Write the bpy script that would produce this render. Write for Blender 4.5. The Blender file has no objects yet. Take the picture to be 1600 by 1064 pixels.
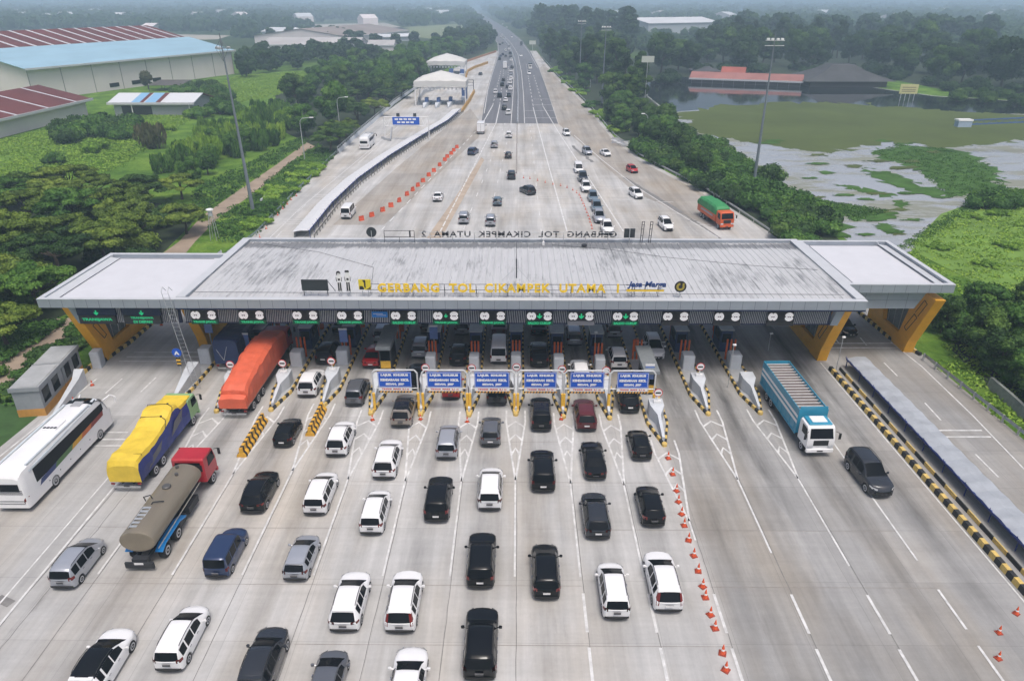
import bpy, math, random
import numpy as np
from mathutils import Vector, Matrix
from mathutils.geometry import delaunay_2d_cdt

S = bpy.context.scene
COL = S.collection
R = math.radians
rng = random.Random(7)
nrg = np.random.default_rng(11)

# ---------------------------------------------------------------- camera
F, CX, CY, YH, H = 1110.0, 800.0, 532.0, 2.0, 34.0
PITCH = math.atan((CY - YH) / F)
YAW = math.atan(8.0 / F / math.cos(PITCH))
cam_d = bpy.data.cameras.new('camera')
cam_d.sensor_width = 36.0
cam_d.lens = F / 1600.0 * 36.0
cam_d.clip_start = 0.5
cam_d.clip_end = 20000.0
cam = bpy.data.objects.new('camera', cam_d)
cam.location = (0, 0, H)
cam.rotation_euler = (math.pi / 2 - PITCH, 0, YAW)
COL.objects.link(cam)
S.camera = cam

# ---------------------------------------------------------------- sky, sun, exposure (overcast)
SUN_EL, SUN_ROT = R(68), R(160)
W = bpy.data.worlds.new('World')
S.world = W
W.use_nodes = True
nt = W.node_tree
bg = nt.nodes['Background']
sky = nt.nodes.new('ShaderNodeTexSky')
sky.sky_type = 'NISHITA'
sky.sun_disc = False
sky.sun_elevation = SUN_EL
sky.sun_rotation = SUN_ROT
sky.air_density = 0.8
sky.dust_density = 6.0
sky.ozone_density = 1.5
nt.links.new(sky.outputs[0], bg.inputs[0])
bg.inputs[1].default_value = 0.15
sun_d = bpy.data.lights.new('sun', 'SUN')
sun_d.energy = 1.5
sun_d.angle = R(18)
sun_d.color = (1.0, 0.965, 0.92)
sun = bpy.data.objects.new('sun', sun_d)
sun.rotation_euler = (R(90) - SUN_EL, 0, R(20))
COL.objects.link(sun)
S.view_settings.view_transform = 'Standard'
S.view_settings.look = 'None'
S.view_settings.exposure = 0.07
S.view_settings.gamma = 1.0
cy = S.cycles
cy.max_bounces = 5
cy.diffuse_bounces = 2
cy.glossy_bounces = 2
cy.transmission_bounces = 3
cy.transparent_max_bounces = 6
cy.volume_bounces = 1
cy.use_denoising = True
cy.use_adaptive_sampling = True
cy.adaptive_threshold = 0.015
cy.caustics_reflective = False
cy.caustics_refractive = False


def at(px, py, z=0.0):
    """Point of the real place, at height z, that the photograph shows at pixel (px, py)."""
    sp, cp = math.sin(PITCH), math.cos(PITCH)
    u, v = (px - CX) / F, (py - CY) / F
    d = (H - z) / (sp + v * cp)
    x, y = d * u, d * (cp - v * sp)
    c, s = math.cos(YAW), math.sin(YAW)
    return (x * c - y * s, x * s + y * c)


def z_at(py, x, y):
    """Height of what stands at ground point (x, y) and is seen at image row py."""
    v = (py - CY) / F
    sp, cp = math.sin(PITCH), math.cos(PITCH)
    b = -x * math.sin(YAW) + y * math.cos(YAW)
    return H + b * (v * cp + sp) / (v * sp - cp)


# ---------------------------------------------------------------- materials
MATS = {}


def _nodes(name):
    m = bpy.data.materials.new(name)
    m.use_nodes = True
    t = m.node_tree
    return m, t, t.nodes['Principled BSDF']


def mat(name, col, rough=0.6, metal=0.0, var=0.12, scale=3.0, coat=0.0, emit=None, emit_s=0.0, spec=0.5, bump=0.0, stretch=(1, 1, 1), coords='Object', fine=0.0):
    if name in MATS:
        return MATS[name]
    m, t, b = _nodes(name)
    b.inputs['Roughness'].default_value = rough
    b.inputs['Metallic'].default_value = metal
    b.inputs['Specular IOR Level'].default_value = spec
    b.inputs['Coat Weight'].default_value = coat
    b.inputs['Coat Roughness'].default_value = 0.08
    if emit:
        b.inputs['Emission Color'].default_value = (*emit, 1)
        b.inputs['Emission Strength'].default_value = emit_s
    tc = t.nodes.new('ShaderNodeTexCoord')
    mp = t.nodes.new('ShaderNodeMapping')
    mp.inputs['Scale'].default_value = stretch
    t.links.new(tc.outputs[coords], mp.inputs[0])
    n = t.nodes.new('ShaderNodeTexNoise')
    n.inputs['Scale'].default_value = scale
    n.inputs['Detail'].default_value = 6
    n.inputs['Roughness'].default_value = 0.6
    t.links.new(mp.outputs[0], n.inputs['Vector'])
    mr = t.nodes.new('ShaderNodeMapRange')
    mr.inputs[1].default_value, mr.inputs[2].default_value = 0.25, 0.75
    mr.inputs[3].default_value, mr.inputs[4].default_value = 1 - var, 1 + var
    t.links.new(n.outputs[0], mr.inputs[0])
    mx = t.nodes.new('ShaderNodeVectorMath')
    mx.operation = 'SCALE'
    mx.inputs[0].default_value = col[:3]
    t.links.new(mr.outputs[0], mx.inputs['Scale'])
    t.links.new(mx.outputs[0], b.inputs['Base Color'])
    if bump:
        bp = t.nodes.new('ShaderNodeBump')
        bp.inputs['Strength'].default_value = bump
        bp.inputs['Distance'].default_value = 0.05
        t.links.new(n.outputs[0], bp.inputs['Height'])
        t.links.new(bp.outputs[0], b.inputs['Normal'])
    MATS[name] = m
    return m


def N(t, kind, **kw):
    n = t.nodes.new(kind)
    for k, v in kw.items():
        if k.startswith('i_'):
            n.inputs[k[2:]].default_value = v
        elif k.startswith('n_'):
            n.inputs[int(k[2:])].default_value = v
        else:
            setattr(n, k, v)
    return n


def ramp(t, fac, stops):
    r = t.nodes.new('ShaderNodeValToRGB')
    while len(r.color_ramp.elements) < len(stops):
        r.color_ramp.elements.new(0.5)
    for e, (p, c) in zip(r.color_ramp.elements, stops):
        e.position = p
        e.color = (*c, 1) if len(c) == 3 else c
    t.links.new(fac, r.inputs[0])
    return r.outputs[0]


def noise(t, vec, scale, detail=5, rough=0.6, stretch=None, dist=0.0):
    if stretch:
        mp = N(t, 'ShaderNodeMapping')
        mp.inputs['Scale'].default_value = stretch
        t.links.new(vec, mp.inputs[0])
        vec = mp.outputs[0]
    n = N(t, 'ShaderNodeTexNoise')
    n.inputs['Scale'].default_value = scale
    n.inputs['Detail'].default_value = detail
    n.inputs['Roughness'].default_value = rough
    n.inputs['Distortion'].default_value = dist
    t.links.new(vec, n.inputs['Vector'])
    return n.outputs[0]


def mixc(t, fac, a, b, mode='MIX'):
    m = N(t, 'ShaderNodeMix', data_type='RGBA', blend_type=mode)
    for sock, v in ((m.inputs[0], fac), (m.inputs[6], a), (m.inputs[7], b)):
        if isinstance(v, (int, float)):
            sock.default_value = v
        elif isinstance(v, tuple):
            sock.default_value = (*v, 1)
        else:
            t.links.new(v, sock)
    return m.outputs[2]


def mapr(t, v, a, b, c, d):
    m = N(t, 'ShaderNodeMapRange')
    for i, x in zip((1, 2, 3, 4), (a, b, c, d)):
        m.inputs[i].default_value = x
    t.links.new(v, m.inputs[0])
    return m.outputs[0]


def math_(t, op, a, b=None):
    m = N(t, 'ShaderNodeMath', operation=op)
    for i, v in enumerate((a, b)):
        if v is None:
            continue
        if isinstance(v, (int, float)):
            m.inputs[i].default_value = v
        else:
            t.links.new(v, m.inputs[i])
    return m.outputs[0]


def bumpn(t, b, h, strength, dist):
    bp = N(t, 'ShaderNodeBump')
    bp.inputs['Strength'].default_value = strength
    bp.inputs['Distance'].default_value = dist
    t.links.new(h, bp.inputs['Height'])
    t.links.new(bp.outputs[0], b.inputs['Normal'])


def concrete_material(name, base, joints=True, jx=4.3, jy=5.0, jx0=0.0):
    m, t, b = _nodes(name)
    pos = N(t, 'ShaderNodeTexCoord').outputs['Object']
    sep = N(t, 'ShaderNodeSeparateXYZ')
    t.links.new(pos, sep.inputs[0])
    # slab to slab tone, broad stains, tyre wear drawn out along the driving direction
    v = N(t, 'ShaderNodeTexBrick')
    v.offset = 0.0
    v.inputs['Color1'].default_value = (0.93, 0.93, 0.93, 1)
    v.inputs['Color2'].default_value = (1.05, 1.05, 1.05, 1)
    v.inputs['Mortar'].default_value = (0.74, 0.74, 0.74, 1)
    v.inputs['Scale'].default_value = 1.0
    v.inputs['Mortar Size'].default_value = 0.018
    v.inputs['Mortar Smooth'].default_value = 0.6
    v.inputs['Brick Width'].default_value = jx
    v.inputs['Row Height'].default_value = jy
    mp = N(t, 'ShaderNodeMapping')
    mp.inputs['Location'].default_value = (jx0, 0, 0)
    t.links.new(pos, mp.inputs[0])
    t.links.new(mp.outputs[0], v.inputs['Vector'])
    broad = noise(t, pos, 0.06, 5, 0.62)
    wear = noise(t, pos, 1.0, 4, 0.6, (0.85, 0.035, 1))
    wear2 = noise(t, pos, 1.0, 5, 0.7, (2.6, 0.10, 1), 0.3)
    cross = noise(t, pos, 1.0, 4, 0.65, (0.06, 0.9, 1))
    fine = noise(t, pos, 3.0, 8, 0.75)
    k = math_(t, 'MULTIPLY', mapr(t, broad, 0.3, 0.7, 0.84, 1.12), mapr(t, wear, 0.35, 0.68, 0.84, 1.06))
    k = math_(t, 'MULTIPLY', k, mapr(t, wear2, 0.38, 0.70, 0.95, 1.03))
    k = math_(t, 'MULTIPLY', k, mapr(t, cross, 0.3, 0.7, 0.93, 1.05))
    k = math_(t, 'MULTIPLY', k, mapr(t, fine, 0.3, 0.7, 0.94, 1.05))
    # rubber and oil worn into the middle of every toll lane, widened and deepened to paint in the canopy's shade
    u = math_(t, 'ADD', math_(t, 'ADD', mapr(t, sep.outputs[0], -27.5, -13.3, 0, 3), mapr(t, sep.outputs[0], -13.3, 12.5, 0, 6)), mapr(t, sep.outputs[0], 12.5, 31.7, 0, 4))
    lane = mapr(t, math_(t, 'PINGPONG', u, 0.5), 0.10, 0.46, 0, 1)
    near = math_(t, 'MULTIPLY', mapr(t, sep.outputs[1], 30, 60, 0.48, 1.3), mapr(t, sep.outputs[1], 84, 130, 1.0, 0.25))  # peaks under the canopy: its shade painted on top of the real stain
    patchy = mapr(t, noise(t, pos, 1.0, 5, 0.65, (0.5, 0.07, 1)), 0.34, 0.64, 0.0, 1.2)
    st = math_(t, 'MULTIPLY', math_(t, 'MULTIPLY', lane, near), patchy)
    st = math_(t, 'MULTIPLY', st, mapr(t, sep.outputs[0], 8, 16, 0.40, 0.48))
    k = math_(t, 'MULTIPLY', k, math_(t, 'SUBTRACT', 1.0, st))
    # older, greyer slabs in the oncoming lanes and on both outer roads of the plaza
    old = math_(t, 'MULTIPLY', mapr(t, sep.outputs[0], 12.2, 13.0, 0.0, 0.29), mapr(t, sep.outputs[1], 80, 96, 1, 0))
    old2 = math_(t, 'MULTIPLY', mapr(t, sep.outputs[0], -20, -30, 0.0, 0.13), mapr(t, sep.outputs[1], 80, 96, 1, 0))
    k = math_(t, 'MULTIPLY', k, math_(t, 'SUBTRACT', math_(t, 'SUBTRACT', 1.0, old), old2))
    warm = mixc(t, mapr(t, noise(t, pos, 0.11, 4, 0.6, (1.2, 0.35, 1)), 0.44, 0.66, 0, 1), base, (base[0] * 0.90, base[1] * 0.84, base[2] * 0.76))
    sc = N(t, 'ShaderNodeVectorMath', operation='SCALE')
    t.links.new(warm, sc.inputs[0])
    t.links.new(k, sc.inputs['Scale'])
    c = mixc(t, 1.0, sc.outputs[0], v.outputs[0], 'MULTIPLY') if joints else sc.outputs[0]
    # oil drips
    oil = mapr(t, noise(t, pos, 1.0, 6, 0.7, (0.55, 0.10, 1)), 0.63, 0.76, 0, 0.6)
    c = mixc(t, oil, c, (base[0] * 0.35, base[1] * 0.34, base[2] * 0.33))
    t.links.new(c, b.inputs['Base Color'])
    b.inputs['Roughness'].default_value = 0.85
    b.inputs['Specular IOR Level'].default_value = 0.25
    bumpn(t, b, fine, 0.15, 0.03)
    MATS[name] = m
    return m


# ---------------------------------------------------------------- object helpers
def link(o, parent=None):
    COL.objects.link(o)
    if parent is not None:
        o.parent = parent
    return o


def tag(o, label=None, cat=None, group=None, kind=None):
    if label:
        o['label'] = label
    if cat:
        o['category'] = cat
    if group:
        o['group'] = group
    if kind:
        o['kind'] = kind
    return o


def thing(name, label, cat, loc=(0, 0, 0), rz=0.0, group=None):
    o = bpy.data.objects.new(name, None)
    o.empty_display_size = 0.3
    o.location = loc
    o.rotation_euler = (0, 0, rz)
    link(o)
    return tag(o, label, cat, group)


class MB:
    """Collects shapes; build() links them as ONE mesh object."""

    def __init__(self):
        self.v, self.f, self.mi = [], [], []
        self.m = 0

    def add(self, vs, fs, m=None):
        o = len(self.v)
        self.v += [tuple(p) for p in vs]
        for f in fs:
            self.f.append(tuple(o + i for i in f))
            self.mi.append(self.m if m is None else m)
        return self

    def box(self, x0, x1, y0, y1, z0, z1, m=None):
        return self.add([(x0, y0, z0), (x1, y0, z0), (x1, y1, z0), (x0, y1, z0), (x0, y0, z1), (x1, y0, z1), (x1, y1, z1), (x0, y1, z1)],
                        [(0, 3, 2, 1), (4, 5, 6, 7), (0, 1, 5, 4), (1, 2, 6, 5), (2, 3, 7, 6), (3, 0, 4, 7)], m)

    def bbox(self, x0, x1, y0, y1, z0, z1, b=0.05, m=None):
        """box with chamfered vertical and top edges"""
        b = min(b, (x1 - x0) * .45, (y1 - y0) * .45, (z1 - z0) * .45)
        ring = lambda e, z: [(x0 + e + b, y0 + e, z), (x1 - e - b, y0 + e, z), (x1 - e, y0 + e + b, z), (x1 - e, y1 - e - b, z),
                             (x1 - e - b, y1 - e, z), (x0 + e + b, y1 - e, z), (x0 + e, y1 - e - b, z), (x0 + e, y0 + e + b, z)]
        vs = ring(0, z0) + ring(0, z1 - b) + ring(b * .8, z1)
        fs = [tuple(reversed(range(8))), tuple(range(16, 24))]
        for k in (0, 8):
            for i in range(8):
                j = (i + 1) % 8
                fs.append((k + i, k + j, k + 8 + j, k + 8 + i))
        return self.add(vs, fs, m)

    def prism(self, poly, axis, a, b, m=None):
        """extrude a 2D polygon (counter clockwise) along an axis from a to b"""
        n = len(poly)

        def P(p, t):
            return {'x': (t, p[0], p[1]), 'y': (p[0], t, p[1]), 'z': (p[0], p[1], t)}[axis]
        vs = [P(p, a) for p in poly] + [P(p, b) for p in poly]
        fs = [tuple(range(n))[::-1], tuple(range(n, 2 * n))] + [(i, (i + 1) % n, n + (i + 1) % n, n + i) for i in range(n)]
        return self.add(vs, fs, m)

    def tube(self, p0, p1, r0, r1=None, n=8, m=None, cap=True):
        r1 = r0 if r1 is None else r1
        p0, p1 = Vector(p0), Vector(p1)
        d = (p1 - p0)
        if d.length < 1e-6:
            return self
        d.normalize()
        a = d.orthogonal().normalized()
        b = d.cross(a)
        vs = []
        for p, r in ((p0, r0), (p1, r1)):
            for i in range(n):
                t = 2 * math.pi * i / n
                vs.append(p + a * (r * math.cos(t)) + b * (r * math.sin(t)))
        fs = [(i, (i + 1) % n, n + (i + 1) % n, n + i) for i in range(n)]
        if cap:
            fs += [tuple(range(n))[::-1], tuple(range(n, 2 * n))]
        return self.add(vs, fs, m)

    def path(self, pts, r, n=6, m=None):
        for a, b in zip(pts, pts[1:]):
            self.tube(a, b, r, r, n, m)
        return self

    def lathe(self, prof, c=(0, 0, 0), n=12, axis='z', m=None):
        vs, fs = [], []
        for (r, h) in prof:
            for i in range(n):
                t = 2 * math.pi * i / n
                x, y = r * math.cos(t), r * math.sin(t)
                vs.append({'z': (c[0] + x, c[1] + y, c[2] + h), 'x': (c[0] + h, c[1] + x, c[2] + y), 'y': (c[0] + x, c[1] + h, c[2] + y)}[axis])
        for k in range(len(prof) - 1):
            for i in range(n):
                j = (i + 1) % n
                fs.append((k * n + i, k * n + j, (k + 1) * n + j, (k + 1) * n + i))
        fs += [tuple(range(n))[::-1], tuple((len(prof) - 1) * n + i for i in range(n))]
        return self.add(vs, fs, m)

    def grid(self, rows, m=None, closed=False):
        w = len(rows[0])
        vs = [p for r in rows for p in r]
        fs = []
        for i in range(len(rows) - 1):
            for j in range(w if closed else w - 1):
                k = (j + 1) % w
                fs.append((i * w + j, i * w + k, (i + 1) * w + k, (i + 1) * w + j))
        return self.add(vs, fs, m)

    def mesh(self, name, mats, smooth=None):
        me = bpy.data.meshes.new(name)
        me.from_pydata(self.v, [], self.f)
        mats = mats if isinstance(mats, (list, tuple)) else [mats]
        for q in mats:
            me.materials.append(q)
        if len(mats) > 1:
            me.polygons.foreach_set('material_index', self.mi)
        if smooth is not None:
            me.polygons.foreach_set('use_smooth', [True] * len(self.f))
            me.set_sharp_from_angle(angle=R(smooth))
        me.update()
        return me

    def build(self, name, mats, parent=None, loc=None, rz=None, smooth=None):
        o = bpy.data.objects.new(name, self.mesh(name, mats, smooth))
        if loc is not None:
            o.location = loc
        if rz is not None:
            o.rotation_euler = (0, 0, rz)
        return link(o, parent)


def dup(root, loc=None, rz=None, label=None, group=None):
    """copy of a thing with copies of its parts and sub-parts (mesh data shared)"""
    r = root.copy()
    COL.objects.link(r)
    if loc is not None:
        r.location = loc
    if rz is not None:
        r.rotation_euler = (0, 0, rz)
    if label:
        r['label'] = label
    if group:
        r['group'] = group
    for ch in list(root.children):
        c = ch.copy()
        COL.objects.link(c)
        c.parent = r
        for g in ch.children:
            d = g.copy()
            COL.objects.link(d)
            d.parent = c
    return r


def repeat(name, me, spots, parent):
    """separate part objects sharing one mesh"""
    for p in spots:
        o = bpy.data.objects.new(name, me)
        o.location = p
        link(o, parent)


def flat(name, pts, z, material, label=None, cat=None, kind=None, group=None):
    """a level sheet from a polygon outline"""
    mb = MB()
    n = len(pts)
    v, _, f, *_r = delaunay_2d_cdt([Vector(p) for p in pts], [(i, (i + 1) % n) for i in range(n)], [], 2 if n < 60 else 1, 1e-4)
    mb.add([(p.x, p.y, z) for p in v], [tuple(q) for q in f])
    o = mb.build(name, material)
    if o.data.polygons[0].normal.z < 0:
        o.data.flip_normals()
    return tag(o, label, cat, group, kind)


def line_quads(mb, pts, w, z, m=None):
    """a painted line of width w along a polyline"""
    pts = [Vector((p[0], p[1])) for p in pts]
    L, Rr = [], []
    for i, p in enumerate(pts):
        d = (pts[min(i + 1, len(pts) - 1)] - pts[max(i - 1, 0)]).normalized()
        n = Vector((-d.y, d.x)) * (w / 2)
        L.append((p.x + n.x, p.y + n.y, z))
        Rr.append((p.x - n.x, p.y - n.y, z))
    mb.grid([Rr, L], m)


def dashes(mb, a, b, w, z, on, off, phase=0.0):
    a, b = Vector(a), Vector(b)
    T = (b - a).length
    d = (b - a) / T
    s = -phase
    while s < T:
        s0, s1 = max(s, 0), min(s + on, T)
        if s1 > s0:
            line_quads(mb, [a + d * s0, a + d * s1], w, z)
        s += on + off


TXT = {}


def text_mesh(body, size=1.0, bold=0.0, extrude=0.02, shear=0.0, space=1.0, line=1.0):
    key = (body, size, bold, extrude, shear, space)
    if key in TXT:
        return TXT[key]
    cu = bpy.data.curves.new('lettering', 'FONT')
    cu.body = body
    cu.size = size
    cu.offset = bold
    cu.extrude = extrude
    cu.shear = shear
    cu.align_x = 'CENTER'
    cu.align_y = 'CENTER'
    cu.space_character = space
    cu.space_line = line
    cu.resolution_u = 3
    tmp = bpy.data.objects.new('lettering', cu)
    me = bpy.data.meshes.new_from_object(tmp)
    bpy.data.objects.remove(tmp)
    bpy.data.curves.remove(cu)
    me.name = 'lettering'
    TXT[key] = me
    return me


def lettering(body, loc, material, parent, size=1.0, bold=0.0, extrude=0.02, rot=(math.pi / 2, 0, 0), width=None, height=None, shear=0.0, space=1.0, line=1.0, name='lettering'):
    """text standing upright and facing -Y by default, scaled to a given width and height"""
    me = text_mesh(body, size, bold, extrude, shear, space, line).copy()
    me.materials.clear()
    me.materials.append(material)
    co = np.array([v.co[:] for v in me.vertices])
    lo, hi = co.min(0), co.max(0)
    sx = width / (hi[0] - lo[0]) if width else 1
    sy = height / (hi[1] - lo[1]) if height else (sx if width else 1)
    co[:, 0] = (co[:, 0] - (lo[0] + hi[0]) / 2) * sx
    co[:, 1] = (co[:, 1] - (lo[1] + hi[1]) / 2) * sy
    me.vertices.foreach_set('co', co.ravel())
    me.update()
    o = bpy.data.objects.new(name, me)
    o.location = loc
    o.rotation_euler = rot
    return link(o, parent)


WHITE = mat('white_paint', (0.78, 0.78, 0.77), 0.5, var=0.06)
BLACK = mat('black_paint', (0.015, 0.015, 0.017), 0.5, var=0.2)
YELLOW = mat('yellow_paint', (0.80, 0.47, 0.05), 0.55, var=0.15, scale=6)
KERB_Y = mat('kerb_yellow', (0.62, 0.44, 0.13), 0.7, var=0.25, scale=5)
KERB_K = mat('kerb_black', (0.022, 0.023, 0.024), 0.75, var=0.3, scale=5)
ORANGE = mat('column_orange', (0.84, 0.41, 0.025), 0.45, var=0.10, scale=1.5)
GATE_O = mat('gate_orange', (0.65, 0.12, 0.02), 0.5)
STEEL = mat('grey_steel', (0.42, 0.44, 0.46), 0.45, 0.3)
GALV = mat('galvanised', (0.50, 0.52, 0.53), 0.45, 0.5)
DARK = mat('dark_steel', (0.03, 0.032, 0.036), 0.5, 0.2)
NAVY = mat('navy', (0.012, 0.02, 0.06), 0.5)
BLUE = mat('sign_blue', (0.008, 0.09, 0.50), 0.4, var=0.06)
CONC = mat('concrete_cast', (0.40, 0.41, 0.42), 0.8, var=0.15, scale=2, bump=0.2)
PALEC = mat('pale_concrete', (0.52, 0.55, 0.58), 0.75, var=0.1, scale=1.5)
RED = mat('sign_red', (0.55, 0.02, 0.02), 0.45)
MARK = mat('road_marking', (0.60, 0.60, 0.59), 0.7, var=0.32, scale=1.6, coords='Object')
LED = mat('green_led', (0.0, 0.25, 0.08), 0.5, emit=(0.02, 0.60, 0.25), emit_s=0.6)
RUBBER = mat('tyre_rubber', (0.014, 0.014, 0.015), 0.85)
RIM = mat('wheel_rim', (0.50, 0.51, 0.53), 0.4, 0.15)
SCREEN = mat('windscreen_glass', (0.008, 0.010, 0.013), 0.15, var=0.1, spec=0.03)
GLASS = mat('dark_glass', (0.008, 0.010, 0.013), 0.10, var=0.1, spec=0.10)
# ================================================================ THE SETTING
# ---- ground: one sheet to the horizon
def ground_material():
    m, t, b = _nodes('grassland')
    pos = N(t, 'ShaderNodeTexCoord').outputs['Object']
    n1 = noise(t, pos, 0.012, 6, 0.6)
    n2 = noise(t, pos, 0.12, 6, 0.65)
    n3 = noise(t, pos, 1.4, 6, 0.7)
    c = ramp(t, n2, [(0.30, (0.050, 0.115, 0.018)), (0.48, (0.105, 0.210, 0.028)), (0.62, (0.175, 0.290, 0.040)), (0.80, (0.130, 0.200, 0.045))])
    far = ramp(t, n1, [(0.36, (0.03, 0.055, 0.02)), (0.56, (0.06, 0.085, 0.035)), (0.72, (0.13, 0.13, 0.08))])
    sep = N(t, 'ShaderNodeSeparateXYZ')
    t.links.new(pos, sep.inputs[0])
    c = mixc(t, mapr(t, sep.outputs[1], 330, 620, 0, 1), c, far)
    c = mixc(t, 1.0, c, mapr(t, n3, 0.25, 0.75, 0.72, 1.22), 'MULTIPLY')
    t.links.new(c, b.inputs['Base Color'])
    b.inputs['Roughness'].default_value = 0.95
    b.inputs['Specular IOR Level'].default_value = 0.1
    h = math_(t, 'ADD', n3, math_(t, 'MULTIPLY', n2, 3.0))
    bumpn(t, b, h, 0.9, 0.6)
    return m


gm = MB()
xs = [-9000, -2500, -900, -400, -200, -100, -60, 0, 60, 100, 200, 400, 900, 2500, 9000]
ys = [-60, 0, 40, 80, 130, 200, 300, 450, 700, 1200, 2500, 5000, 9000]
gm.grid([[(x, y, 0.0) for x in xs] for y in ys])
tag(gm.build('ground', ground_material()), kind='structure')

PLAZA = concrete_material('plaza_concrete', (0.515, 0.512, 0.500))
BEIGE = concrete_material('shoulder_concrete', (0.40, 0.375, 0.34), jx=60, jy=6)
leftb = [(-45.5, 18), (-44.6, 50), (-42.4, 109)] + [at(*p) for p in ((520, 247), (600, 178), (650, 141), (700, 112), (740, 93), (772, 80))]
rightb = [(44.5, 18), (43.6, 50), (43.2, 67), (43.4, 80)] + [at(*p) for p in ((1200, 362), (1100, 299), (1000, 247), (960, 215), (925, 172), (900, 146), (872, 121), (852, 98), (838, 80))]
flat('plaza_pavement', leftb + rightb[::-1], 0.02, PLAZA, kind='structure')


def asphalt_material():
    m, t, b = _nodes('asphalt')
    pos = N(t, 'ShaderNodeTexCoord').outputs['Object']
    a = noise(t, pos, 1.0, 5, 0.6, (0.7, 0.02, 1))
    f = noise(t, pos, 4.0, 8, 0.8)
    k = math_(t, 'MULTIPLY', mapr(t, a, 0.3, 0.7, 0.82, 1.2), mapr(t, f, 0.3, 0.7, 0.9, 1.1))
    sc = N(t, 'ShaderNodeVectorMath', operation='SCALE')
    sc.inputs[0].default_value = (0.135, 0.138, 0.150)
    t.links.new(k, sc.inputs['Scale'])
    t.links.new(sc.outputs[0], b.inputs['Base Color'])
    b.inputs['Roughness'].default_value = 0.85
    return m


ASPH = asphalt_material()
asl = [(752, 193), (757, 160), (764, 130), (773, 100), (778, 82), (777, 68), (769, 55), (757, 41), (747, 29), (740, 20), (737, 14)]
asr = [(872, 194), (855, 142), (842, 106), (828, 80), (815, 63), (797, 48), (773, 34), (753, 22), (744, 14)]
flat('asphalt_highway', [at(*p) for p in asl + asr[::-1]], 0.035, ASPH, kind='structure')
# beige, dirtier concrete outside the lanes
flat('beige_shoulder', [at(*p) for p in ((735, 170), (752, 193), (748, 215), (690, 268), (600, 352), (520, 352), (620, 262), (690, 205))], 0.026, BEIGE, kind='structure')
flat('beige_shoulder', [at(*p) for p in ((843, 107), (856, 142), (873, 194), (990, 300), (1110, 355), (1150, 345), (1098, 303), (996, 250), (955, 216), (920, 173), (895, 146), (868, 122), (850, 101))], 0.026, BEIGE, kind='structure')
BROWN = mat('brown_road_dirt', (0.40, 0.325, 0.25), 0.9, var=0.22, scale=0.4)
flat('dirt_strip', [at(*p) for p in ((752, 246), (757, 250), (690, 372), (664, 376), (712, 308))], 0.030, BROWN, kind='structure')
PATH = mat('dirt_path_soil', (0.30, 0.235, 0.175), 0.95, var=0.25, scale=0.35)
pth = [(-30, 640), (40, 560), (110, 515), (200, 455), (262, 405), (292, 378), (330, 338), (385, 300), (440, 258), (466, 240), (505, 212), (516, 200)]
L_, R_ = [], []
for i, p in enumerate(pth):
    a = Vector(at(*pth[max(i - 1, 0)]))
    b = Vector(at(*pth[min(i + 1, len(pth) - 1)]))
    n = Vector((-(b - a).y, (b - a).x)).normalized() * (1.6 + 0.4 * math.sin(i * 2.1))
    q = Vector(at(*p))
    L_.append(tuple(q + n))
    R_.append(tuple(q - n))
flat('dirt_path', L_ + R_[::-1], 0.012, PATH, kind='structure')
flat('dirt_path', [at(*p) for p in ((0, 505), (130, 495), (130, 540), (60, 590), (0, 640), (-60, 640))], 0.008, PATH, kind='structure')
GRAVEL = mat('pale_gravel', (0.33, 0.30, 0.27), 0.95, var=0.25, scale=0.05, coords='Object')


# ---- lake, algae, water weed
def lake_material(name, water_tone):
    m, t, b = _nodes(name)
    pos = N(t, 'ShaderNodeTexCoord').outputs['Object']
    a = noise(t, pos, 1.0, 7, 0.68, (0.045, 0.10, 1), 0.4)
    fine = noise(t, pos, 1.0, 6, 0.7, (0.25, 0.7, 1))
    f = math_(t, 'ADD', math_(t, 'MULTIPLY', a, 0.75), math_(t, 'MULTIPLY', fine, 0.25))
    k = mapr(t, f, 0.48, 0.57, 0, 1)
    c = mixc(t, k, water_tone, (0.21, 0.22, 0.17))
    t.links.new(c, b.inputs['Base Color'])
    deep = water_tone[0] < .1  # dark copy of the water, the trees' reflection painted into its colour
    t.links.new(mapr(t, k, 0, 1, 0.04 if deep else 0.10, 0.08 if deep else 0.75), b.inputs['Roughness'])
    b.inputs['Specular IOR Level'].default_value = 0.5 if deep else 0.75
    if deep:  # the copy toned dark for the trees' reflection
        b.inputs['Base Color'].default_value = (*water_tone, 1)
        t.links.remove(b.inputs['Base Color'].links[0])
    bumpn(t, b, noise(t, pos, 2.5, 3, 0.5), 0.004 if deep else 0.03, 0.05)
    return m


lake = [(1040, 175), (1010, 150), (1005, 130), (1050, 118), (1120, 124), (1330, 132), (1460, 150), (1620, 160), (1900, 165), (1900, 330), (1640, 318), (1560, 292),
        (1490, 332), (1450, 372), (1420, 395), (1330, 380), (1262, 330), (1180, 262), (1100, 215)]
LAKE = [at(*p) for p in lake]
flat('lake_water', LAKE, 0.015, lake_material('lake_water', (0.36, 0.37, 0.38)), kind='structure')
flat('lake_water', [at(*p) for p in ((1045, 176), (1012, 150), (1008, 131), (1050, 119), (1120, 125), (1330, 133), (1460, 151), (1620, 161), (1880, 166), (1850, 182), (1500, 177), (1420, 170), (1290, 166), (1120, 170))], 0.021, lake_material('reflection_toned_water', (0.016, 0.020, 0.024)), kind='structure')  # far strip darkened in colour to stand for the reflected trees


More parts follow.
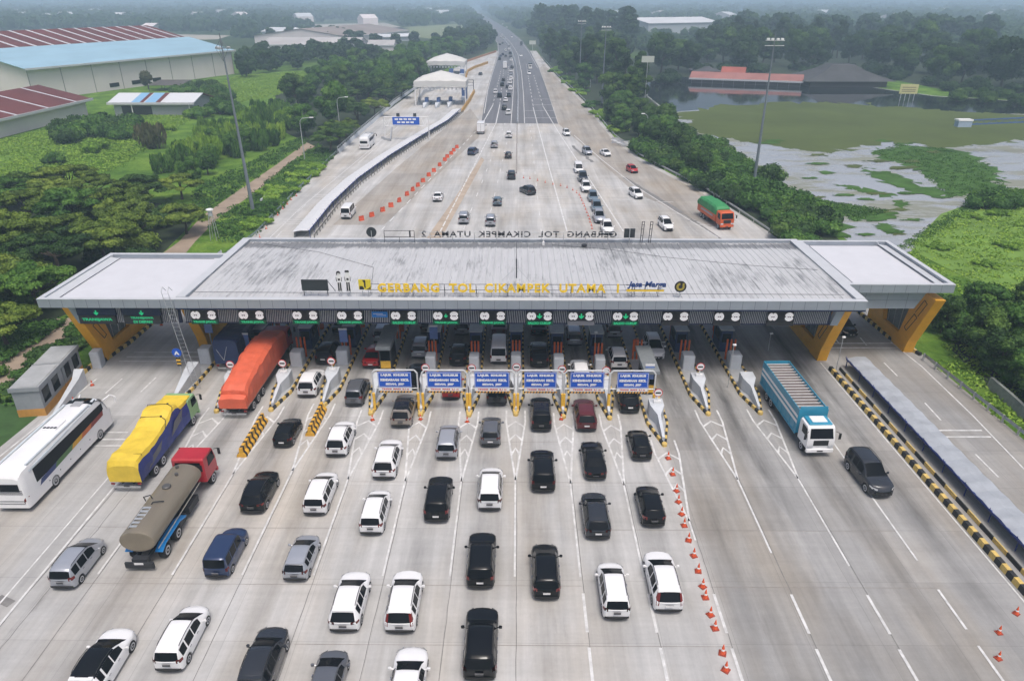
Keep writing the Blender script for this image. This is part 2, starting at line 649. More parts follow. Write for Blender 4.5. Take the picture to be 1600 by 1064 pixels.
def ragged(pts, amp, n=7, seed=1):
    r = random.Random(seed)
    out = []
    for i, p in enumerate(pts):
        q = pts[(i + 1) % len(pts)]
        d = math.hypot(q[0] - p[0], q[1] - p[1])
        for k in range(n):
            t = k / n
            e = min(amp, d * 0.22) * math.sin(math.pi * (0.15 + 0.85 * t)) if k else 0
            out.append((p[0] + (q[0] - p[0]) * t + r.uniform(-1, 1) * e, p[1] + (q[1] - p[1]) * t + r.uniform(-1, 1) * e))
    return out


ALGAE = mat('olive_algae', (0.078, 0.104, 0.026), 0.8, var=0.22, scale=0.05, spec=0.2, fine=1)
WEED = mat('water_weed', (0.055, 0.12, 0.025), 0.9, var=0.35, scale=0.35, spec=0.1, bump=0.6)
alg = [(1050, 177), (1120, 165), (1290, 160), (1420, 168), (1500, 175), (1700, 180), (1750, 215), (1600, 218), (1560, 224), (1500, 230), (1465, 234), (1438, 225), (1392, 222), (1340, 230), (1300, 240), (1262, 236),
       (1222, 231), (1170, 223), (1120, 214), (1085, 205)]
tag(flat('algae_mat', ragged([at(*p) for p in alg], 6.0, 16, 3), 0.030, ALGAE), kind='stuff')
for k, pl in enumerate([
        [(1360, 240), (1405, 226), (1470, 232), (1520, 240), (1545, 258), (1560, 275), (1572, 294), (1530, 304), (1480, 310), (1430, 262), (1400, 254)],
        [(1270, 312), (1340, 322), (1388, 330), (1372, 345), (1335, 346), (1322, 336), (1290, 330)],
        [(1372, 348), (1395, 352), (1408, 364), (1388, 366), (1370, 358)],
        [(1300, 288), (1330, 290), (1400, 304), (1395, 310), (1340, 300)],
        [(1395, 315), (1410, 313), (1422, 320), (1408, 326)],
        [(1350, 262), (1420, 280), (1480, 300), (1460, 310), (1400, 292), (1360, 276)],
        [(1240, 300), (1290, 318), (1310, 345), (1330, 372), (1290, 366), (1250, 330)]]):
    tag(flat('water_weed', ragged([at(*p) for p in pl], 3.2, 12, 20 + k), 0.040 + 0.005 * k, WEED), kind='stuff')

rw = random.Random(5)
for k in range(46):
    c = (rw.uniform(1180, 1500), rw.uniform(215, 372))
    if c[0] - 1180 < (c[1] - 250) * .9 or c[0] > 1560 - (c[1] - 200) * .6:
        continue
    q = [(c[0] + rw.uniform(5, 26) * math.cos(a * .785), c[1] + rw.uniform(.8, 3.2) * math.sin(a * .785)) for a in range(8)]
    tag(flat('water_weed', ragged([at(*p) for p in q], 1.2, 6, 60 + k), 0.075 + 0.002 * k, WEED if k % 3 else ALGAE), kind='stuff')

LITTER = mat('forest_floor', (0.020, 0.034, 0.012), 0.95, var=0.35, scale=0.3)
for pl in ([(1008, 150), (1050, 122), (1260, 116), (1400, 126), (1480, 142), (1700, 152), (1690, 80), (1400, 66), (1100, 66), (1000, 84)],
           [(848, 94), (872, 121), (900, 146), (925, 172), (985, 235), (1100, 298), (1205, 366), (1330, 392), (1262, 330), (1180, 262), (1100, 215), (1040, 175), (1010, 150), (1008, 100), (900, 50), (835, 60)],
           [(440, 205), (525, 244), (610, 172), (700, 106), (760, 82), (735, 70), (600, 92), (430, 150)], [(-120, 560), (-60, 310), (140, 300), (260, 320), (300, 350), (250, 400), (190, 450), (0, 540)], [(1480, 540), (1640, 480), (1750, 720), (1640, 700)]):
    flat('forest_floor', [at(*p) for p in pl], 0.016, LITTER, kind='structure')
# far pale fields and a river, well behind the warehouses and the woods
FIELD = mat('far_field', (0.17, 0.20, 0.09), 0.95, var=0.3, scale=0.01)
SAND = mat('far_sand', (0.36, 0.33, 0.28), 0.95, var=0.25, scale=0.01)
WATER2 = mat('pond_water', (0.05, 0.055, 0.06), 0.08, spec=0.8)
flat('far_field', [at(*p) for p in ((590, 45), (720, 38), (752, 66), (716, 80), (680, 62), (600, 52))], 0.03, FIELD, kind='structure')
flat('far_field', [at(*p) for p in ((-100, 58), (130, 51), (360, 56), (340, 62), (-100, 72))], 0.03, SAND, kind='structure')
flat('far_pond', [at(*p) for p in ((-60, 70), (0, 67), (60, 65), (120, 62), (134, 66), (60, 73), (-60, 77))], 0.05, WATER2, kind='structure')
flat('far_field', [at(*p) for p in ((440, 40), (600, 36), (640, 46), (520, 52))], 0.03, SAND, kind='structure')
GRASSY = mat('bright_meadow', (0.125, 0.225, 0.030), 0.95, var=0.35, scale=0.09, bump=0.8)
flat('meadow', [at(*p) for p in ((370, 118), (470, 110), (505, 122), (430, 150), (360, 165), (270, 190), (180, 205), (60, 265), (-80, 320), (-120, 270), (60, 205), (250, 175))], 0.012, GRASSY, kind='structure')
flat('meadow', [at(*p) for p in ((1470, 335), (1540, 310), (1700, 325), (1800, 420), (1650, 470), (1520, 440), (1440, 400), (1425, 380))], 0.045, GRASSY, kind='structure')

# ---- painted markings
mk = MB()
Z1 = 0.042
# island noses: x of island, nose y
ISL = [(-27.5, 55.5), (-22.6, 55.8), (-18.0, 56.3), (-13.3, 55.2), (-8.75, 55.0), (-4.35, 55.0), (-0.1, 55.2), (4.2, 54.8), (8.35, 54.6), (12.5, 50.4), (17.4, 55.4), (22.2, 55.6)]
for (x, y) in ISL:
    w = 0.85 if abs(x) < 10 else 1.0
    ap = y - 9.5
    line_quads(mk, [(x - w, y + 1.0), (x - w, y - 1.0), (x, ap)], 0.16, Z1)
    line_quads(mk, [(x + w, y + 1.0), (x + w, y - 1.0), (x + 0.02, ap)], 0.16, Z1)
    for k in (0.9, 3.0, 5.1):
        ww = w * (1 - max(0, k - 1) / 8.5) - 0.1
        line_quads(mk, [(x - ww, y - k - 0.9), (x, y - k), (x + ww, y - k - 0.9)], 0.22, Z1 + 0.004)
    if x < 11:
        line_quads(mk, [(x, ap + 0.1), (x, 35.3)], 0.14, Z1)
    else:
        line_quads(mk, [(x, ap + 0.1), (x, 39 - (x - 12) * 0.25)], 0.14, Z1)
    if x > 3:
        for (a, b) in ((33.9, 30.8), (29.7, 26.6), (25.4, 22.4)):
            line_quads(mk, [(x + 0.05, a), (x + 0.05, b)], 0.18, Z1)
line_quads(mk, [(-31.2, 52), (-31.2, 24)], 0.16, Z1)
line_quads(mk, [(-32.2, 64), (-32.3, 42), (-32.3, 24)], 0.12, Z1)
line_quads(mk, [(27.0, 52), (27.0, 37)], 0.14, Z1)
for (a, b) in ((34.4, 31.2), (30.0, 27)):
    line_quads(mk, [(27.0, a), (27.0, b)], 0.16, Z1)
line_quads(mk, [(31.6, 66), (31.9, 27)], 0.12, Z1)
# left road and right road of the foreground
line_quads(mk, [(-41.9, 62), (-43.3, 40), (-43.5, 24)], 0.15, Z1)
for a, b in (((191, 592), (165, 615)), ((244, 590), (220, 613)), ((178, 657), (150, 686)), ((330, 528), (312, 545)),
             ((1339, 567), (1358, 588)), ((1381, 567), (1402, 588)), ((1397, 631), (1420, 658)), ((1445, 630), (1470, 657)),
             ((1469, 709), (1502, 745)), ((1524, 710), (1560, 746)), ((1565, 811), (1610, 858)), ((1302, 527), (1312, 538)), ((1344, 528), (1354, 540))):
    line_quads(mk, [at(*a), at(*b)], 0.15, Z1)
line_quads(mk, [at(1392, 535), at(1440, 573), at(1520, 650), at(1640, 775)], 0.14, Z1)
for (x0, x1, y) in ((145, 200, 676), (140, 196, 687), (132, 190, 697), (210, 312, 551), (198, 312, 558), (186, 312, 565), (1422, 1534, 673), (1432, 1548, 683), (1297, 1394, 537), (1297, 1402, 544)):
    line_quads(mk, [at(x0, y), at(x1, y)], 0.20, Z1 + 0.004)
# behind the plaza
for pts in (((781, 164), (775, 193), (765, 210), (740, 266), (690, 358)), ((770, 165), (752, 197), (700, 255))):
    line_quads(mk, [at(*p) for p in pts[:2]], 0.3, Z1 + 0.01)
dashes(mk, at(775, 193), at(688, 362), 0.22, Z1, 3.2, 0.8)
dashes(mk, at(748, 201), at(596, 360), 0.20, Z1, 3.0, 3.0)
dashes(mk, at(799, 193), at(760, 360), 0.14, Z1, 3.0, 8.0)
dashes(mk, at(789, 193), at(724, 360), 0.14, Z1, 3.0, 8.0)
dashes(mk, at(828, 195), at(846, 365), 0.14, Z1, 3.0, 8.0)
line_quads(mk, [at(833, 168), at(841, 200), at(859, 266), at(886, 362)], 0.24, Z1 + 0.01)
line_quads(mk, [at(848, 166), at(870, 203), at(920, 279), at(974, 362)], 0.22, Z1 + 0.01)
line_quads(mk, [at(897, 212), at(940, 250), at(992, 291), at(1060, 334), at(1122, 372)], 0.20, Z1 + 0.012)
for (x0, x1, y) in ((812, 862, 209), (812, 868, 228), (822, 868, 245), (823, 873, 248), (812, 895, 262), (855, 900, 276), (868, 905, 279), (850, 912, 292),
                    (935, 972, 276), (920, 970, 294), (935, 968, 296), (965, 1015, 313), (950, 990, 312), (812, 886, 310), (812, 880, 331), (960, 1060, 334), (970, 1050, 337), (1020, 1052, 316), (1090, 1130, 352)):
    line_quads(mk, [at(x0, y), at(x1, y)], 0.16, Z1 + 0.004)
# left exit road
line_quads(mk, [at(398, 395), at(470, 325), at(590, 225), at(650, 175)], 0.14, Z1)
line_quads(mk, [at(470, 375), at(560, 290), at(690, 198), at(712, 180)], 0.22, Z1)
for a, b in (((425, 380), (440, 362)), ((465, 332), (478, 320)), ((452, 380), (470, 360)), ((560, 255), (590, 230))):
    line_quads(mk, [at(*a), at(*b)], 0.15, Z1)
for (x0, x1, y) in ((448, 478, 344), (443, 472, 347), (440, 470, 350), (490, 518, 305), (488, 514, 308), (510, 552, 277), (535, 575, 262)):
    line_quads(mk, [at(x0, y), at(x1, y)], 0.2, Z1 + 0.004)
# asphalt: edge lines, lane dashes, hatched bars
Z2 = 0.06
line_quads(mk, [at(*p) for p in ((798.5, 193), (801.5, 150), (803, 120), (802, 100), (799, 85), (795, 72), (789, 60))], 0.22, Z2)
line_quads(mk, [at(*p) for p in ((819.6, 193), (818, 150), (815, 115), (809, 85), (803, 75), (797, 66), (786, 55), (770, 45))], 0.22, Z2)
line_quads(mk, [at(*p) for p in ((756.5, 178), (762, 142), (768, 120), (775, 98), (779, 82), (778, 69), (771, 57))], 0.2, Z2)
line_quads(mk, [at(*p) for p in ((840, 107), (826, 81), (813, 64), (796, 50))], 0.2, Z2)
dashes(mk, at(781, 164), at(788, 100), 0.2, Z2, 6, 6)
dashes(mk, at(770, 165), at(783, 110), 0.2, Z2, 6, 6)
dashes(mk, at(791, 150), at(795, 104), 0.2, Z2, 6, 6)
dashes(mk, at(833, 166), at(822, 100), 0.2, Z2, 6, 6)
dashes(mk, at(848, 165), at(834, 118), 0.2, Z2, 6, 6)
for (x0, x1, y) in ((833, 860, 155.5), (834, 862, 164.5), (820, 866, 173.5), (820, 870, 185)):
    line_quads(mk, [at(x0, y), at(x1, y)], 0.35, Z2 + 0.006)
tag(mk.build('road_markings', MARK), kind='structure')
# dark joints, drains and tar repairs
TAR = mat('tar_seam', (0.19, 0.185, 0.18), 0.9, var=0.3, scale=2)
tj = MB()
wob = lambda pts, n, a, sd: [(p[0] + random.Random(sd + i).uniform(-a, a), p[1]) for i, p in enumerate(pts)]


def seam(a, b, w, amp, sd, n=24):
    pts = [(a[0] + (b[0] - a[0]) * i / n + random.Random(sd * 97 + i).uniform(-amp, amp), a[1] + (b[1] - a[1]) * i / n) for i in range(n + 1)]
    line_quads(tj, pts, w, 0.034)


seam((-30.9, 52), (-31.2, 24), 0.06, 0.04, 1)
seam((-29.8, 46), (-30.0, 27), 0.04, 0.05, 2)
for k, (x, y) in enumerate(ISL):
    seam((x + 0.12, y - 9), (x + 0.1, 23), 0.04, 0.02, 10 + k)
seam(at(975, 278), at(1066, 333), 0.9, 0.1, 4)
seam(at(1070, 336), at(1130, 376), 0.35, 0.05, 6)
seam(at(893, 228), at(925, 254), 0.8, 0.5, 7, 10)
line_quads(tj, [at(1077, 344), at(1087, 347)], 1.2, 0.036)
line_quads(tj, [at(860, 160), at(868, 160)], 1.6, 0.036)
line_quads(tj, [at(0, 944), at(14, 934)], 1.3, 0.036)
tag(tj.build('tar_seams', TAR), kind='structure')
tj = MB()
for k, y in enumerate((29.8, 34.5, 39.9, 45.4, 51)):
    for j, (a, b) in enumerate(((-30, -13), (-13, 4.2), (4.2, 12.5), (12.5, 27))):
        if (k + j) % 3:
            line_quads(tj, [(a, y), (b, y + 0.02)], 0.03, 0.034)
seam(at(808, 194), at(807, 272), 0.28, 0.05, 3)
tag(tj.build('slab_joints', mat('worn_joint', (0.26, 0.235, 0.215), 0.9, var=0.3, scale=2)), kind='structure')
OILY = mat('oil_film', (0.20, 0.195, 0.185), 0.7, var=0.4, scale=0.8)


# ---------------------------------------------------------------- the toll canopy
def roof_material():
    m, t, b = _nodes('ribbed_metal_roof')
    pos = N(t, 'ShaderNodeTexCoord').outputs['Object']
    broad = noise(t, pos, 0.14, 5, 0.6)
    streak = noise(t, pos, 1.0, 6, 0.72, (1.3, 0.16, 1), 0.2)
    streak2 = noise(t, pos, 1.0, 6, 0.75, (3.2, 0.30, 1))
    sep = N(t, 'ShaderNodeSeparateXYZ')
    t.links.new(pos, sep.inputs[0])
    ridge = math_(t, 'SUBTRACT', 1.0, math_(t, 'ABSOLUTE', mapr(t, sep.outputs[1], 76.5, 79.5, -1.0, 1.0)))
    ridge = mapr(t, ridge, 0.0, 1.0, 0.0, 0.30)
    f = math_(t, 'ADD', math_(t, 'MULTIPLY', streak2, 0.55), math_(t, 'MULTIPLY', streak, 0.45))
    f = math_(t, 'ADD', f, ridge)
    f = math_(t, 'ADD', f, mapr(t, broad, 0.3, 0.7, -0.10, 0.10))
    k = mapr(t, f, 0.51, 0.66, 0, 0.82)
    c = mixc(t, mapr(t, streak, 0.35, 0.65, 0, 1), (0.49, 0.495, 0.50), (0.58, 0.585, 0.59))
    c = mixc(t, k, c, (0.14, 0.145, 0.15))
    t.links.new(c, b.inputs['Base Color'])
    b.inputs['Roughness'].default_value = 0.5
    b.inputs['Metallic'].default_value = 0.1
    return m


ROOF = roof_material()
MEMB = mat('white_roof_membrane', (0.58, 0.59, 0.62), 0.6, var=0.05, scale=0.6)
PANEL = mat('silver_cladding', (0.33, 0.37, 0.42), 0.4, 0.25, var=0.08, scale=0.8)
PANELT = mat('parapet_cap', (0.55, 0.57, 0.59), 0.5, 0.1, var=0.06, scale=0.8)
JOINT = mat('panel_joint', (0.10, 0.11, 0.13), 0.6)
LOUVRE = mat('louvre_slat', (0.48, 0.49, 0.52), 0.45, 0.3)
UNDER = mat('soffit', (0.055, 0.058, 0.068), 0.7)
SX0, SX1, SY0, SY1 = -32.0, 32.4, 61.0, 79.8
ZB, ZT = 8.1, 9.0
can = thing('toll_canopy', 'long silver toll plaza canopy roof with ribbed stained metal deck over the lanes', 'canopy', (0, 70, 0))
OFF = (0, -70, 0)


def cpart(mb, name, mats, smooth=None):
    o = mb.build(name, mats, can, OFF, smooth=smooth)
    return o


mb = MB()      # ribbed deck: trapezoid ribs running front to back, gently arched
prof = []
x = SX0 + 0.9
while x < SX1 - 0.95:
    prof += [(x, 0.0), (x + 0.52, 0.0), (x + 0.57, 0.055), (x + 0.66, 0.055), (x + 0.71, 0.0)]
    x += 0.72
rows = []
for k in range(9):
    y = SY0 + 0.5 + (SY1 - SY0 - 1.0) * k / 8
    zz = 8.72 + 0.16 * math.sin(math.pi * k / 8)
    rows.append([(px_, y, zz + h) for px_, h in prof])
mb.grid(rows)
cpart(mb, 'roof_deck', ROOF)
mb = MB()
mb.box(SX0 + 0.2, SX1 - 0.2, SY0 + 0.4, SY1 - 0.3, 8.0, 8.5)
cpart(mb, 'soffit', UNDER)


def fascia(mb, x0, x1, y, zb, zt, th, step, face=-1):
    """clad upstand along x with joints, capped in a lighter tone"""
    y0, y1 = (y, y + th) if face < 0 else (y - th, y)
    mb.box(x0, x1, y0, y1, zb, zt - 0.05, 0)
    mb.box(x0 - 0.02, x1 + 0.02, y0 - 0.02, y1 + 0.02, zt - 0.05, zt, 1)
    k = x0 + step
    while k < x1 - 0.2:
        mb.box(k - 0.014, k + 0.014, y0 - 0.006, y0 + 0.004, zb + 0.005, zt - 0.055, 2)
        k += step


mb = MB()
fascia(mb, SX0, SX1, SY0, ZB, ZT, 0.55, 1.15)
mb.box(SX0 + 0.02, SX1 - 0.02, SY0 + 0.56, SY0 + 0.95, 8.6, 8.86, 1)
mb.box(SX0, SX1, SY0 + 0.02, SY0 + 1.0, ZB - 0.16, ZB - 0.003, 3)
cpart(mb, 'front_fascia', [PANEL, PANELT, JOINT, NAVY])
mb = MB()
mb.box(SX0, SX1, SY1 - 0.45, SY1, ZB, ZT, 0)
mb.box(SX0 - 0.02, SX1 + 0.02, SY1 - 0.47, SY1 + 0.02, ZT + 0.003, ZT + 0.06, 1)
cpart(mb, 'rear_fascia', [PANEL, PANELT])
for (a, b) in ((SX0, SX0 + 0.85), (SX1 - 0.85, SX1)):
    mb = MB()
    mb.box(a + 0.003, b - 0.003, SY0 + 0.56, SY1 - 0.475, ZB, ZT - 0.003, 0)
    mb.box(a - 0.01, b + 0.01, SY0 + 0.58, SY1 - 0.48, ZT, ZT + 0.05, 1)
    cpart(mb, 'side_parapet', [PANEL, PANELT])
# louvred sign band under the fascia
mb = MB()
BX0, BX1, BY = SX0 + 0.2, SX1 - 2.6, 62.0
mb.box(BX0, BX1, BY + 0.12, BY + 0.35, 6.2, 8.05, 0)
mb.box(BX0, BX1, BY - 0.02, BY + 0.11, 6.15, 6.26, 0)
x = BX0
while x < BX1 - 0.3:
    d = 0.12
    mb.add([(x, BY, 6.26), (x + 0.06, BY, 6.26), (x + 0.06 + d, BY, 7.92), (x + d, BY, 7.92), (x, BY + 0.1, 6.26), (x + 0.06, BY + 0.1, 6.26), (x + 0.06 + d, BY + 0.1, 7.92), (x + d, BY + 0.1, 7.92)],
           [(0, 1, 2, 3), (1, 5, 6, 2), (4, 0, 3, 7), (3, 2, 6, 7)], 1)
    x += 0.17
cpart(mb, 'louvre_band', [NAVY, LOUVRE])
mb = MB()
mb.add([(BX1, BY - 0.05, 6.1), (BX1 + 0.7, BY - 0.05, 6.1), (BX1 + 1.3, BY - 0.05, 8.05), (BX1 + 0.45, BY - 0.05, 8.05),
        (BX1, BY + 0.5, 6.1), (BX1 + 0.7, BY + 0.5, 6.1), (BX1 + 1.3, BY + 0.5, 8.05), (BX1 + 0.45, BY + 0.5, 8.05)],
       [(0, 1, 2, 3), (7, 6, 5, 4), (0, 4, 5, 1), (1, 5, 6, 2), (3, 2, 6, 7), (0, 3, 7, 4)])
cpart(mb, 'end_bracket', [PANEL])
mb = MB()
for (a, b, y0) in ((-44.8, SX0 - 0.02, 61.0), ):
    pass
for y in (66.5, 71.5, 76.5):
    mb.box(SX0 + 0.3, SX1 - 0.3, y - 0.25, y + 0.25, 7.3, 7.98)
cpart(mb, 'roof_beam', [ORANGE])
# roof clutter: lightning cable and a vent
mb = MB()
mb.path([(4, 78.0, 8.87), (7, 77.2, 8.88), (10, 76.4, 8.92), (16, 73.5, 8.97), (24, 71.0, 8.97), (31, 69.6, 8.96)], 0.02, 4)
mb.path([(SX0 + 1, 63.2, 8.87), (-10, 63.0, 8.86), (10, 63.1, 8.86), (31, 63.0, 8.86)], 0.02, 4)
mb.path([(-29, 78, 8.87), (-22, 75, 8.95), (-15, 70, 8.97), (-14, 63, 8.86)], 0.02, 4)
cpart(mb, 'lightning_cable', [DARK])
mb = MB()
mb.lathe([(0.28, 0), (0.34, 0.08), (0.30, 0.2), (0.1, 0.24)], (7.6, 77.6, 8.86), 12)
cpart(mb, 'roof_vent', [DARK])


def annex(name, label, x0, x1, y0, y1, loc, deep=False):
    root = thing(name, label, 'canopy', loc)
    off = tuple(-c for c in loc)
    z = 8.85
    mb = MB()
    mb.box(x0 + 0.3, x1 - 0.05, y0 + 0.3, y1 - 0.3, 8.05, 8.55, 0)
    mb.box(x0 + 1.1, x1 - 0.3, y0 + 0.6, y1 - 0.9, 8.55, 8.66, 0)
    mb.build('roof_membrane', [MEMB], root, off)
    mb = MB()
    fascia(mb, x0, x1, y0, ZB, ZT - 0.02, 0.42, 1.15)
    mb.box(x0, x0 + 0.45, y0 + 0.445, y1 - 0.455, ZB, ZT - 0.05, 0)
    mb.box(x0 - 0.015, x0 + 0.465, y0 + 0.45, y1 - 0.46, ZT - 0.047, ZT - 0.01, 1)
    mb.box(x0, x1, y1 - 0.45, y1, ZB, ZT - 0.06, 0)
    mb.box(x0 - 0.02, x1 + 0.02, y1 - 0.455, y1 + 0.02, ZT - 0.055, ZT - 0.015, 1)
    if deep:
        mb.box(x1 - 0.45, x1, y0 + 0.445, y1 - 0.455, ZB, ZT - 0.05, 0)
        mb.box(x1 - 0.465, x1 + 0.015, y0 + 0.45, y1 - 0.46, ZT - 0.047, ZT - 0.01, 1)
    mb.build('fascia', [PANEL, PANELT, JOINT], root, off)
    mb = MB()      # wide sloped gutter inside the outer edge
    gx0, gx1 = (x0 + 0.47, x0 + 1.5) if not deep else (x1 - 1.6, x1 - 0.47)
    mb.add([(gx0, y0 + 0.6, 8.86), (gx1, y0 + 0.6, 8.67), (gx1, y1 - 1.0, 8.67), (gx0, y1 - 1.0, 8.86)], [(0, 1, 2, 3)] if not deep else [(0, 1, 2, 3)])
    mb.box(gx0 + 0.02, gx0 + 0.1, y1 - 1.0, y1 - 0.6, 8.6, 9.0)
    mb.path([(gx1, y0 + 0.6, 8.70), (gx1, y1 - 1.0, 8.70)], 0.04, 6, 1)
    mb.path([(gx1, y1 - 1.0, 8.70), (x1 - 1.0 if not deep else x0 + 1.0, y1 - 1.0, 8.70)], 0.03, 6, 1)
    mb.build('gutter', [PANELT, JOINT], root, off)
    return root, off


ra, oa = annex('canopy_annex', 'flat white roofed canopy annex joined to the left end of the plaza roof', -44.8, SX0 - 0.03, 61.0, 74.4, (-38.4, 68, 0))
mb = MB()
mb.box(-41.3, SX0 - 0.2, BY + 0.12, BY + 0.35, 6.1, 8.05, 0)
x = -41.2
while x < SX0 - 0.4:
    d = 0.12
    mb.add([(x, BY, 6.16), (x + 0.06, BY, 6.16), (x + 0.06 + d, BY, 7.95), (x + d, BY, 7.95), (x, BY + 0.1, 6.16), (x + 0.06, BY + 0.1, 6.16), (x + 0.06 + d, BY + 0.1, 7.95), (x + d, BY + 0.1, 7.95)],
           [(0, 1, 2, 3), (1, 5, 6, 2), (4, 0, 3, 7), (3, 2, 6, 7)], 1)
    x += 0.17
mb.build('louvre_band', [NAVY, LOUVRE], ra, oa)
mb = MB()
mb.add([(-41.3, BY - 0.04, 6.1), (-41.3, BY - 0.04, 8.05), (-42.9, BY - 0.04, 8.05), (-42.1, BY - 0.04, 6.1), (-41.3, BY + 0.4, 6.1), (-41.3, BY + 0.4, 8.05), (-42.9, BY + 0.4, 8.05), (-42.1, BY + 0.4, 6.1)],
       [(0, 1, 2, 3), (7, 6, 5, 4), (0, 3, 7, 4), (1, 5, 6, 2), (3, 2, 6, 7)])
mb.build('end_bracket', [PANEL], ra, oa)
rb_, ob_ = annex('canopy_annex', 'flat white roofed canopy annex stepped back at the right end of the plaza roof', SX1 + 0.03, 42.9, 65.4, 79.6, (37.6, 72, 0), deep=True)
mb = MB()      # clad wall under its fascia
mb.add([(31.5, 66.2, 6.1), (39.9, 66.2, 6.1), (40.9, 66.2, 8.08), (31.5, 66.2, 8.08), (31.5, 66.6, 6.1), (39.9, 66.6, 6.1), (40.9, 66.6, 8.08), (31.5, 66.6, 8.08)],
       [(0, 1, 2, 3), (7, 6, 5, 4), (0, 4, 5, 1), (1, 5, 6, 2), (3, 2, 6, 7)], 0)
mb.box(31.5, 40.3, 66.192, 66.2, 6.98, 7.01, 1)
for x in (32.6, 34.8, 37.0, 39.0):
    mb.box(x - 0.014, x + 0.014, 66.192, 66.2, 6.12, 8.05, 1)
mb.build('clad_wall', [PANEL, JOINT], rb_, ob_)

# ---- orange raking column frames
MESHP = mat('mesh_screen', (0.16, 0.19, 0.20), 0.5, 0.3, var=0.3, scale=1.2)


def column_frame(x, y0, label, inner, th=1.0, flip=1):
    r = thing('column_frame', label, 'column', (x, y0, 0), 0, 'orange column frames')
    h = th / 2
    mb = MB()
    mb.prism([(0.0, 0.0), (2.2, 0.0), (0.2, 7.3), (-3.2, 7.3), (-0.35, 1.4)], 'x', -h, h)
    mb.build('raking_column', [ORANGE], r)
    mb = MB()
    mb.prism([(2.21, 0.0), (9.0, 0.0), (9.0, 1.5), (1.8, 1.5)], 'x', -h * .8, h * .8)
    mb.build('base_wall', [ORANGE], r)
    mb = MB()
    mb.prism([(5.4, 1.52), (8.4, 1.52), (8.8, 7.25), (6.8, 7.25)], 'x', -h, h)
    mb.build('upright_column', [ORANGE], r)
    mb = MB()
    mb.prism([(1.85, 1.52), (5.38, 1.52), (6.78, 7.2), (0.3, 7.2)], 'x', -0.04, 0.04, 0)
    for k in range(4):
        mb.tube((0.07, 1.5 + k * 1.2, 1.55), (0.07, 0.8 + k * 1.7, 7.1), 0.04, 0.04, 5, 1)
        mb.tube((-0.07, 1.5 + k * 1.2, 1.55), (-0.07, 0.8 + k * 1.7, 7.1), 0.04, 0.04, 5, 1)
    mb.build('mesh_screen', [MESHP, GALV], r)
    mb = MB()
    s = h + 0.02
    for q in (-1, 1):
        mb.path([(q * s, 0.4, 2.4), (q * s, -0.9, 4.4), (q * s, -0.3, 4.6), (q * s, 0.9, 2.6), (q * s, 0.4, 2.4)], 0.03, 4)
        mb.path([(q * s, -0.95, 4.6), (q * s, -2.0, 6.4), (q * s, -1.4, 6.6), (q * s, -0.35, 4.8)], 0.03, 4)
    mb.build('conduit', [DARK], r)
    return r


column_frame(-43.4, 66.0, 'orange raking column frame beside the left exit road under the left annex', 1)
column_frame(-34.1, 69.3, 'orange raking column frame between the left exit road and the dark blue covered truck', 1)
column_frame(31.9, 66.5, 'orange raking column frame behind the end of the low grey roofed walkway', -1)
column_frame(41.9, 68.6, 'orange raking column frame at the far right beside the trees', -1)


def striped_kerb(mb, pts, w, h, seg=0.55, z=0.02, m0=0, m1=1):
    """row of alternately painted kerb stones along a polyline"""
    pts = [Vector(p) for p in pts]
    k, carry = 0, 0.0
    for a, b in zip(pts, pts[1:]):
        L = (b - a).length
        d = (b - a) / L
        n = Vector((-d.y, d.x)) * (w / 2)
        cnt = max(1, round(L / seg))
        for i in range(cnt):
            p, q = a + d * (L * i / cnt), a + d * (L * (i + 1) / cnt - 0.012)
            n2 = n * 0.72
            mb.add([(p.x - n.x, p.y - n.y, z), (q.x - n.x, q.y - n.y, z), (q.x + n.x, q.y + n.y, z), (p.x + n.x, p.y + n.y, z),
                    (p.x - n2.x, p.y - n2.y, z + h), (q.x - n2.x, q.y - n2.y, z + h), (q.x + n2.x, q.y + n2.y, z + h), (p.x + n2.x, p.y + n2.y, z + h)],
                   [(3, 2, 1, 0), (4, 5, 6, 7), (0, 1, 5, 4), (1, 2, 6, 5), (2, 3, 7, 6), (3, 0, 4, 7)], m0 if k % 2 else m1)
            k += 1
# ================================================================ TOLL ISLANDS AND THEIR FURNITURE
ISLNAME = ['left of the orange covered truck', 'right of the orange covered truck', 'left of the dull grey minivan', 'at the leftmost blue gantry sign', 'between first and second blue gantries', 'between second and third blue gantries',
           'between third and fourth blue gantries', 'between fourth and fifth blue gantries', 'between fifth and sixth blue gantries', 'at the top of the cone row', 'between cone row and turquoise truck', 'left of the turquoise box truck']


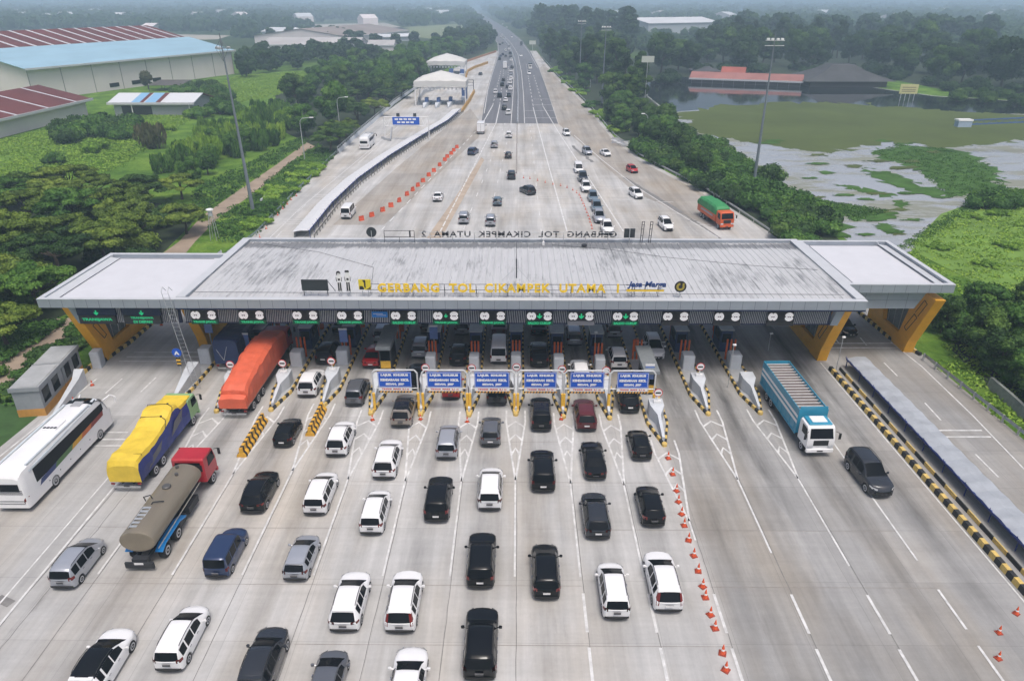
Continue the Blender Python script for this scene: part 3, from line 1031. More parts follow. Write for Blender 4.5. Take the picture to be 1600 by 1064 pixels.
def toll_island(x, y, k, w, back=84.0):
    r = thing('toll_island', 'toll lane island with black and yellow kerb ' + ISLNAME[k], 'traffic island', (x, y, 0), 0, 'toll islands')
    L = back - y
    mb = MB()
    mb.prism([(-0.16, 0.5), (0.16, 0.5), (w - 0.18, 3.6), (w - 0.18, L - 0.5), (-w + 0.18, L - 0.5), (-w + 0.18, 3.6)], 'z', 0.0, 0.20)
    mb.build('slab', CONC, r)
    mb = MB()
    striped_kerb(mb, [(-w + 0.12, L), (-w + 0.12, 3.6), (-0.1, 0.3)], 0.24, 0.30)
    striped_kerb(mb, [(w - 0.12, L), (w - 0.12, 3.6), (0.1, 0.3)], 0.24, 0.30)
    mb.lathe([(0.24, 0.02), (0.24, 0.26), (0.16, 0.34)], (0, 0.2, 0), 10, m=0)
    mb.build('kerb', [KERB_Y, KERB_K], r)
    # crash block: a tall block at the back running forward into a low narrow fin
    c = w * 0.62
    mb = MB()
    mb.add([(-0.11, 0.7, 0.2), (0.11, 0.7, 0.2), (0.11, 0.7, 0.55), (-0.11, 0.7, 0.55),
            (-0.16, 3.2, 0.2), (0.16, 3.2, 0.2), (0.14, 3.2, 1.25), (-0.14, 3.2, 1.25),
            (-c, 4.3, 0.2), (c, 4.3, 0.2), (c, 4.3, 1.55), (-c, 4.3, 1.55),
            (-c, 5.4, 0.2), (c, 5.4, 0.2), (c, 5.4, 1.62), (-c, 5.4, 1.62)],
           [(0, 1, 2, 3)] + [f for o in (0, 4, 8) for f in ((o, o + 4, o + 5, o + 1), (o + 1, o + 5, o + 6, o + 2), (o + 2, o + 6, o + 7, o + 3), (o + 3, o + 7, o + 4, o))] + [(15, 14, 13, 12)])
    mb.build('crash_block', PALEC, r)
    mb = MB()
    mb.box(-c * .62, c * .62, 4.255, 4.285, 1.0, 1.36)
    mb.box(-c * .62, c * .62, 4.24, 4.255, 1.02, 1.34)
    mb.build('direction_plate', BLUE, r)
    mb = MB()
    mb.bbox(-c * .95, c * .95, 8.6, 9.9, 0.2, 1.75, 0.08)
    mb.build('rear_block', PALEC, r)
    mb = MB()
    mb.tube((0, 0, 0.2), (0, 0, 2.45), 0.10, 0.10, 8)
    repeat('guard_bollard', mb.mesh('guard_bollard', GATE_O), [(q * c * 2.2, yy, 0) for q in (-0.3, 0.0, 0.3) for yy in (10.9, 16.0)], r)
    return r


for k, (x, y) in enumerate(ISL):
    toll_island(x, y, k, 0.85 if 3 <= k <= 8 else 1.0)

BOOTH = mat('booth_blue', (0.014, 0.035, 0.11), 0.45, var=0.1)
BOOTHG = mat('booth_grey', (0.055, 0.058, 0.062), 0.5)
for k, (x, y) in enumerate(ISL):
    r = thing('toll_booth', 'dark toll booth on the island ' + ISLNAME[k], 'booth', (x, y + 12.6, 0.2), 0, 'toll booths under the canopy')
    w = 0.62
    if k in (3, 9):
        r.location.y -= 4.0
        r['label'] = 'tall grey booth with an orange panel behind the leftmost blue gantry sign' if k == 3 else 'long grey booth behind the rightmost blue gantry sign'
        mb = MB()
        mb.bbox(-.75, .75, -.9, 4.6, 2.625, 2.95, .05)
        mb.build('roof_box', mat('booth_top_grey', (.20, .22, .23), .6, var=.15), r)
        mb = MB()
        mb.box(-.5, .5, -.05, -.015, .2, 1.0)
        mb.build('front_panel', YELLOW, r)
    mb = MB()
    mb.bbox(-w, w, 0, 2.8, 0.0, 2.5, 0.05)
    mb.build('cabin', BOOTHG if k in (3, 9) else BOOTH, r)
    mb = MB()
    mb.box(-w - 0.012, -w - 0.002, 0.5, 2.3, 1.1, 2.1)
    mb.box(w + 0.002, w + 0.012, 0.5, 2.3, 1.1, 2.1)
    mb.box(-w + .15, w - .15, -0.012, -0.002, 1.1, 2.1)
    mb.build('window', GLASS, r)
    mb = MB()
    mb.bbox(-w - 0.1, w + 0.1, -0.15, 2.95, 2.505, 2.62, 0.04)
    mb.build('roof', GALV, r)
for k, (x, y) in enumerate(ISL):
    r = thing('barrier_gate', 'orange barrier gate on the island ' + ISLNAME[k], 'barrier gate', (x + 0.25, y + 18.0, 0.2), 0, 'barrier gates')
    mb = MB()
    mb.bbox(-0.22, 0.22, -0.2, 0.2, 0, 1.35, 0.04)
    mb.build('housing', GATE_O, r)
    mb = MB()
    if k in (9, 11):
        mb.tube((0.2, -0.22, 1.05), (3.0, -0.22, 1.1), 0.05, 0.04, 6)
    elif k == 10:
        mb.tube((0.2, -0.22, 1.05), (3.0, -0.22, 1.9), 0.05, 0.04, 6)
    else:
        mb.tube((0.05, -0.25, 1.05), (0.25, -0.25, 3.6), 0.045, 0.035, 6)
    mb.build('arm', WHITE, r)
    mb = MB()
    mb.lathe([(0.14, -0.1), (0.14, 0.1)], (0.08, -0.26, 1.05), 10, 'y')
    mb.build('hub', DARK, r)

# no-entry discs on short posts over the crash blocks
SIGNW = mat('sign_white', (0.80, 0.80, 0.79), 0.45, var=0.03)
DISC = [0, 1, 2, 4, 5, 6, 7, 8, 9, 10]
for k in DISC:
    x, y = ISL[k]
    r = thing('no_entry_sign', 'round red rimmed no entry sign, island ' + ISLNAME[k], 'road sign', (x + 0.05, y + 4.7, 1.59), 0, 'round signs on the crash blocks')
    mb = MB()
    mb.tube((0, 0, 0), (0, 0, 1.0), 0.05, 0.05, 6)
    mb.box(-0.32, 0.32, -0.12, 0.12, 0.0, 0.22)
    mb.build('post', SIGNW, r)
    mb = MB()
    mb.lathe([(0.40, -0.03), (0.40, 0.0)], (0, -0.06, 1.05), 20, 'y')
    mb.build('rim', RED, r)
    mb = MB()
    mb.lathe([(0.335, -0.008), (0.335, 0.0)], (0, -0.092, 1.05), 20, 'y')
    mb.build('face', SIGNW, r)
    mb = MB()
    mb.box(-0.24, 0.24, -0.112, -0.102, 0.98, 1.12)
    mb.build('bar', BLACK, r)

# blue gantry signs with pale portal frames
FRAMEW = mat('portal_white', (0.62, 0.63, 0.63), 0.4, 0.1)
SIGNX = [(-11.0, 3.0), (-6.55, 3.1), (-2.25, 3.15), (2.1, 2.9), (6.3, 3.05), (10.4, 2.8)]
ORD = ['leftmost', 'second from left', 'third from left', 'fourth from left', 'fifth from left', 'rightmost']
STRIPE = []
for k, (x, w) in enumerate(SIGNX):
    y = 56.2
    r = thing('gantry_sign', f'blue LAJUR KHUSUS sign on a pale portal, {ORD[k]} of the six', 'gantry sign', (x, y, 0), 0, 'blue lane gantry signs')
    h = 2.15
    mb = MB()
    l, rr = -2.02, 2.02
    mb.path([(l, 0, 0.2), (l, 0, 3.9), (l + 0.25, 0, 4.2), (rr - 0.25, 0, 4.2), (rr, 0, 3.9), (rr, 0, 0.2)], 0.075, 8)
    mb.tube((l, 0, 2.35), (rr, 0, 2.35), 0.05, 0.05, 6)
    mb.build('portal_frame', FRAMEW, r)
    for q in (l, rr):
        mb = MB()
        mb.tube((q, -0.16, 0.2), (q, -0.16, 1.9), 0.13, 0.13, 10)
        mb.build('bumper_post', YELLOW, r)
    mb = MB()
    mb.box(-w / 2, w / 2, -0.16, -0.10, 2.52, 4.08)
    b = mb.build('board', BLUE, r)
    mb = MB()
    for (a, c2, d, e) in ((-w / 2 + .04, w / 2 - .04, 4.0, 4.03), (-w / 2 + .04, w / 2 - .04, 2.57, 2.60), (-w / 2 + .04, -w / 2 + .07, 2.6, 4.0), (w / 2 - .07, w / 2 - .04, 2.6, 4.0)):
        mb.box(a, c2, -0.166, -0.161, d, e)
    mb.build('border', SIGNW, r)
    lettering('LAJUR  KHUSUS', (0, -0.165, 3.75), SIGNW, r, 0.3, 0.026, 0.004, width=w * .82, height=0.30)
    lettering('KENDARAAN  KECIL', (0, -0.165, 3.28), SIGNW, r, 0.3, 0.026, 0.004, width=w * .86, height=0.27)
    lettering('SEDAN,  JEEP', (0, -0.165, 2.83), SIGNW, r, 0.3, 0.026, 0.004, width=w * .56, height=0.27)
    mb = MB()
    mb.box(-w / 2, w / 2, -0.16, -0.10, 2.16, 2.50)
    mb.build('height_plate', SIGNW, r)
    lettering('TINGGI  MAKS  2,1 m', (0, -0.165, 2.33), RED, r, 0.2, 0.008, 0.004, width=w * .82, height=0.2)
    mb = MB()
    n = 22
    for i in range(n):
        a = -w / 2 - 0.05 + (w + 0.1) * i / n
        mb.add([(a, -0.2, 2.0), (a + (w + .1) / n, -0.2, 2.0), (a + (w + .1) / n + 0.05, -0.2, 2.12), (a + 0.05, -0.2, 2.12), (a, -0.1, 2.0), (a + (w + .1) / n, -0.1, 2.0), (a + (w + .1) / n + .05, -0.1, 2.12), (a + .05, -0.1, 2.12)],
               [(0, 1, 2, 3), (3, 2, 6, 7), (5, 4, 7, 6), (4, 5, 1, 0)], i % 2)
    mb.build('hazard_bar', [KERB_K, mat('hazard_orange', (0.70, 0.36, 0.06), 0.6)], r)

# striped concrete barrier rows in front of two islands
BARR = mat('barrier_yellow', (0.66, 0.36, 0.035), 0.65, var=0.25, scale=3)
for (x, y0, y1, lab) in ((-22.7, 48.6, 54.2, 'black and yellow striped barrier row left of the black hatchback'), (-17.9, 51.8, 56.2, 'black and yellow striped barrier row right of the black hatchback')):
    r = thing('striped_barrier', lab, 'barrier', (x, y0, 0.02))
    mb = MB()
    mb.prism([(-0.42, 0.0), (0.42, 0.0), (0.36, 0.25), (0.16, 0.42), (0.12, 0.85), (-0.12, 0.85), (-0.16, 0.42), (-0.36, 0.25)], 'y', 0, y1 - y0)
    mb.build('block', BARR, r)
    mb = MB()
    n = int((y1 - y0) / 0.7)
    prof = [(-0.43, 0.02), (-0.37, 0.252), (-0.168, 0.425), (-0.127, 0.857), (0.127, 0.857), (0.168, 0.425), (0.37, 0.252), (0.43, 0.02)]
    for i in range(n):
        a = 0.2 + i * 0.7
        rows = []
        for e in (0, 0.28):
            rows.append([(p[0], a + e + (0.25 * (j - 3.5) / 3.5 if j < 4 else 0.25 * (3.5 - j) / 3.5 + 0.05), p[1]) for j, p in enumerate(prof)])
        mb.grid(rows)
    mb.build('painted_stripes', KERB_K, r)

# overhead lane signals on the louvre band
HOUS = mat('signal_housing', (0.030, 0.030, 0.034), 0.5)
LANES = [(318, 'TRANS JAWA', 0), (393, 'TRANS JAWA', 0), (477, 'TRANS JAWA', 0), (547, 'TRANS JAWA', 0), (631, 'SALDO CUKUP', 0), (697, 'TRANS JAWA', 1), (770, 'TRANS JAWA', 0), (843, 'SALDO CUKUP', 2),
         (908, '', 2), (977, 'SALDO CUKUP', 2), (1055, None, 0), (1135, None, 0), (1218, None, 0)]
TEXTG = mat('led_text', (0.02, 0.3, 0.12), 0.5, emit=(0.03, 0.70, 0.30), emit_s=0.36)
LEDP = mat('led_panel_green', (0.004, 0.05, 0.028), 0.4, emit=(0.0, 0.10, 0.04), emit_s=0.15)
DISCM = mat('lit_disc', (0.80, 0.78, 0.78), 0.45, var=0.03, emit=(1.0, 0.95, 0.95), emit_s=0.32)
GREYP = mat('led_panel_grey', (0.22, 0.22, 0.24), 0.5)
ORDL = ['first', 'second', 'third', 'fourth', 'fifth', 'sixth', 'seventh', 'eighth', 'ninth', 'tenth', 'eleventh', 'twelfth', 'thirteenth']


def down_arrow(mb, x, y, z, s):
    mb.prism([(x - .12 * s, z + .5 * s), (x - .12 * s, z - .02 * s), (x - .42 * s, z + .16 * s), (x - .42 * s, z - .1 * s), (x, z - .5 * s), (x + .42 * s, z - .1 * s), (x + .42 * s, z + .16 * s), (x + .12 * s, z - .02 * s), (x + .12 * s, z + .5 * s)], 'y', y, y + 0.01)


for k, (px, txt, arrow) in enumerate(LANES):
    x = at(px, 490, 7.2)[0]
    what = f'green lettering {txt}' if txt else ('a blank grey panel' if txt == '' else 'a blank dark panel')
    r = thing('lane_signal', f'lane signal with two white discs over {what}, {ORDL[k]} from left', 'lane signal', (x, 61.86, 6.14), 0, 'overhead lane signals')
    mb = MB()
    mb.box(-1.22, 1.22, -0.06, 0.12, 0.46, 1.42)
    mb.build('housing', HOUS, r)
    for q in (-0.77, 0.77):
        mb = MB()
        ring = []
        for i in range(24):
            t = 2 * math.pi * i / 24
            rad = 0.44
            if q < 0:
                dd = min(abs(math.sin(t / 1) - 1), abs(math.sin(t) + 1))
            else:
                dd = min(abs(math.cos(t) - 1), abs(math.cos(t) + 1))
            rad -= 0.16 * math.exp(-dd / 0.03)
            ring.append((q + rad * math.cos(t), 0.93 + rad * math.sin(t)))
        mb.prism(ring, 'y', -0.11, -0.07)
        mb.build('limit_disc', DISCM, r)
        mb = MB()
        for a, b2 in ((-0.16, -0.03), (0.02, 0.17)):
            mb.box(q + a, q + b2, -0.122, -0.114, 0.86, 0.99)
        mb.build('figures', mat('worn_black', (0.30, 0.28, 0.28), 0.6), r)
    mb = MB()
    mb.box(-0.28, 0.28, -0.10, -0.065, 0.62, 1.24)
    mb.build('arrow_lamp', BLACK, r)
    if arrow:
        mb = MB()
        down_arrow(mb, 0, -0.115, 0.93, 0.55 if arrow == 2 else 0.4)
        mb.build('arrow', LED, r)
    mb = MB()
    mb.box(-1.28, 1.28, -0.10, 0.1, 0.0, 0.42)
    mb.build('text_panel', LEDP if txt else (GREYP if txt == '' else HOUS), r)
    if txt:
        lettering(txt, (0, -0.105, 0.21), TEXTG, r, 0.3, 0.02, 0.003, width=2.2, height=0.27)
for k, (px, lines, lab) in enumerate(((150, ['TRANSJAWA'], 'single green line TRANSJAWA on the left annex'), (221, ['TRANSJAWA', 'DI DEPAN'], 'two green lines TRANSJAWA DI DEPAN on the left annex'))):
    x = at(px, 490, 7.2)[0]
    r = thing('message_board', 'dark board with green arrow and ' + lab, 'message board', (x, 61.86, 6.14), 0, 'message boards on the left annex')
    mb = MB()
    mb.box(-1.75, 1.75, -0.15, 0.12, 0.0, 0.86)
    mb.build('panel', HOUS, r)
    mb = MB()
    mb.box(-1.85, 1.85, -0.09, 0.12, 0.87, 1.75)
    mb.build('arrow_panel', NAVY, r)
    mb = MB()
    down_arrow(mb, 0, -0.105, 1.12, 0.5)
    mb.build('arrow', LED, r)
    for i, s in enumerate(lines):
        lettering(s, (0, -0.155, 0.43 if len(lines) == 1 else 0.62 - i * 0.38), TEXTG, r, 0.3, 0.015, 0.003, width=2.9 if i == 0 and len(lines) == 1 else (2.2 if i == 0 else 1.8), height=0.36 if len(lines) == 1 else 0.28)
r = thing('blue_plate', 'small blue plate with pale lines on the louvres between two overhead signals', 'sign', (at(593, 489, 7.3)[0], 61.9, 6.75))
mb = MB()
mb.box(-0.75, 0.75, -0.05, 0.05, 0.1, 0.7)
mb.build('plate', mat('sky_blue_plate', (0.02, 0.22, 0.65), 0.4), r)
mb = MB()
mb.box(-0.6, 0.3, -0.06, -0.052, 0.45, 0.5)
mb.box(-0.3, 0.6, -0.06, -0.052, 0.3, 0.34)
mb.build('lines', SIGNW, r)

# ---------------------------------------------------------------- lettering and boards on the roof
GOLD = mat('letter_yellow', (0.83, 0.55, 0.03), 0.45, var=0.12, scale=2)
INK = mat('letter_black', (0.02, 0.02, 0.022), 0.5)
ROOFY = 62.3
zl0, zl1 = z_at(456.5, 0, ROOFY), z_at(443, 0, ROOFY)
xa, xb = at(591, 450, 9.6)[0], at(966, 450, 9.6)[0]


def rail(mb, x0, x1, y, zs, z0, n):
    for z in zs:
        mb.tube((x0, y, z), (x1, y, z), 0.025, 0.025, 5)
    for i in range(n):
        x = x0 + (x1 - x0) * (i + 0.5) / n
        mb.tube((x, y, z0), (x, y, zs[-1]), 0.025, 0.025, 5)
        mb.tube((x, y, zs[-1]), (x, y + 0.7, z0), 0.02, 0.02, 5)


r = thing('roof_sign', 'large yellow letters GERBANG TOL CIKAMPEK UTAMA 1 standing along the front of the roof', 'sign', ((xa + xb) / 2, ROOFY, 8.86))
lettering('GERBANG  TOL  CIKAMPEK  UTAMA  1', (0, -0.08, (zl0 + zl1) / 2 - 8.86), GOLD, r, 1.0, 0.03, 0.09, width=xb - xa, height=zl1 - zl0, space=1.15)
mb = MB()
rail(mb, xa - (xa + xb) / 2 - 1.2, xb - (xa + xb) / 2 + 3, 0.05, [zl0 - 8.86 + 0.18, zl1 - 8.86 - 0.12], 0, 9)
mb.build('support_rail', DARK, r)
RY = 79.0
zr0, zr1 = z_at(370.5, 0, RY), z_at(361.5, 0, RY)
xa2, xb2 = at(656, 366, 10.2)[0], at(966, 366, 10.2)[0]
r = thing('roof_sign', 'dark reversed letters GERBANG TOL CIKAMPEK UTAMA 2 along the rear roof edge', 'sign', ((xa2 + xb2) / 2, RY, 8.8))
lettering('GERBANG  TOL  CIKAMPEK  UTAMA  2', (0, 0, (zr0 + zr1) / 2 - 8.8), INK, r, 1.0, 0.02, 0.07, rot=(math.pi / 2, 0, math.pi), width=xb2 - xa2, height=zr1 - zr0, space=1.15)
mb = MB()
rail(mb, -(xb2 - xa2) / 2 - 0.3, (xb2 - xa2) / 2 + 0.3, -0.12, [zr0 - 8.8 + 0.15, zr1 - 8.8 - 0.1], 0, 9)
mb.build('support_rail', GALV, r)


def roof_board(name, label, px0, px1, py0, py1, y, zbase=8.86):
    z1, z0 = z_at(py0, 0, y), z_at(py1, 0, y)
    zc = (z0 + z1) / 2
    x0, x1 = at(px0, (py0 + py1) / 2, zc)[0], at(px1, (py0 + py1) / 2, zc)[0]
    r = thing(name, label, 'sign', ((x0 + x1) / 2, y, zbase))
    return r, (x1 - x0) / 2, z0 - zbase, z1 - zbase


r, w, z0, z1 = roof_board('sign_board', 'blank dark board on two legs at the left of the roof lettering', 470.5, 512, 438, 455, ROOFY)
mb = MB()
mb.box(-w, w, -0.05, 0.05, z0, z1)
mb.build('panel', mat('board_slate', (0.025, 0.032, 0.036), 0.6), r)
mb = MB()
for q in (-w * .9, w * .9):
    mb.tube((q, 0.08, 0), (q, 0.08, z1), 0.04, 0.04, 5)
    mb.tube((q, 0.08, z1), (q + .4, 1.3, 0), 0.03, 0.03, 5)
mb.build('leg', DARK, r)
r, w, z0, z1 = roof_board('sign_board', 'square yellow emblem board with black curved shapes left of the yellow letters', 560, 579, 437.5, 453, ROOFY)
mb = MB()
mb.box(-w, w, -0.05, 0.05, z0, z1)
mb.build('panel', mat('emblem_yellow', (0.70, 0.56, 0.03), 0.5), r)
mb = MB()
h = z1 - z0
P = lambda pts: [(-w + 2 * w * a, z0 + h * b) for a, b in pts]
mb.prism(P([(0.06, 0.0), (0.44, 0.0), (0.40, 0.22), (0.30, 0.36), (0.06, 0.36)]), 'y', -0.066, -0.052)
mb.prism(P([(0.44, 0.42), (0.58, 0.42), (0.58, 0.97), (0.30, 0.97), (0.42, 0.80), (0.46, 0.62)]), 'y', -0.066, -0.052)
mb.prism(P([(0.62, 0.05), (0.97, 0.05), (0.97, 0.40), (0.90, 0.22), (0.76, 0.12)]), 'y', -0.066, -0.052)
mb.prism(P([(0.46, 0.42), (0.46, 0.28), (0.56, 0.16), (0.60, 0.20), (0.56, 0.42)]), 'y', -0.066, -0.053)
mb.build('emblem', INK, r)
mb = MB()
for q in (-w * .5, w * .5):
    mb.tube((q, 0.08, 0), (q, 0.08, z1), 0.03, 0.03, 5)
mb.build('leg', GALV, r)


def cutout(px, py0, py1, label, cap):
    """flat painted board in the outline of a standing attendant"""
    r, w, z0, z1 = roof_board('figure_board', label, px - 6, px + 6, py0, py1, ROOFY)
    h = z1 - z0
    X = lambda v: v * h * .5
    Z = lambda v: z0 + h * v
    mb = MB()
    mb.prism([(X(-.22), Z(.0)), (X(.22), Z(.0)), (X(.2), Z(.42)), (X(.30), Z(.72)), (X(.16), Z(.80)), (X(-.16), Z(.80)), (X(-.30), Z(.72)), (X(-.2), Z(.42))], 'y', -.04, .0)
    mb.lathe([(X(.17), -0.04), (X(.17), 0.0)], (0, 0, Z(.87)), 12, 'y')
    mb.build('board', SIGNW, r)
    mb = MB()
    for a, b2 in ((-.17, -.03), (.03, .17)):
        mb.prism([(X(a), Z(.04)), (X(b2), Z(.04)), (X(b2 * .9), Z(.42)), (X(a * .9), Z(.42))], 'y', -.06, -.045)
        mb.prism([(X(a - .06), Z(.0)), (X(b2 + .04), Z(.0)), (X(b2), Z(.035)), (X(a), Z(.035))], 'y', -.06, -.045)
    mb.prism([(X(-.10), Z(.52)), (X(.10), Z(.52)), (X(.10), Z(.62)), (X(-.10), Z(.62))], 'y', -.06, -.045)
    mb.prism([(X(.20), Z(.48)), (X(.26), Z(.48)), (X(.28), Z(.68)), (X(.24), Z(.68))], 'y', -.06, -.045)
    mb.prism([(X(-.26), Z(.48)), (X(-.20), Z(.48)), (X(-.24), Z(.68)), (X(-.28), Z(.68))], 'y', -.06, -.045)
    mb.build('painted_uniform', INK, r)
    mb = MB()
    if cap:
        mb.prism([(X(-.20), Z(.91)), (X(.20), Z(.91)), (X(.17), Z(1.0)), (X(-.17), Z(1.0))], 'y', -.07, -.045)
    else:
        mb.prism([(X(-.2), Z(.80)), (X(-.13), Z(.80)), (X(-.11), Z(.90)), (X(.11), Z(.90)), (X(.2), Z(.84)), (X(.2), Z(.92)), (X(.1), Z(1.0)), (X(-.12), Z(.99)), (X(-.2), Z(.92))], 'y', -.07, -.045)
    mb.build('painted_hair' if not cap else 'painted_cap', INK, r)
    mb = MB()
    for q in (-.12, .12):
        mb.tube((X(q), 0.05, 0), (X(q), 0.05, Z(.5)), 0.025, 0.025, 5)
    mb.build('leg', GALV, r)


cutout(529.5, 424, 455, 'black and white figure board with long dark hair on the roof front', False)
cutout(543, 423, 455, 'black and white figure board with a peaked cap on the roof front', True)
DBLUE = mat('logo_blue', (0.010, 0.045, 0.20), 0.45)
r, w, z0, z1 = roof_board('roof_sign', 'slanted blue lettering Jasa Marga over a yellow bar on the roof front', 978, 1039, 438.5, 455.5, ROOFY)
lettering('Jasa Marga', (0.1, -0.06, z0 + (z1 - z0) * .64), DBLUE, r, 1.0, 0.02, 0.06, width=2 * w * .98, height=(z1 - z0) * .66, shear=0.25)
mb = MB()
mb.box(-w * .85, w * .95, -0.06, 0.0, z0 + 0.05, z0 + 0.2)
mb.prism([(-w, z0 + 0.1), (-w * .8, z0), (-w * .75, z0 + .3), (-w * .9, z0 + .34)], 'y', -0.075, -0.062)
mb.build('underline', GOLD, r)
mb = MB()
rail(mb, -w, w, 0.06, [z0 + .2, z0 + (z1 - z0) * .6], 0, 3)
mb.build('support_rail', DARK, r)
r, w, z0, z1 = roof_board('sign_board', 'round black emblem disc with a gold spiral at the right end of the roof lettering', 1053.5, 1072, 438, 456, ROOFY)
zc = (z0 + z1) / 2
mb = MB()
mb.lathe([(w, -0.06), (w, 0.0)], (0, 0, zc), 28, 'y')
mb.build('disc', INK, r)
mb = MB()
ringo = [(w * (0.72 - 0.05 * i / 20) * math.cos(R(100 + 300 * i / 20)), zc + w * (0.72 - 0.05 * i / 20) * math.sin(R(100 + 300 * i / 20))) for i in range(21)]
ringi = [(w * 0.34 * math.cos(R(100 + 300 * i / 20)), zc + w * 0.34 * math.sin(R(100 + 300 * i / 20))) for i in range(21)]
for i in range(20):
    mb.prism([ringo[i], ringo[i + 1], ringi[i + 1], ringi[i]], 'y', -0.075, -0.062)
mb.prism([(w * .30, zc + w * .1), (w * .62, zc + w * .1), (w * .62, zc + w * .66), (w * .30, zc + w * .60)], 'y', -0.078, -0.063)
mb.build('gold_spiral', mat('emblem_gold', (0.42, 0.33, 0.06), 0.4, 0.3), r)
mb = MB()
mb.tube((0, 0.04, 0), (0, 0.04, zc), 0.04, 0.04, 6)
mb.tube((0, 0.04, zc), (0, 1.2, 0), 0.03, 0.03, 6)
mb.build('leg', GALV, r)
# backs of the rear boards
r, w, z0, z1 = roof_board('sign_board', 'dark round disc seen from behind at the left end of the rear roof edge', 572, 588, 356, 371, RY, 8.8)
mb = MB()
mb.lathe([(w, -0.05), (w, 0.05)], (0, 0, (z0 + z1) / 2), 24, 'y')
mb.build('disc', mat('board_slate', (0.025, 0.032, 0.036), 0.6), r)
mb = MB()
mb.tube((0, -0.1, 0), (0, -0.1, z1 * .8), 0.04, 0.04, 6)
mb.build('leg', GALV, r)
r, w, z0, z1 = roof_board('sign_board', 'dark square board seen from behind at the right end of the rear roof lettering', 975, 992, 357, 371, RY, 8.8)
mb = MB()
mb.box(-w, w, -0.05, 0.05, z0, z1)
mb.box(-w, w, -0.07, -0.052, z0, z0 + .08)
mb.box(-w, w, -0.07, -0.052, z1 - .08, z1)
mb.build('panel', mat('board_slate', (0.025, 0.032, 0.036), 0.6), r)
mb = MB()
mb.tube((0, -0.1, 0), (0, -0.1, z1), 0.05, 0.05, 6)
mb.build('leg', GALV, r)
for px, lab in ((1004, 'left'), (1017, 'right')):
    r, w, z0, z1 = roof_board('roof_rack', f'tall thin dark frame standing on the rear roof edge, {lab} of the pair', px - 2.6, px + 2.6, 346, 372, RY, 8.8)
    mb = MB()
    mb.path([(-w, 0, 0), (-w * .6, 0, z1), (w * .8, 0, z1), (w * .2, 0, 0)], 0.04, 5)
    mb.build('frame', DARK, r)
    mb = MB()
    for q in (.35, .65, .85):
        mb.tube((-w * .8, 0, z1 * q), (w * .6, 0, z1 * q), 0.03, 0.03, 5)
    mb.build('rung', DARK, r)
r, w, z0, z1 = roof_board('roof_rack', 'low empty dark frame on the rear roof edge left of the reversed letters', 600, 647, 361, 371, RY, 8.8)
mb = MB()
mb.path([(-w, 0, z0), (-w, 0, z1), (w, 0, z1), (w, 0, z0), (-w, 0, z0)], 0.035, 5)
mb.tube((w - .5, 0, z0), (w - .5, 0, z1), .1, .1, 6)
mb.build('frame', DARK, r)
mb = MB()
for q in (-w, 0, w):
    mb.tube((q, 0, 0), (q, 0, z0), 0.03, 0.03, 5)
mb.build('leg', DARK, r)
# masts and the roof ladder
bx, by = at(807, 434, 8.9)
r = thing('roof_mast', 'dark lightning mast with stays on the middle of the roof deck', 'mast', (bx, by, 8.88))
mb = MB()
mb.tube((0, 0, 0), (0, 0, 2.0), 0.06, 0.06, 6)
mb.tube((0, 0, 2.0), (0, 0, 3.7), 0.03, 0.015, 6)
mb.build('pole', DARK, r)
mb = MB()
for a in range(3):
    mb.tube((0, 0, 1.2), (1.6 * math.cos(a * 2.1 - .6), 1.6 * math.sin(a * 2.1 - .6), 0), 0.02, 0.02, 4)
mb.tube((0, 0, 3.5), (2.6, 0.6, 3.6), 0.02, 0.02, 4)
mb.build('stay', GALV, r)
bx, by = at(849, 383, 8.8)
r = thing('roof_mast', 'thin white rod at the rear edge of the roof', 'mast', (bx, by, 8.8))
mb = MB()
mb.tube((0, 0, 0), (0, 0, 2.6), 0.05, 0.02, 6)
mb.build('pole', SIGNW, r)
mb = MB()
mb.box(-.12, .12, -.12, .12, 0, .4)
mb.build('base_box', SIGNW, r)
r = thing('ladder', 'pale access ladder leaning on the front roof edge by the left annex', 'ladder', (-31.9, 60.4, 0.2))
mb = MB()
LT, LB = (-0.65, 0.4, 9.6), (1.0, -0.6, 0.0)
for q in (-.3, .3):
    mb.tube((LB[0] + q, LB[1], LB[2]), (LT[0] + q, LT[1], LT[2]), 0.024, 0.024, 6)
    mb.path([(LT[0] + q, LT[1], LT[2]), (LT[0] + q, LT[1] + .35, LT[2] + .35), (LT[0] + q, LT[1] + .9, LT[2] - .2)], 0.03, 5)
mb.build('stile', GALV, r)
mb = MB()
for i in range(24):
    t = (i + .5) / 24
    c = [LB[j] + (LT[j] - LB[j]) * t for j in range(3)]
    mb.tube((c[0] - .3, c[1], c[2]), (c[0] + .3, c[1], c[2]), 0.013, 0.013, 5)
mb.build('rungs', GALV, r)

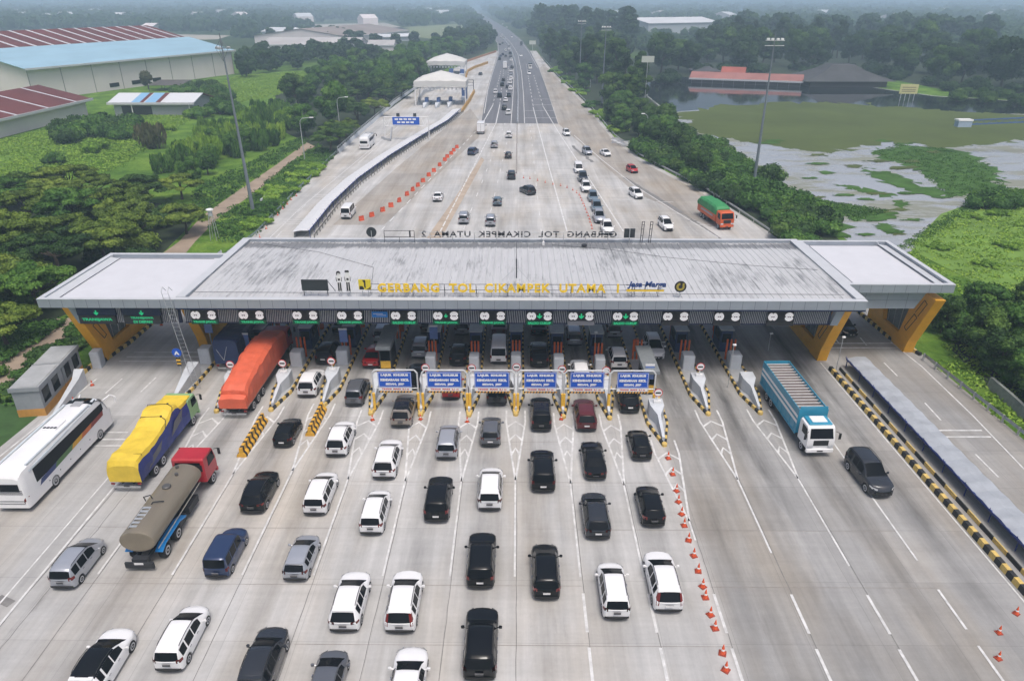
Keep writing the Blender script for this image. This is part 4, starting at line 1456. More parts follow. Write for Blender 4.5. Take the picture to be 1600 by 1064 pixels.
# ---- islands by the big column frames
for (x, y, back, side, lab) in ((-32.2, 56.3, 86.0, 1, 'toll lane island with black and yellow kerb below the roof ladder'),):
    r = thing('toll_island', lab, 'traffic island', (x, y, 0), 0, 'toll islands')
    mb = MB()
    mb.prism([(-0.1, 0.4), (0.5, 0.4), (0.75, 3.5), (0.75, back - y), (-0.75, back - y), (-0.6, 3.5)], 'z', 0, 0.2)
    mb.build('slab', CONC, r)
    mb = MB()
    striped_kerb(mb, [(0.8, back - y), (0.8, 3.6), (0.45, 0.3)], 0.24, 0.3)
    mb.build('kerb', [KERB_Y, KERB_K], r)
    mb = MB()
    mb.add([(0.0, 0.7, 0.2), (0.25, 0.7, 0.2), (0.25, 0.7, 0.5), (0.0, 0.7, 0.5), (-0.3, 4.4, 0.2), (0.5, 4.4, 0.2), (0.5, 4.4, 1.4), (-0.3, 4.4, 1.4), (-0.5, 6.2, 0.2), (0.6, 6.2, 0.2), (0.6, 6.2, 1.7), (-0.5, 6.2, 1.7)],
           [(0, 1, 2, 3)] + [f for o in (0, 4) for f in ((o, o + 4, o + 5, o + 1), (o + 1, o + 5, o + 6, o + 2), (o + 2, o + 6, o + 7, o + 3), (o + 3, o + 7, o + 4, o))] + [(11, 10, 9, 8)])
    mb.build('crash_block', PALEC, r)
    mb = MB()
    mb.bbox(-0.55, 0.65, 8.6, 9.8, 0.2, 1.9, 0.08)
    mb.build('rear_block', PALEC, r)
bx, by = at(278, 598)
r = thing('direction_sign', 'round blue arrow sign on a post in front of the roof ladder', 'road sign', (bx + .6, by, 0.02))
mb = MB()
mb.tube((0, 0, 0), (0, 0, 3.4), 0.06, 0.06, 6)
mb.build('post', GALV, r)
mb = MB()
mb.lathe([(0.46, -0.05), (0.46, 0.0)], (0, -0.06, 3.35), 20, 'y')
mb.build('disc', BLUE, r)
mb = MB()
mb.prism([(-.25, 3.12), (-.1, 3.12), (0, 3.3), (.1, 3.12), (.25, 3.12), (.12, 3.4), (0, 3.55), (-.12, 3.4)], 'y', -.125, -.115)
mb.build('arrow', SIGNW, r)
mb = MB()
for i in range(5):
    mb.prism([(-.2, 1.9 + i * .18), (.2, 1.9 + i * .18), (.2, 2.08 + i * .18), (-.2, 2.08 + i * .18)], 'y', -.1, -.075, i % 2)
mb.build('chevron_plate', [KERB_K, YELLOW], r)
SKYB = mat('board_blue_pale', (0.16, 0.25, 0.52), 0.45)
for (px, py, lab) in ((316, 545, 'left'), (374, 568, 'right'), (531, 560, 'third'), (675, 555, 'fourth'), (1021, 620, 'fifth')):
    lab = {'left': 'beside the orange column frame on the left', 'right': 'in front of the dark blue covered truck', 'third': 'beside the black minivan in the shade', 'fourth': 'above the second blue gantry sign', 'fifth': 'right of the rightmost blue gantry sign'}[lab]
    bx, by = at(px, py)
    by = max(by, 58.5)
    z = z_at(py - 25 if px < 700 else 586, bx, by)
    r = thing('tariff_board', 'pale blue tariff board on a post, ' + lab, 'sign', (at(px, py - 24, 2.6)[0] if px < 700 else 12.4, by, 0.2), 0, 'pale blue tariff boards')
    mb = MB()
    mb.tube((0, 0, 0), (0, 0, 2.9), 0.06, 0.06, 6)
    mb.build('post', GALV, r)
    mb = MB()
    mb.box(-.42, .42, -.1, -.05, 1.75, 3.15)
    mb.build('board', SKYB, r)
    mb = MB()
    mb.box(-.44, .44, -.12, -.04, 3.153, 3.33)
    mb.build('header', SIGNW, r)
for (px, py, pt, lab) in ((1306, 580, 528, 'thin pole with a small lamp beside the orange column left of the walkway roof'), (1137, 606, 540, 'thin dark pole on the island left of the turquoise box truck'),
                          (1200, 548, 522, 'thin pole with a small lamp under the canopy right of the turquoise box truck'), (928, 566, 520, 'thin pole with a small lamp beside the fifth blue gantry sign')):
    x, y = at(px, py)
    h = z_at(pt, x, y)
    r = thing('camera_pole', lab, 'pole', (x, y, 0.02), 0, 'thin poles of the plaza')
    mb = MB()
    mb.tube((0, 0, 0), (0, 0, h), 0.045, 0.03, 6)
    mb.build('pole', GALV, r)
    mb = MB()
    mb.bbox(-.12, .22, -.1, .1, h, h + .14, .03)
    mb.build('camera_head', SIGNW, r)
# ================================================================ LONG BARRIERS, ROOFED WALKWAYS, RAILS
CLEAR = mat('corrugated_sheet', (0.36, 0.385, 0.415), 0.55, 0.0, var=0.16, scale=0.9)
DEEPB = mat('deep_blue_beam', (0.012, 0.03, 0.17), 0.45)


def arc_len(pts):
    s = [0]
    for a, b in zip(pts, pts[1:]):
        s.append(s[-1] + (Vector(b) - Vector(a)).length)
    return s


def sample(pts, step):
    s = arc_len(pts)
    n = max(2, int(s[-1] / step))
    out = []
    for i in range(n + 1):
        d = s[-1] * i / n
        k = max(j for j in range(len(s)) if s[j] <= d + 1e-6)
        k = min(k, len(pts) - 2)
        t = (d - s[k]) / (s[k + 1] - s[k])
        out.append((pts[k][0] + (pts[k + 1][0] - pts[k][0]) * t, pts[k][1] + (pts[k + 1][1] - pts[k][1]) * t))
    return out


def normals(pts):
    out = []
    for i in range(len(pts)):
        a, b = Vector(pts[max(i - 1, 0)]), Vector(pts[min(i + 1, len(pts) - 1)])
        d = (b - a).normalized()
        out.append(Vector((-d.y, d.x)))
    return out


def walkway(label, pts, side, w, z0, z1, loc, sheet=CLEAR):
    """long low lean-to roof: blue beam along pts at height z0, corrugated sheet w wide to the side"""
    r = thing('roofed_walkway', label, 'walkway roof', (*loc, 0))
    P = [(p[0] - loc[0], p[1] - loc[1]) for p in sample(pts, 1.0)]
    nn = normals(P)
    mb = MB()
    ra, rb, rc = [], [], []
    for i, (p, n) in enumerate(zip(P, nn)):
        bump_ = 0.09 if i % 2 else 0.0
        e = n * side
        ra.append((p[0], p[1], z0 + bump_))
        rb.append((p[0] + e.x * w * .5, p[1] + e.y * w * .5, (z0 + z1) / 2 + 0.12 + bump_))
        rc.append((p[0] + e.x * w, p[1] + e.y * w, z1 + bump_))
    mb.grid([ra, rb, rc])
    mb.build('roof_sheet', sheet, r)
    mb = MB()
    lo = [(p[0] - n.x * side * .06, p[1] - n.y * side * .06, z0 - 0.14) for p, n in zip(P, nn)]
    hi = [(p[0] - n.x * side * .06, p[1] - n.y * side * .06, z0 + 0.02) for p, n in zip(P, nn)]
    hi2 = [(p[0] + n.x * side * .06, p[1] + n.y * side * .06, z0 + 0.02) for p, n in zip(P, nn)]
    mb.grid([lo, hi, hi2])
    lo = [(p[0] + n.x * side * w * 1.01, p[1] + n.y * side * w * 1.01, z1 - 0.12) for p, n in zip(P, nn)]
    hi = [(p[0] + n.x * side * w * 1.01, p[1] + n.y * side * w * 1.01, z1 + 0.0) for p, n in zip(P, nn)]
    mb.grid([hi, lo], 1)
    mb.build('edge_beam', [DEEPB, GALV], r)
    mb = MB()
    mb.tube((.1 * side, 0, 0.02), (.1 * side, 0, z0 + .02), 0.05, 0.05, 6)
    mb.path([(.1 * side, 0, z0 + .0), (-.1 * side, 0, z0 + .05), (-.1 * side, 0, z0 + .25)], 0.03, 5)
    repeat('post', mb.mesh('post', DEEPB), [(P[i][0], P[i][1], 0) for i in range(0, len(P), 3)], r)
    mb = MB()
    base = []
    for h in (0.02, z1 - 0.15):
        base.append([(p[0] + n.x * side * (w - .15), p[1] + n.y * side * (w - .15), h) for p, n in zip(P, nn)])
    mb.grid(base)
    mb.build('back_wall', CONC, r)
    return r


walkway('long low grey corrugated walkway roof with blue edge beside the right road', [(33.7, 65.0), (33.95, 45), (34.3, 24)], 1, 1.85, 1.05, 1.25, (34, 45))
lw = [at(*p) for p in ((484, 372), (520, 326), (560, 287), (610, 250), (660, 218), (700, 194), (720, 176))]
walkway('long low grey walkway roof with blue edge beside the far left exit road', lw, 1, 2.6, 1.2, 1.0, lw[3], mat('pale_sheet', (.60, .61, .62), .6, var=.08))


def kerb_thing(label, pts, w, h, group=None, seg=0.6):
    loc = pts[0]
    r = MB()
    striped_kerb(r, [(p[0] - loc[0], p[1] - loc[1]) for p in pts], w, h, seg, 0.0)
    o = r.build('striped_kerb', [KERB_Y, KERB_K], None, (*loc, 0.02))
    return tag(o, label, 'kerb', group)


kerb_thing('long black and yellow kerb beside the lane of the dark oncoming SUV', [(32.0, 64.5), (32.15, 45), (32.5, 24)], 0.42, 0.42, seg=0.62)
kerb_thing('thin worn black and yellow kerb under the blue edge of the right walkway roof', [(32.95, 64.5), (33.15, 45), (33.5, 24)], 0.12, 0.34, seg=1.5)
kerb_thing('black and yellow kerb under the orange columns at the far right', [at(1438, 556), (41.5, 72), (40.9, 90)], 0.35, 0.35)
kerb_thing('black and yellow kerb along the orange column frame of the left exit road', [at(162, 566), (-42.6, 70), (-42.4, 88)], 0.35, 0.35)
kerb_thing('black and yellow kerb in front of the grey prefabricated booths', [at(56, 648), at(150, 568)], 0.36, 0.36)


def guard_rail(label, pts, z=0.02, conc=0.0, col=None, name='guard_rail'):
    loc = pts[len(pts) // 2]
    P = [(p[0] - loc[0], p[1] - loc[1]) for p in sample(pts, 2.0)]
    nn = normals(P)
    r = thing(name, label, 'guard rail', (*loc, 0))
    col = col or GALV
    mb = MB()
    for prof in ((-.02, .46), (.05, .52), (.05, .58), (-.02, .63), (.05, .68), (.05, .74), (-.02, .80)),:
        mb.grid([[(p[0] + n.x * o, p[1] + n.y * o, z + h + conc) for p, n in zip(P, nn)] for o, h in prof])
    mb.build('rail', col, r)
    mb = MB()
    mb.box(-.07, .07, -.07, .07, 0, z + .78 + conc)
    st = 1 + len(P) // 90
    repeat('post', mb.mesh('post', col), [(p[0], p[1], 0) for p in P[::st]], r)
    if conc:
        mb = MB()
        mb.grid([[(p[0] + n.x * o, p[1] + n.y * o, h) for p, n in zip(P, nn)] for o, h in ((-.3, 0.02), (-.12, conc), (.12, conc), (.3, 0.02))])
        mb.build('parapet', PALEC, r)
    return r


guard_rail('galvanised guard rail along the trees at the far right, in front of the canopy', [at(1442, 563), at(1490, 600), (43.9, 45), (44.4, 24)])
guard_rail('pale curving guard rail in front of the green belt at the right behind the canopy', [(43.3, 82)] + [at(*p) for p in ((1200, 364), (1150, 330), (1100, 298), (1045, 270), (1000, 246), (960, 214), (925, 171), (900, 145), (872, 120), (855, 100), (846, 90))], col=mat('weathered_rail', (0.40, 0.42, 0.40), 0.6))
GREENR = mat('mossy_rail', (0.25, 0.33, 0.29), 0.6, var=0.2)
guard_rail('greenish guard rail along the left edge of the exit road', [(-42.9, 98)] + [at(*p) for p in ((400, 369), (460, 305), (526, 240))], col=GREENR)
guard_rail('pale concrete parapet with rail along the far part of the left exit road', [at(*p) for p in ((528, 240), (560, 211), (606, 172), (615, 163), (650, 138))], conc=0.9, col=GALV)
guard_rail('pale concrete parapet with rail at the left exit road behind the annex', [(-43.6, 84), (-42.9, 98)], conc=0.7, col=PALEC)
ml = [at(*p) for p in ((808.5, 194), (809.5, 150), (808.5, 120), (806, 100), (800, 82), (794, 70), (786, 60))]
guard_rail('low concrete median barrier along the middle of the asphalt highway', ml, conc=0.7, col=CONC, name='median_barrier')
guard_rail('guard rail with dense dark posts below the far left walkway roof', [(p[0] + 0.9, p[1] - 0.5) for p in lw], col=mat('dusty_rail', (0.22, 0.21, 0.19), 0.7))
# low yellow barrier walls around the far left toll plaza
YB = mat('ochre_barrier', (0.42, 0.24, 0.05), 0.75, var=0.25, scale=0.6)


def low_wall(label, pts, w, h, m, name='barrier_wall'):
    loc = pts[0]
    P = [(p[0] - loc[0], p[1] - loc[1]) for p in sample(pts, 3.0)]
    nn = normals(P)
    mb = MB()
    rows = [[(p[0] + n.x * o, p[1] + n.y * o, hh) for p, n in zip(P, nn)] for o, hh in ((-w / 2, 0), (-w / 2 * .6, h), (w / 2 * .6, h), (w / 2, 0))]
    mb.grid(rows)
    n_ = len(P)
    mb.add([r_[0] for r_ in rows], [(0, 1, 2, 3)])
    mb.add([r_[-1] for r_ in rows], [(3, 2, 1, 0)])
    o = mb.build(name, m, None, (*loc, 0.02))
    return tag(o, label, 'barrier')


low_wall('ochre barrier wall right of the nearer white tent', [at(*p) for p in ((722, 176), (733, 160), (741, 145))], 0.7, 1.2, YB)
low_wall('ochre barrier wall right of the farther white tent', [at(*p) for p in ((728, 122), (731, 113), (742, 107), (762, 100))], 0.7, 1.3, YB)
low_wall('rust brown barrier wall at the back of the far left plaza', [at(*p) for p in ((728, 98), (745, 92), (775, 82))], 0.7, 1.2, mat('rust_barrier', (0.33, 0.15, 0.07), 0.8, var=0.2))
low_wall('dark grey ramp wall left of the nearer white tent', [at(*p) for p in ((654, 160), (662, 147), (678, 141), (696, 136))], 0.8, 1.6, CONC)
low_wall('stone block wall in the bushes at the far right', [at(*p) for p in ((1545, 605), (1572, 628), (1600, 655), (1640, 690))], 0.5, 1.1, mat('mossy_stone', (0.22, 0.24, 0.22), 0.9, var=0.35, scale=1.2))
low_wall('white concrete slab lying in the green strip beside the left exit road', [at(408, 317), at(426, 301)], 0.4, 0.6, PALEC)

# ---------------------------------------------------------------- cones and plastic barriers
CONEO = mat('cone_orange', (0.70, 0.10, 0.03), 0.6, var=0.12)
mb = MB()
mb.lathe([(0.15, 0.05), (0.115, 0.22)], n=10, m=0)
mb.lathe([(0.115, 0.221), (0.085, 0.38)], n=10, m=0)
mb.lathe([(0.085, 0.381), (0.03, 0.62), (0.02, 0.68)], n=10, m=0)
CONE_ME = mb.mesh('cone', [CONEO], 40)
mb = MB()
mb.bbox(-0.21, 0.21, -0.21, 0.21, 0.0, 0.05, 0.03)
CONE_BASE = mb.mesh('foot', [mat('cone_foot', (0.30, 0.05, 0.025), 0.7, var=0.2)])
mb = MB()
mb.lathe([(0.108, 0.27), (0.09, 0.37)], n=10)
CONE_BAND = mb.mesh('band', [WHITE])


def cone(px, py, label, group, tilt=0.0, s=1.0):
    x, y = at(px, py, 0.1)
    r = thing('traffic_cone', label, 'traffic cone', (x, y, 0.022), rng.uniform(0, 6), group)
    r.rotation_euler = (tilt, 0, rng.uniform(0, 1.5))
    r.scale = (s, s, s)
    for n_, me in (('cone', CONE_ME), ('foot', CONE_BASE), ('band', CONE_BAND)):
        link(bpy.data.objects.new(n_, me), r)


for px, py in ((1044, 715), (1051, 740), (1057, 766), (1060, 783), (1065, 802), (1069, 820), (1076, 843), (1084, 867), (1091, 891), (1098, 915), (1102, 932), (1110, 959), (1117, 980), (1129, 1019), (1134, 1045)):
    cone(px, py, 'orange traffic cone in the diagonal row right of the queue of cars', 'cones in the diagonal row', s=1.05)
for (px, py, lab) in ((1588, 957, 'worn orange traffic cone at the end of the long right kerb, topmost of three'), (1561, 987, 'worn orange traffic cone on the dirty shoulder at the lower right, middle of three'), (1560, 1027, 'worn orange traffic cone on the dirty shoulder at the lower right, nearest of three'),
                      (144, 601, 'orange traffic cone on the left exit road, the one nearer the columns'), (115, 627, 'orange traffic cone on the left exit road, the one behind the white coach'),
                      (582, 655, 'orange traffic cone at the foot of the leftmost blue gantry sign'), (657, 654, 'orange traffic cone at the foot of the second blue gantry sign'),
                      (730, 658, 'orange traffic cone at the foot of the third blue gantry sign'), (877, 654, 'orange traffic cone between the fourth and fifth blue gantry signs'), (397, 674, 'orange traffic cone left of the black hatchback by the yellow barrier'),
                      (252, 507, 'dark traffic cone under the left annex by the ladder')):
    cone(px, py, lab, None, s=0.88)
for px, py in ((406, 371), (416, 357), (425, 346), (434, 336), (442, 326), (449, 319), (455, 312), (463, 306), (468, 298)):
    cone(px, py, 'small dark traffic cone in the line along the left exit road behind the canopy', 'cones along the left exit road', s=0.85)
for px, py in ((818, 278), (828, 279), (840, 282), (852, 285), (864, 288), (876, 290), (886, 293), (895, 297), (901, 301), (905, 305), (907, 309), (909, 313), (911, 318), (913, 322), (915, 327), (917, 332), (919, 337), (921, 342), (922, 347), (924, 352), (925, 357)):
    cone(px, py, 'small traffic cone in the bent line beside the oncoming queue behind the canopy', 'cones beside the oncoming queue', s=0.8)
# water filled barriers
PLO = mat('plastic_barrier_orange', (0.62, 0.085, 0.03), 0.55, var=0.15)
mb = MB()
mb.prism([(-0.25, 0), (0.25, 0), (0.2, 0.35), (0.12, 0.5), (0.10, 0.95), (-0.10, 0.95), (-0.12, 0.5), (-0.2, 0.35)], 'x', -0.55, 0.55)
PB_ME = mb.mesh('shell', [PLO])
mb = MB()
mb.lathe([(0.07, 0.952), (0.07, 1.0)], (0.3, 0, 0), 8)
mb.lathe([(0.07, 0.952), (0.07, 1.0)], (-0.3, 0, 0), 8)
PB_CAP = mb.mesh('filler_cap', [DARK])
for px, py in ((565, 345), (581, 339), (598, 331), (611, 324), (624, 316), (636, 306), (645, 299), (653, 292), (661, 285), (670, 276), (678, 269), (687, 260), (695, 252), (699, 247), (705, 242), (709, 237), (714, 232)):
    x, y = at(px, py)
    r = thing('plastic_barrier', 'orange plastic water barrier in the curved row at the left behind the canopy', 'barrier', (x, y, 0.03), rng.uniform(0.3, 1.1), 'orange plastic barriers')
    r.scale = (.8, .8, .85)
    link(bpy.data.objects.new('shell', PB_ME), r)
    link(bpy.data.objects.new('filler_cap', PB_CAP), r)

# ---------------------------------------------------------------- lamp masts and street lamps


def high_mast(px, py, ptop, label, arms, lean=0.0):
    x, y = at(px, py)
    h = z_at(ptop, x, y)
    r = thing('light_mast', label, 'light mast', (x, y, 0))
    mb = MB()
    n = 6
    for i in range(n):
        a, b = h * i / n, h * (i + 1) / n
        mb.tube((lean * a, 0, a), (lean * b, 0, b), 0.34 - 0.26 * i / n, 0.34 - 0.26 * (i + 1) / n, 10)
    mb.lathe([(0.5, 0), (0.5, 0.3), (0.36, 0.32)], n=10)
    mb.build('pole', mat('mast_steel', (0.20, 0.23, 0.26), 0.5, 0.3), r, smooth=40)
    t = Vector((lean * h, 0, h))
    if arms == 'ring':
        mb = MB()
        pts = [(t.x + 1.0 * math.cos(a * math.pi / 6), 1.0 * math.sin(a * math.pi / 6), h - 2.2) for a in range(13)]
        mb.path(pts, 0.05, 5)
        for a in range(4):
            mb.tube((t.x, 0, h - 1.0), pts[a * 3], 0.04, 0.04, 5)
            mb.tube((t.x - .02, 0, h - 4.2), pts[a * 3], 0.03, 0.03, 5)
        mb.build('ring_frame', mat('mast_steel', (0.20, 0.23, 0.26), 0.5), r)
        for a in range(3):
            mb = MB()
            p = pts[a * 4 + 1]
            mb.bbox(p[0] - .3, p[0] + .3, p[1] - .2, p[1] + .2, p[2] - .15, p[2] + .2)
            mb.build('floodlight', GALV, r)
    else:
        mb = MB()
        for q in (1.5, 2.4):
            mb.tube((t.x - 1.7, 0, h - q), (t.x + 1.9, 0, h - q), 0.06, 0.06, 6)
        mb.build('crossarm', SIGNW, r)
        for q in (-1.3, -.5, .5, 1.3):
            mb = MB()
            mb.bbox(t.x + q - .25, t.x + q + .25, -.5, .0, h - 1.5, h - 1.1)
            mb.build('floodlight', SIGNW, r)
    return r


high_mast(397, 338, 52, 'tall leaning light mast with a ring of lamps behind the left annex', 'ring', lean=-0.03)
high_mast(1177, 292, 50, 'tall light mast with cross arms in front of the lake', 'arms')
high_mast(940, 162, 36, 'tall light mast among the right trees, the nearer of two', 'arms', lean=0.01)
high_mast(905, 138, 28, 'tall light mast among the right trees, the farther of two', 'arms')


def street_lamp(px, py, ptop, label, side, arm=2.2):
    x, y = at(px, py)
    h = z_at(ptop, x, y)
    r = thing('street_lamp', label, 'street lamp', (x, y, 0), 0, 'street lamps')
    mb = MB()
    mb.tube((0, 0, 0), (-0.1 * side, 0, h - 1.4), 0.12, 0.08, 8)
    mb.path([(-0.1 * side, 0, h - 1.4), (0.0, 0, h - .7), (.5 * side, 0, h - .2), (arm * side, 0, h)], 0.07, 6)
    mb.build('pole', GALV, r)
    mb = MB()
    a = arm * side
    mb.bbox(min(a, a + .9 * side), max(a, a + .9 * side), -.2, .2, h - .08, h + .1)
    mb.build('lamp_head', SIGNW, r)


street_lamp(477, 255, 184, 'curved street lamp in the green belt left of the white coach', 1)
street_lamp(532, 208, 152, 'curved street lamp in the green belt behind the white coach', 1)
street_lamp(603, 154, 118, 'thin street lamp in the green belt left of the nearer tent', 1, 1.2)
street_lamp(690, 80, 45, 'thin street lamp standing beside the far green field', 1, 1)
street_lamp(1009, 221, 178, 'thin street lamp in the bushes at the lake corner', -1, .8)
street_lamp(922, 137, 104, 'thin street lamp between the two tall right masts', -1, .8)
for px, py, pt, lab in ((336, 375, 326, 'small water tower with a white tank beside the dirt path'),):
    x, y = at(px, py)
    h = z_at(pt, x, y)
    r = thing('water_tower', lab, 'water tower', (x, y, 0))
    mb = MB()
    for a, b in ((-.5, -.5), (.5, -.5), (.5, .5), (-.5, .5)):
        mb.tube((a, b, 0), (a * .5, b * .5, h - 1.1), 0.05, 0.05, 5)
    mb.build('legs', GALV, r)
    mb = MB()
    mb.lathe([(0.26, h - 1.2), (0.32, h - 1.1), (0.32, h - .4), (0.26, h - .3)], n=12)
    mb.build('tank', PALEC, r)
    mb = MB()
    mb.lathe([(0.55, h - .28), (0.55, h - .1), (.2, h)], n=12)
    mb.build('cap', SIGNW, r)

# ---------------------------------------------------------------- far left toll plaza: tents, islands, sign gantry
TENT = mat('tent_fabric', (0.58, 0.575, 0.55), 0.7, var=0.06, scale=0.3)


def tent(px0, px1, pyb, ptop, pbase, label, depth):
    (x0, y0), (x1, _) = at(px0, pbase), at(px1, pbase)
    hb, ht = z_at(pyb, 0, y0), z_at(ptop, 0, y0 + depth / 2)
    w = x1 - x0
    r = thing('tent_canopy', label, 'tent', ((x0 + x1) / 2, y0, 0), 0, 'white toll tents')
    mb = MB()
    n, k = 24, 12
    rows = []
    for j in range(k + 1):
        v = j / k
        row = []
        for i in range(n + 1):
            u = i / n
            ed = min(u, 1 - u, v * 1.0, (1 - v) * 1.0)
            d = max(abs(u - .5), abs(v - .5) * .8) * 2
            z = hb + (ht - hb) * (1 - d) ** 1.2 + 0.9 * (1 - abs(2 * v - 1) ** 4) * min(1, 8 * min(u, 1 - u)) * .9
            scal = 0.35 * abs(math.sin(u * math.pi * 4)) * (1 if v in (0, 1) else 0)
            row.append((-w / 2 + w * u, depth * v, z - scal * .6))
        rows.append(row)
    mb.grid(rows)
    low = [(p[0], p[1] - .02, p[2] - 2.0) for p in rows[0]]
    mb.grid([low, rows[0]])
    low = [(p[0], p[1] + .02, p[2] - 2.0) for p in rows[-1]]
    mb.grid([rows[-1], low])
    for c in (0, n):
        low = [(rr[c][0], rr[c][1], rr[c][2] - 2.0) for rr in rows]
        mb.grid([low, [rr[c] for rr in rows]] if c else [[rr[c] for rr in rows], low])
    mb.build('roof_fabric', TENT, r, smooth=50)
    for a in (0.02, .98):
        for v in (0.03, .97):
            mb = MB()
            mb.tube((-w / 2 + w * a, depth * v, 0), (-w / 2 + w * a, depth * v, hb + .2), 0.16, 0.16, 8)
            mb.build('post', SIGNW, r)
    mb = MB()
    for i in range(13):
        q = -w / 2 + w * (i + .5) / 13
        mb.box(q - .3, q + .3, 0.5, .7, hb - 2.9, hb - 2.2)
    mb.tube((-w / 2, .6, hb - 2.1), (w / 2, .6, hb - 2.1), .1, .1, 6)
    mb.build('signal_row', SIGNW, r)


tent(648, 729, 128, 114, 166, 'white tensile tent over the far left toll lanes, the nearer of two', 13)
tent(667, 727, 97, 86, 117, 'white tensile tent over the far left toll lanes, the farther of two', 18)
for px, py, lab in ((664, 168, 'first'), (683, 168, 'second'), (702, 167, 'third'), (724, 158, 'rightmost')):
    x, y = at(px, py)
    r = thing('toll_island', f'far grey toll island with a blue booth under the nearer tent, {lab} from the left' if lab != 'rightmost' else 'far grey toll island with a large blue booth, right end of nearer tent', 'traffic island', (x, y, 0), 0, 'toll islands of the far left plaza')
    mb = MB()
    mb.add([(-.1, -4, 0), (.1, -4, 0), (.1, -4, .5), (-.1, -4, .5), (-.7, 0, 0), (.7, 0, 0), (.7, 0, 1.5), (-.7, 0, 1.5), (-.7, 16, 0), (.7, 16, 0), (.7, 16, .4), (-.7, 16, .4)],
           [(0, 1, 2, 3)] + [f for o in (0, 4) for f in ((o, o + 4, o + 5, o + 1), (o + 1, o + 5, o + 6, o + 2), (o + 2, o + 6, o + 7, o + 3), (o + 3, o + 7, o + 4, o))] + [(11, 10, 9, 8)])
    mb.build('crash_block', PALEC, r)
    mb = MB()
    s = 1.6 if lab == 'rightmost' else 1.0
    mb.bbox(-.6 * s, .6 * s, 5, 7.5, 0.2, 2.6 * s, .05)
    mb.build('booth', mat('booth_pale_blue', (0.05, 0.10, 0.26), 0.5), r)
for px, py, lab in ((705, 118, 'left'), (722, 119, 'right')):
    x, y = at(px, py)
    r = thing('toll_booth', f'far blue toll booth under the farther tent, {lab} one', 'booth', (x, y, 0.02), 0, 'booths of the far tent')
    mb = MB()
    mb.bbox(-1, 1, 0, 3, 0, 3.0, .05)
    mb.build('cabin', mat('booth_pale_blue', (0.05, 0.10, 0.26), 0.5), r)
    mb = MB()
    mb.box(-1.3, 1.3, -3, 0, 0, 1.1)
    mb.build('crash_block', PALEC, r)
x0, y0 = at(602, 219)
x1, _ = at(671, 219)
r = thing('sign_gantry', 'pale truss gantry with a blue direction sign across the far left exit road', 'sign gantry', ((x0 + x1) / 2, y0, 0))
w = (x1 - x0) / 2
z0, z1 = z_at(195, 0, y0), z_at(183, 0, y0)
mb = MB()
for q in (-w, w):
    mb.tube((q, 0, 0), (q, 0, z1), .12, .12, 8)
for z in (z0 - .3, z1):
    for yy in (-.3, .3):
        mb.tube((-w, yy, z), (w, yy, z), .06, .06, 5)
for i in range(12):
    a = -w + 2 * w * i / 12
    mb.tube((a, -.3, z0 - .3 if i % 2 else z1), (a + 2 * w / 12, -.3, z1 if i % 2 else z0 - .3), .03, .03, 4)
mb.build('truss', SIGNW, r)
mb = MB()
mb.box(-w * .6, w * .6, -.5, -.42, z0, z1)
mb.build('board', BLUE, r)
for i in range(2):
    mb = MB()
    for k in range(5 - i):
        a = -w * .5 + k * w * .2 + i * w * .1
        mb.box(a, a + w * .15, -.515, -.503, z0 + (z1 - z0) * (.6 - .4 * i), z0 + (z1 - z0) * (.82 - .4 * i))
    mb.build('text_line', SIGNW, r)
for q in (-w * .35, w * .4):
    mb = MB()
    mb.bbox(q - .4, q + .4, -.3, .3, z1 + .05, z1 + .9, .05)
    mb.build('lamp', DARK, r)
x, y = at(610, 222)
low_wall('low dark kerb nose under the left leg of the far blue sign gantry', [at(597, 217), (x, y), at(612, 200)], .5, .6, CONC)
x0, y0 = at(740, 145)
r = thing('sign_stand', 'thin dark open frame on a post right of the nearer tent', 'sign frame', (x0, y0, 0))
h0, h1 = z_at(134, x0, y0), z_at(125, x0, y0)
mb = MB()
mb.tube((0, 0, 0), (0, 0, h1), .14, .14, 6)
mb.build('post', DARK, r)
mb = MB()
for z in (h0, (h0 + h1) / 2, h1):
    mb.tube((0, 0, z), (-2.3, 0, z), .08, .08, 5)
mb.build('bar', DARK, r)

# ---------------------------------------------------------------- prefabricated booths at the left edge
GREYW = mat('prefab_grey', (0.27, 0.29, 0.31), 0.6, var=0.12, scale=1.5)
GREYR = mat('prefab_roof', (0.36, 0.37, 0.37), 0.6, var=0.2, scale=1.0)
BASEO = mat('prefab_base', (0.52, 0.26, 0.06), 0.65, var=0.15, scale=2)
(ax_, ay_), (bx_, by_) = at(72, 652), at(186, 568)
ang = math.atan2(by_ - ay_, bx_ - ax_)
for k, (s0, s1, lab) in enumerate(((0.0, 4.5, 'grey prefabricated booth with an orange base at the left edge, nearer of two'), (4.65, 8.5, 'grey prefabricated booth with an orange base at the left edge, farther of two'))):
    r = thing('prefab_booth', lab, 'booth', (-42.75 - .15 * s0, ay_ + 0.3 + s0, 0.02), 0.15, 'grey prefabricated booths')
    L = s1 - s0
    mb = MB()
    mb.box(-2.3, 0, 0, L, .75, 2.75)
    mb.build('wall', GREYW, r)
    mb = MB()
    mb.box(-2.32, .02, -.02, L + .02, 0, .748)
    mb.build('base', BASEO, r)
    mb = MB()
    mb.box(-2.4, .1, -.12, L + .1, 2.755, 2.95)
    mb.box(-2.2, -.1, .1, L - .1, 2.95, 3.0)
    mb.build('roof', [GREYR], r)
    mb = MB()
    mb.box(-2.45, .13, -.15, -.125, 2.6, 3.02)
    mb.box(.105, .14, -.12, L + .1, 2.6, 3.02)
    mb.build('roof_edge', GREYW, r)
    for a, b in ((.4, 1.7), (2.4, 3.7)) if k == 0 else ((.4, 1.5), (2.2, 3.4)):
        mb = MB()
        mb.box(.004, .014, a, b, 1.1, 2.4)
        mb.build('window', GLASS, r)
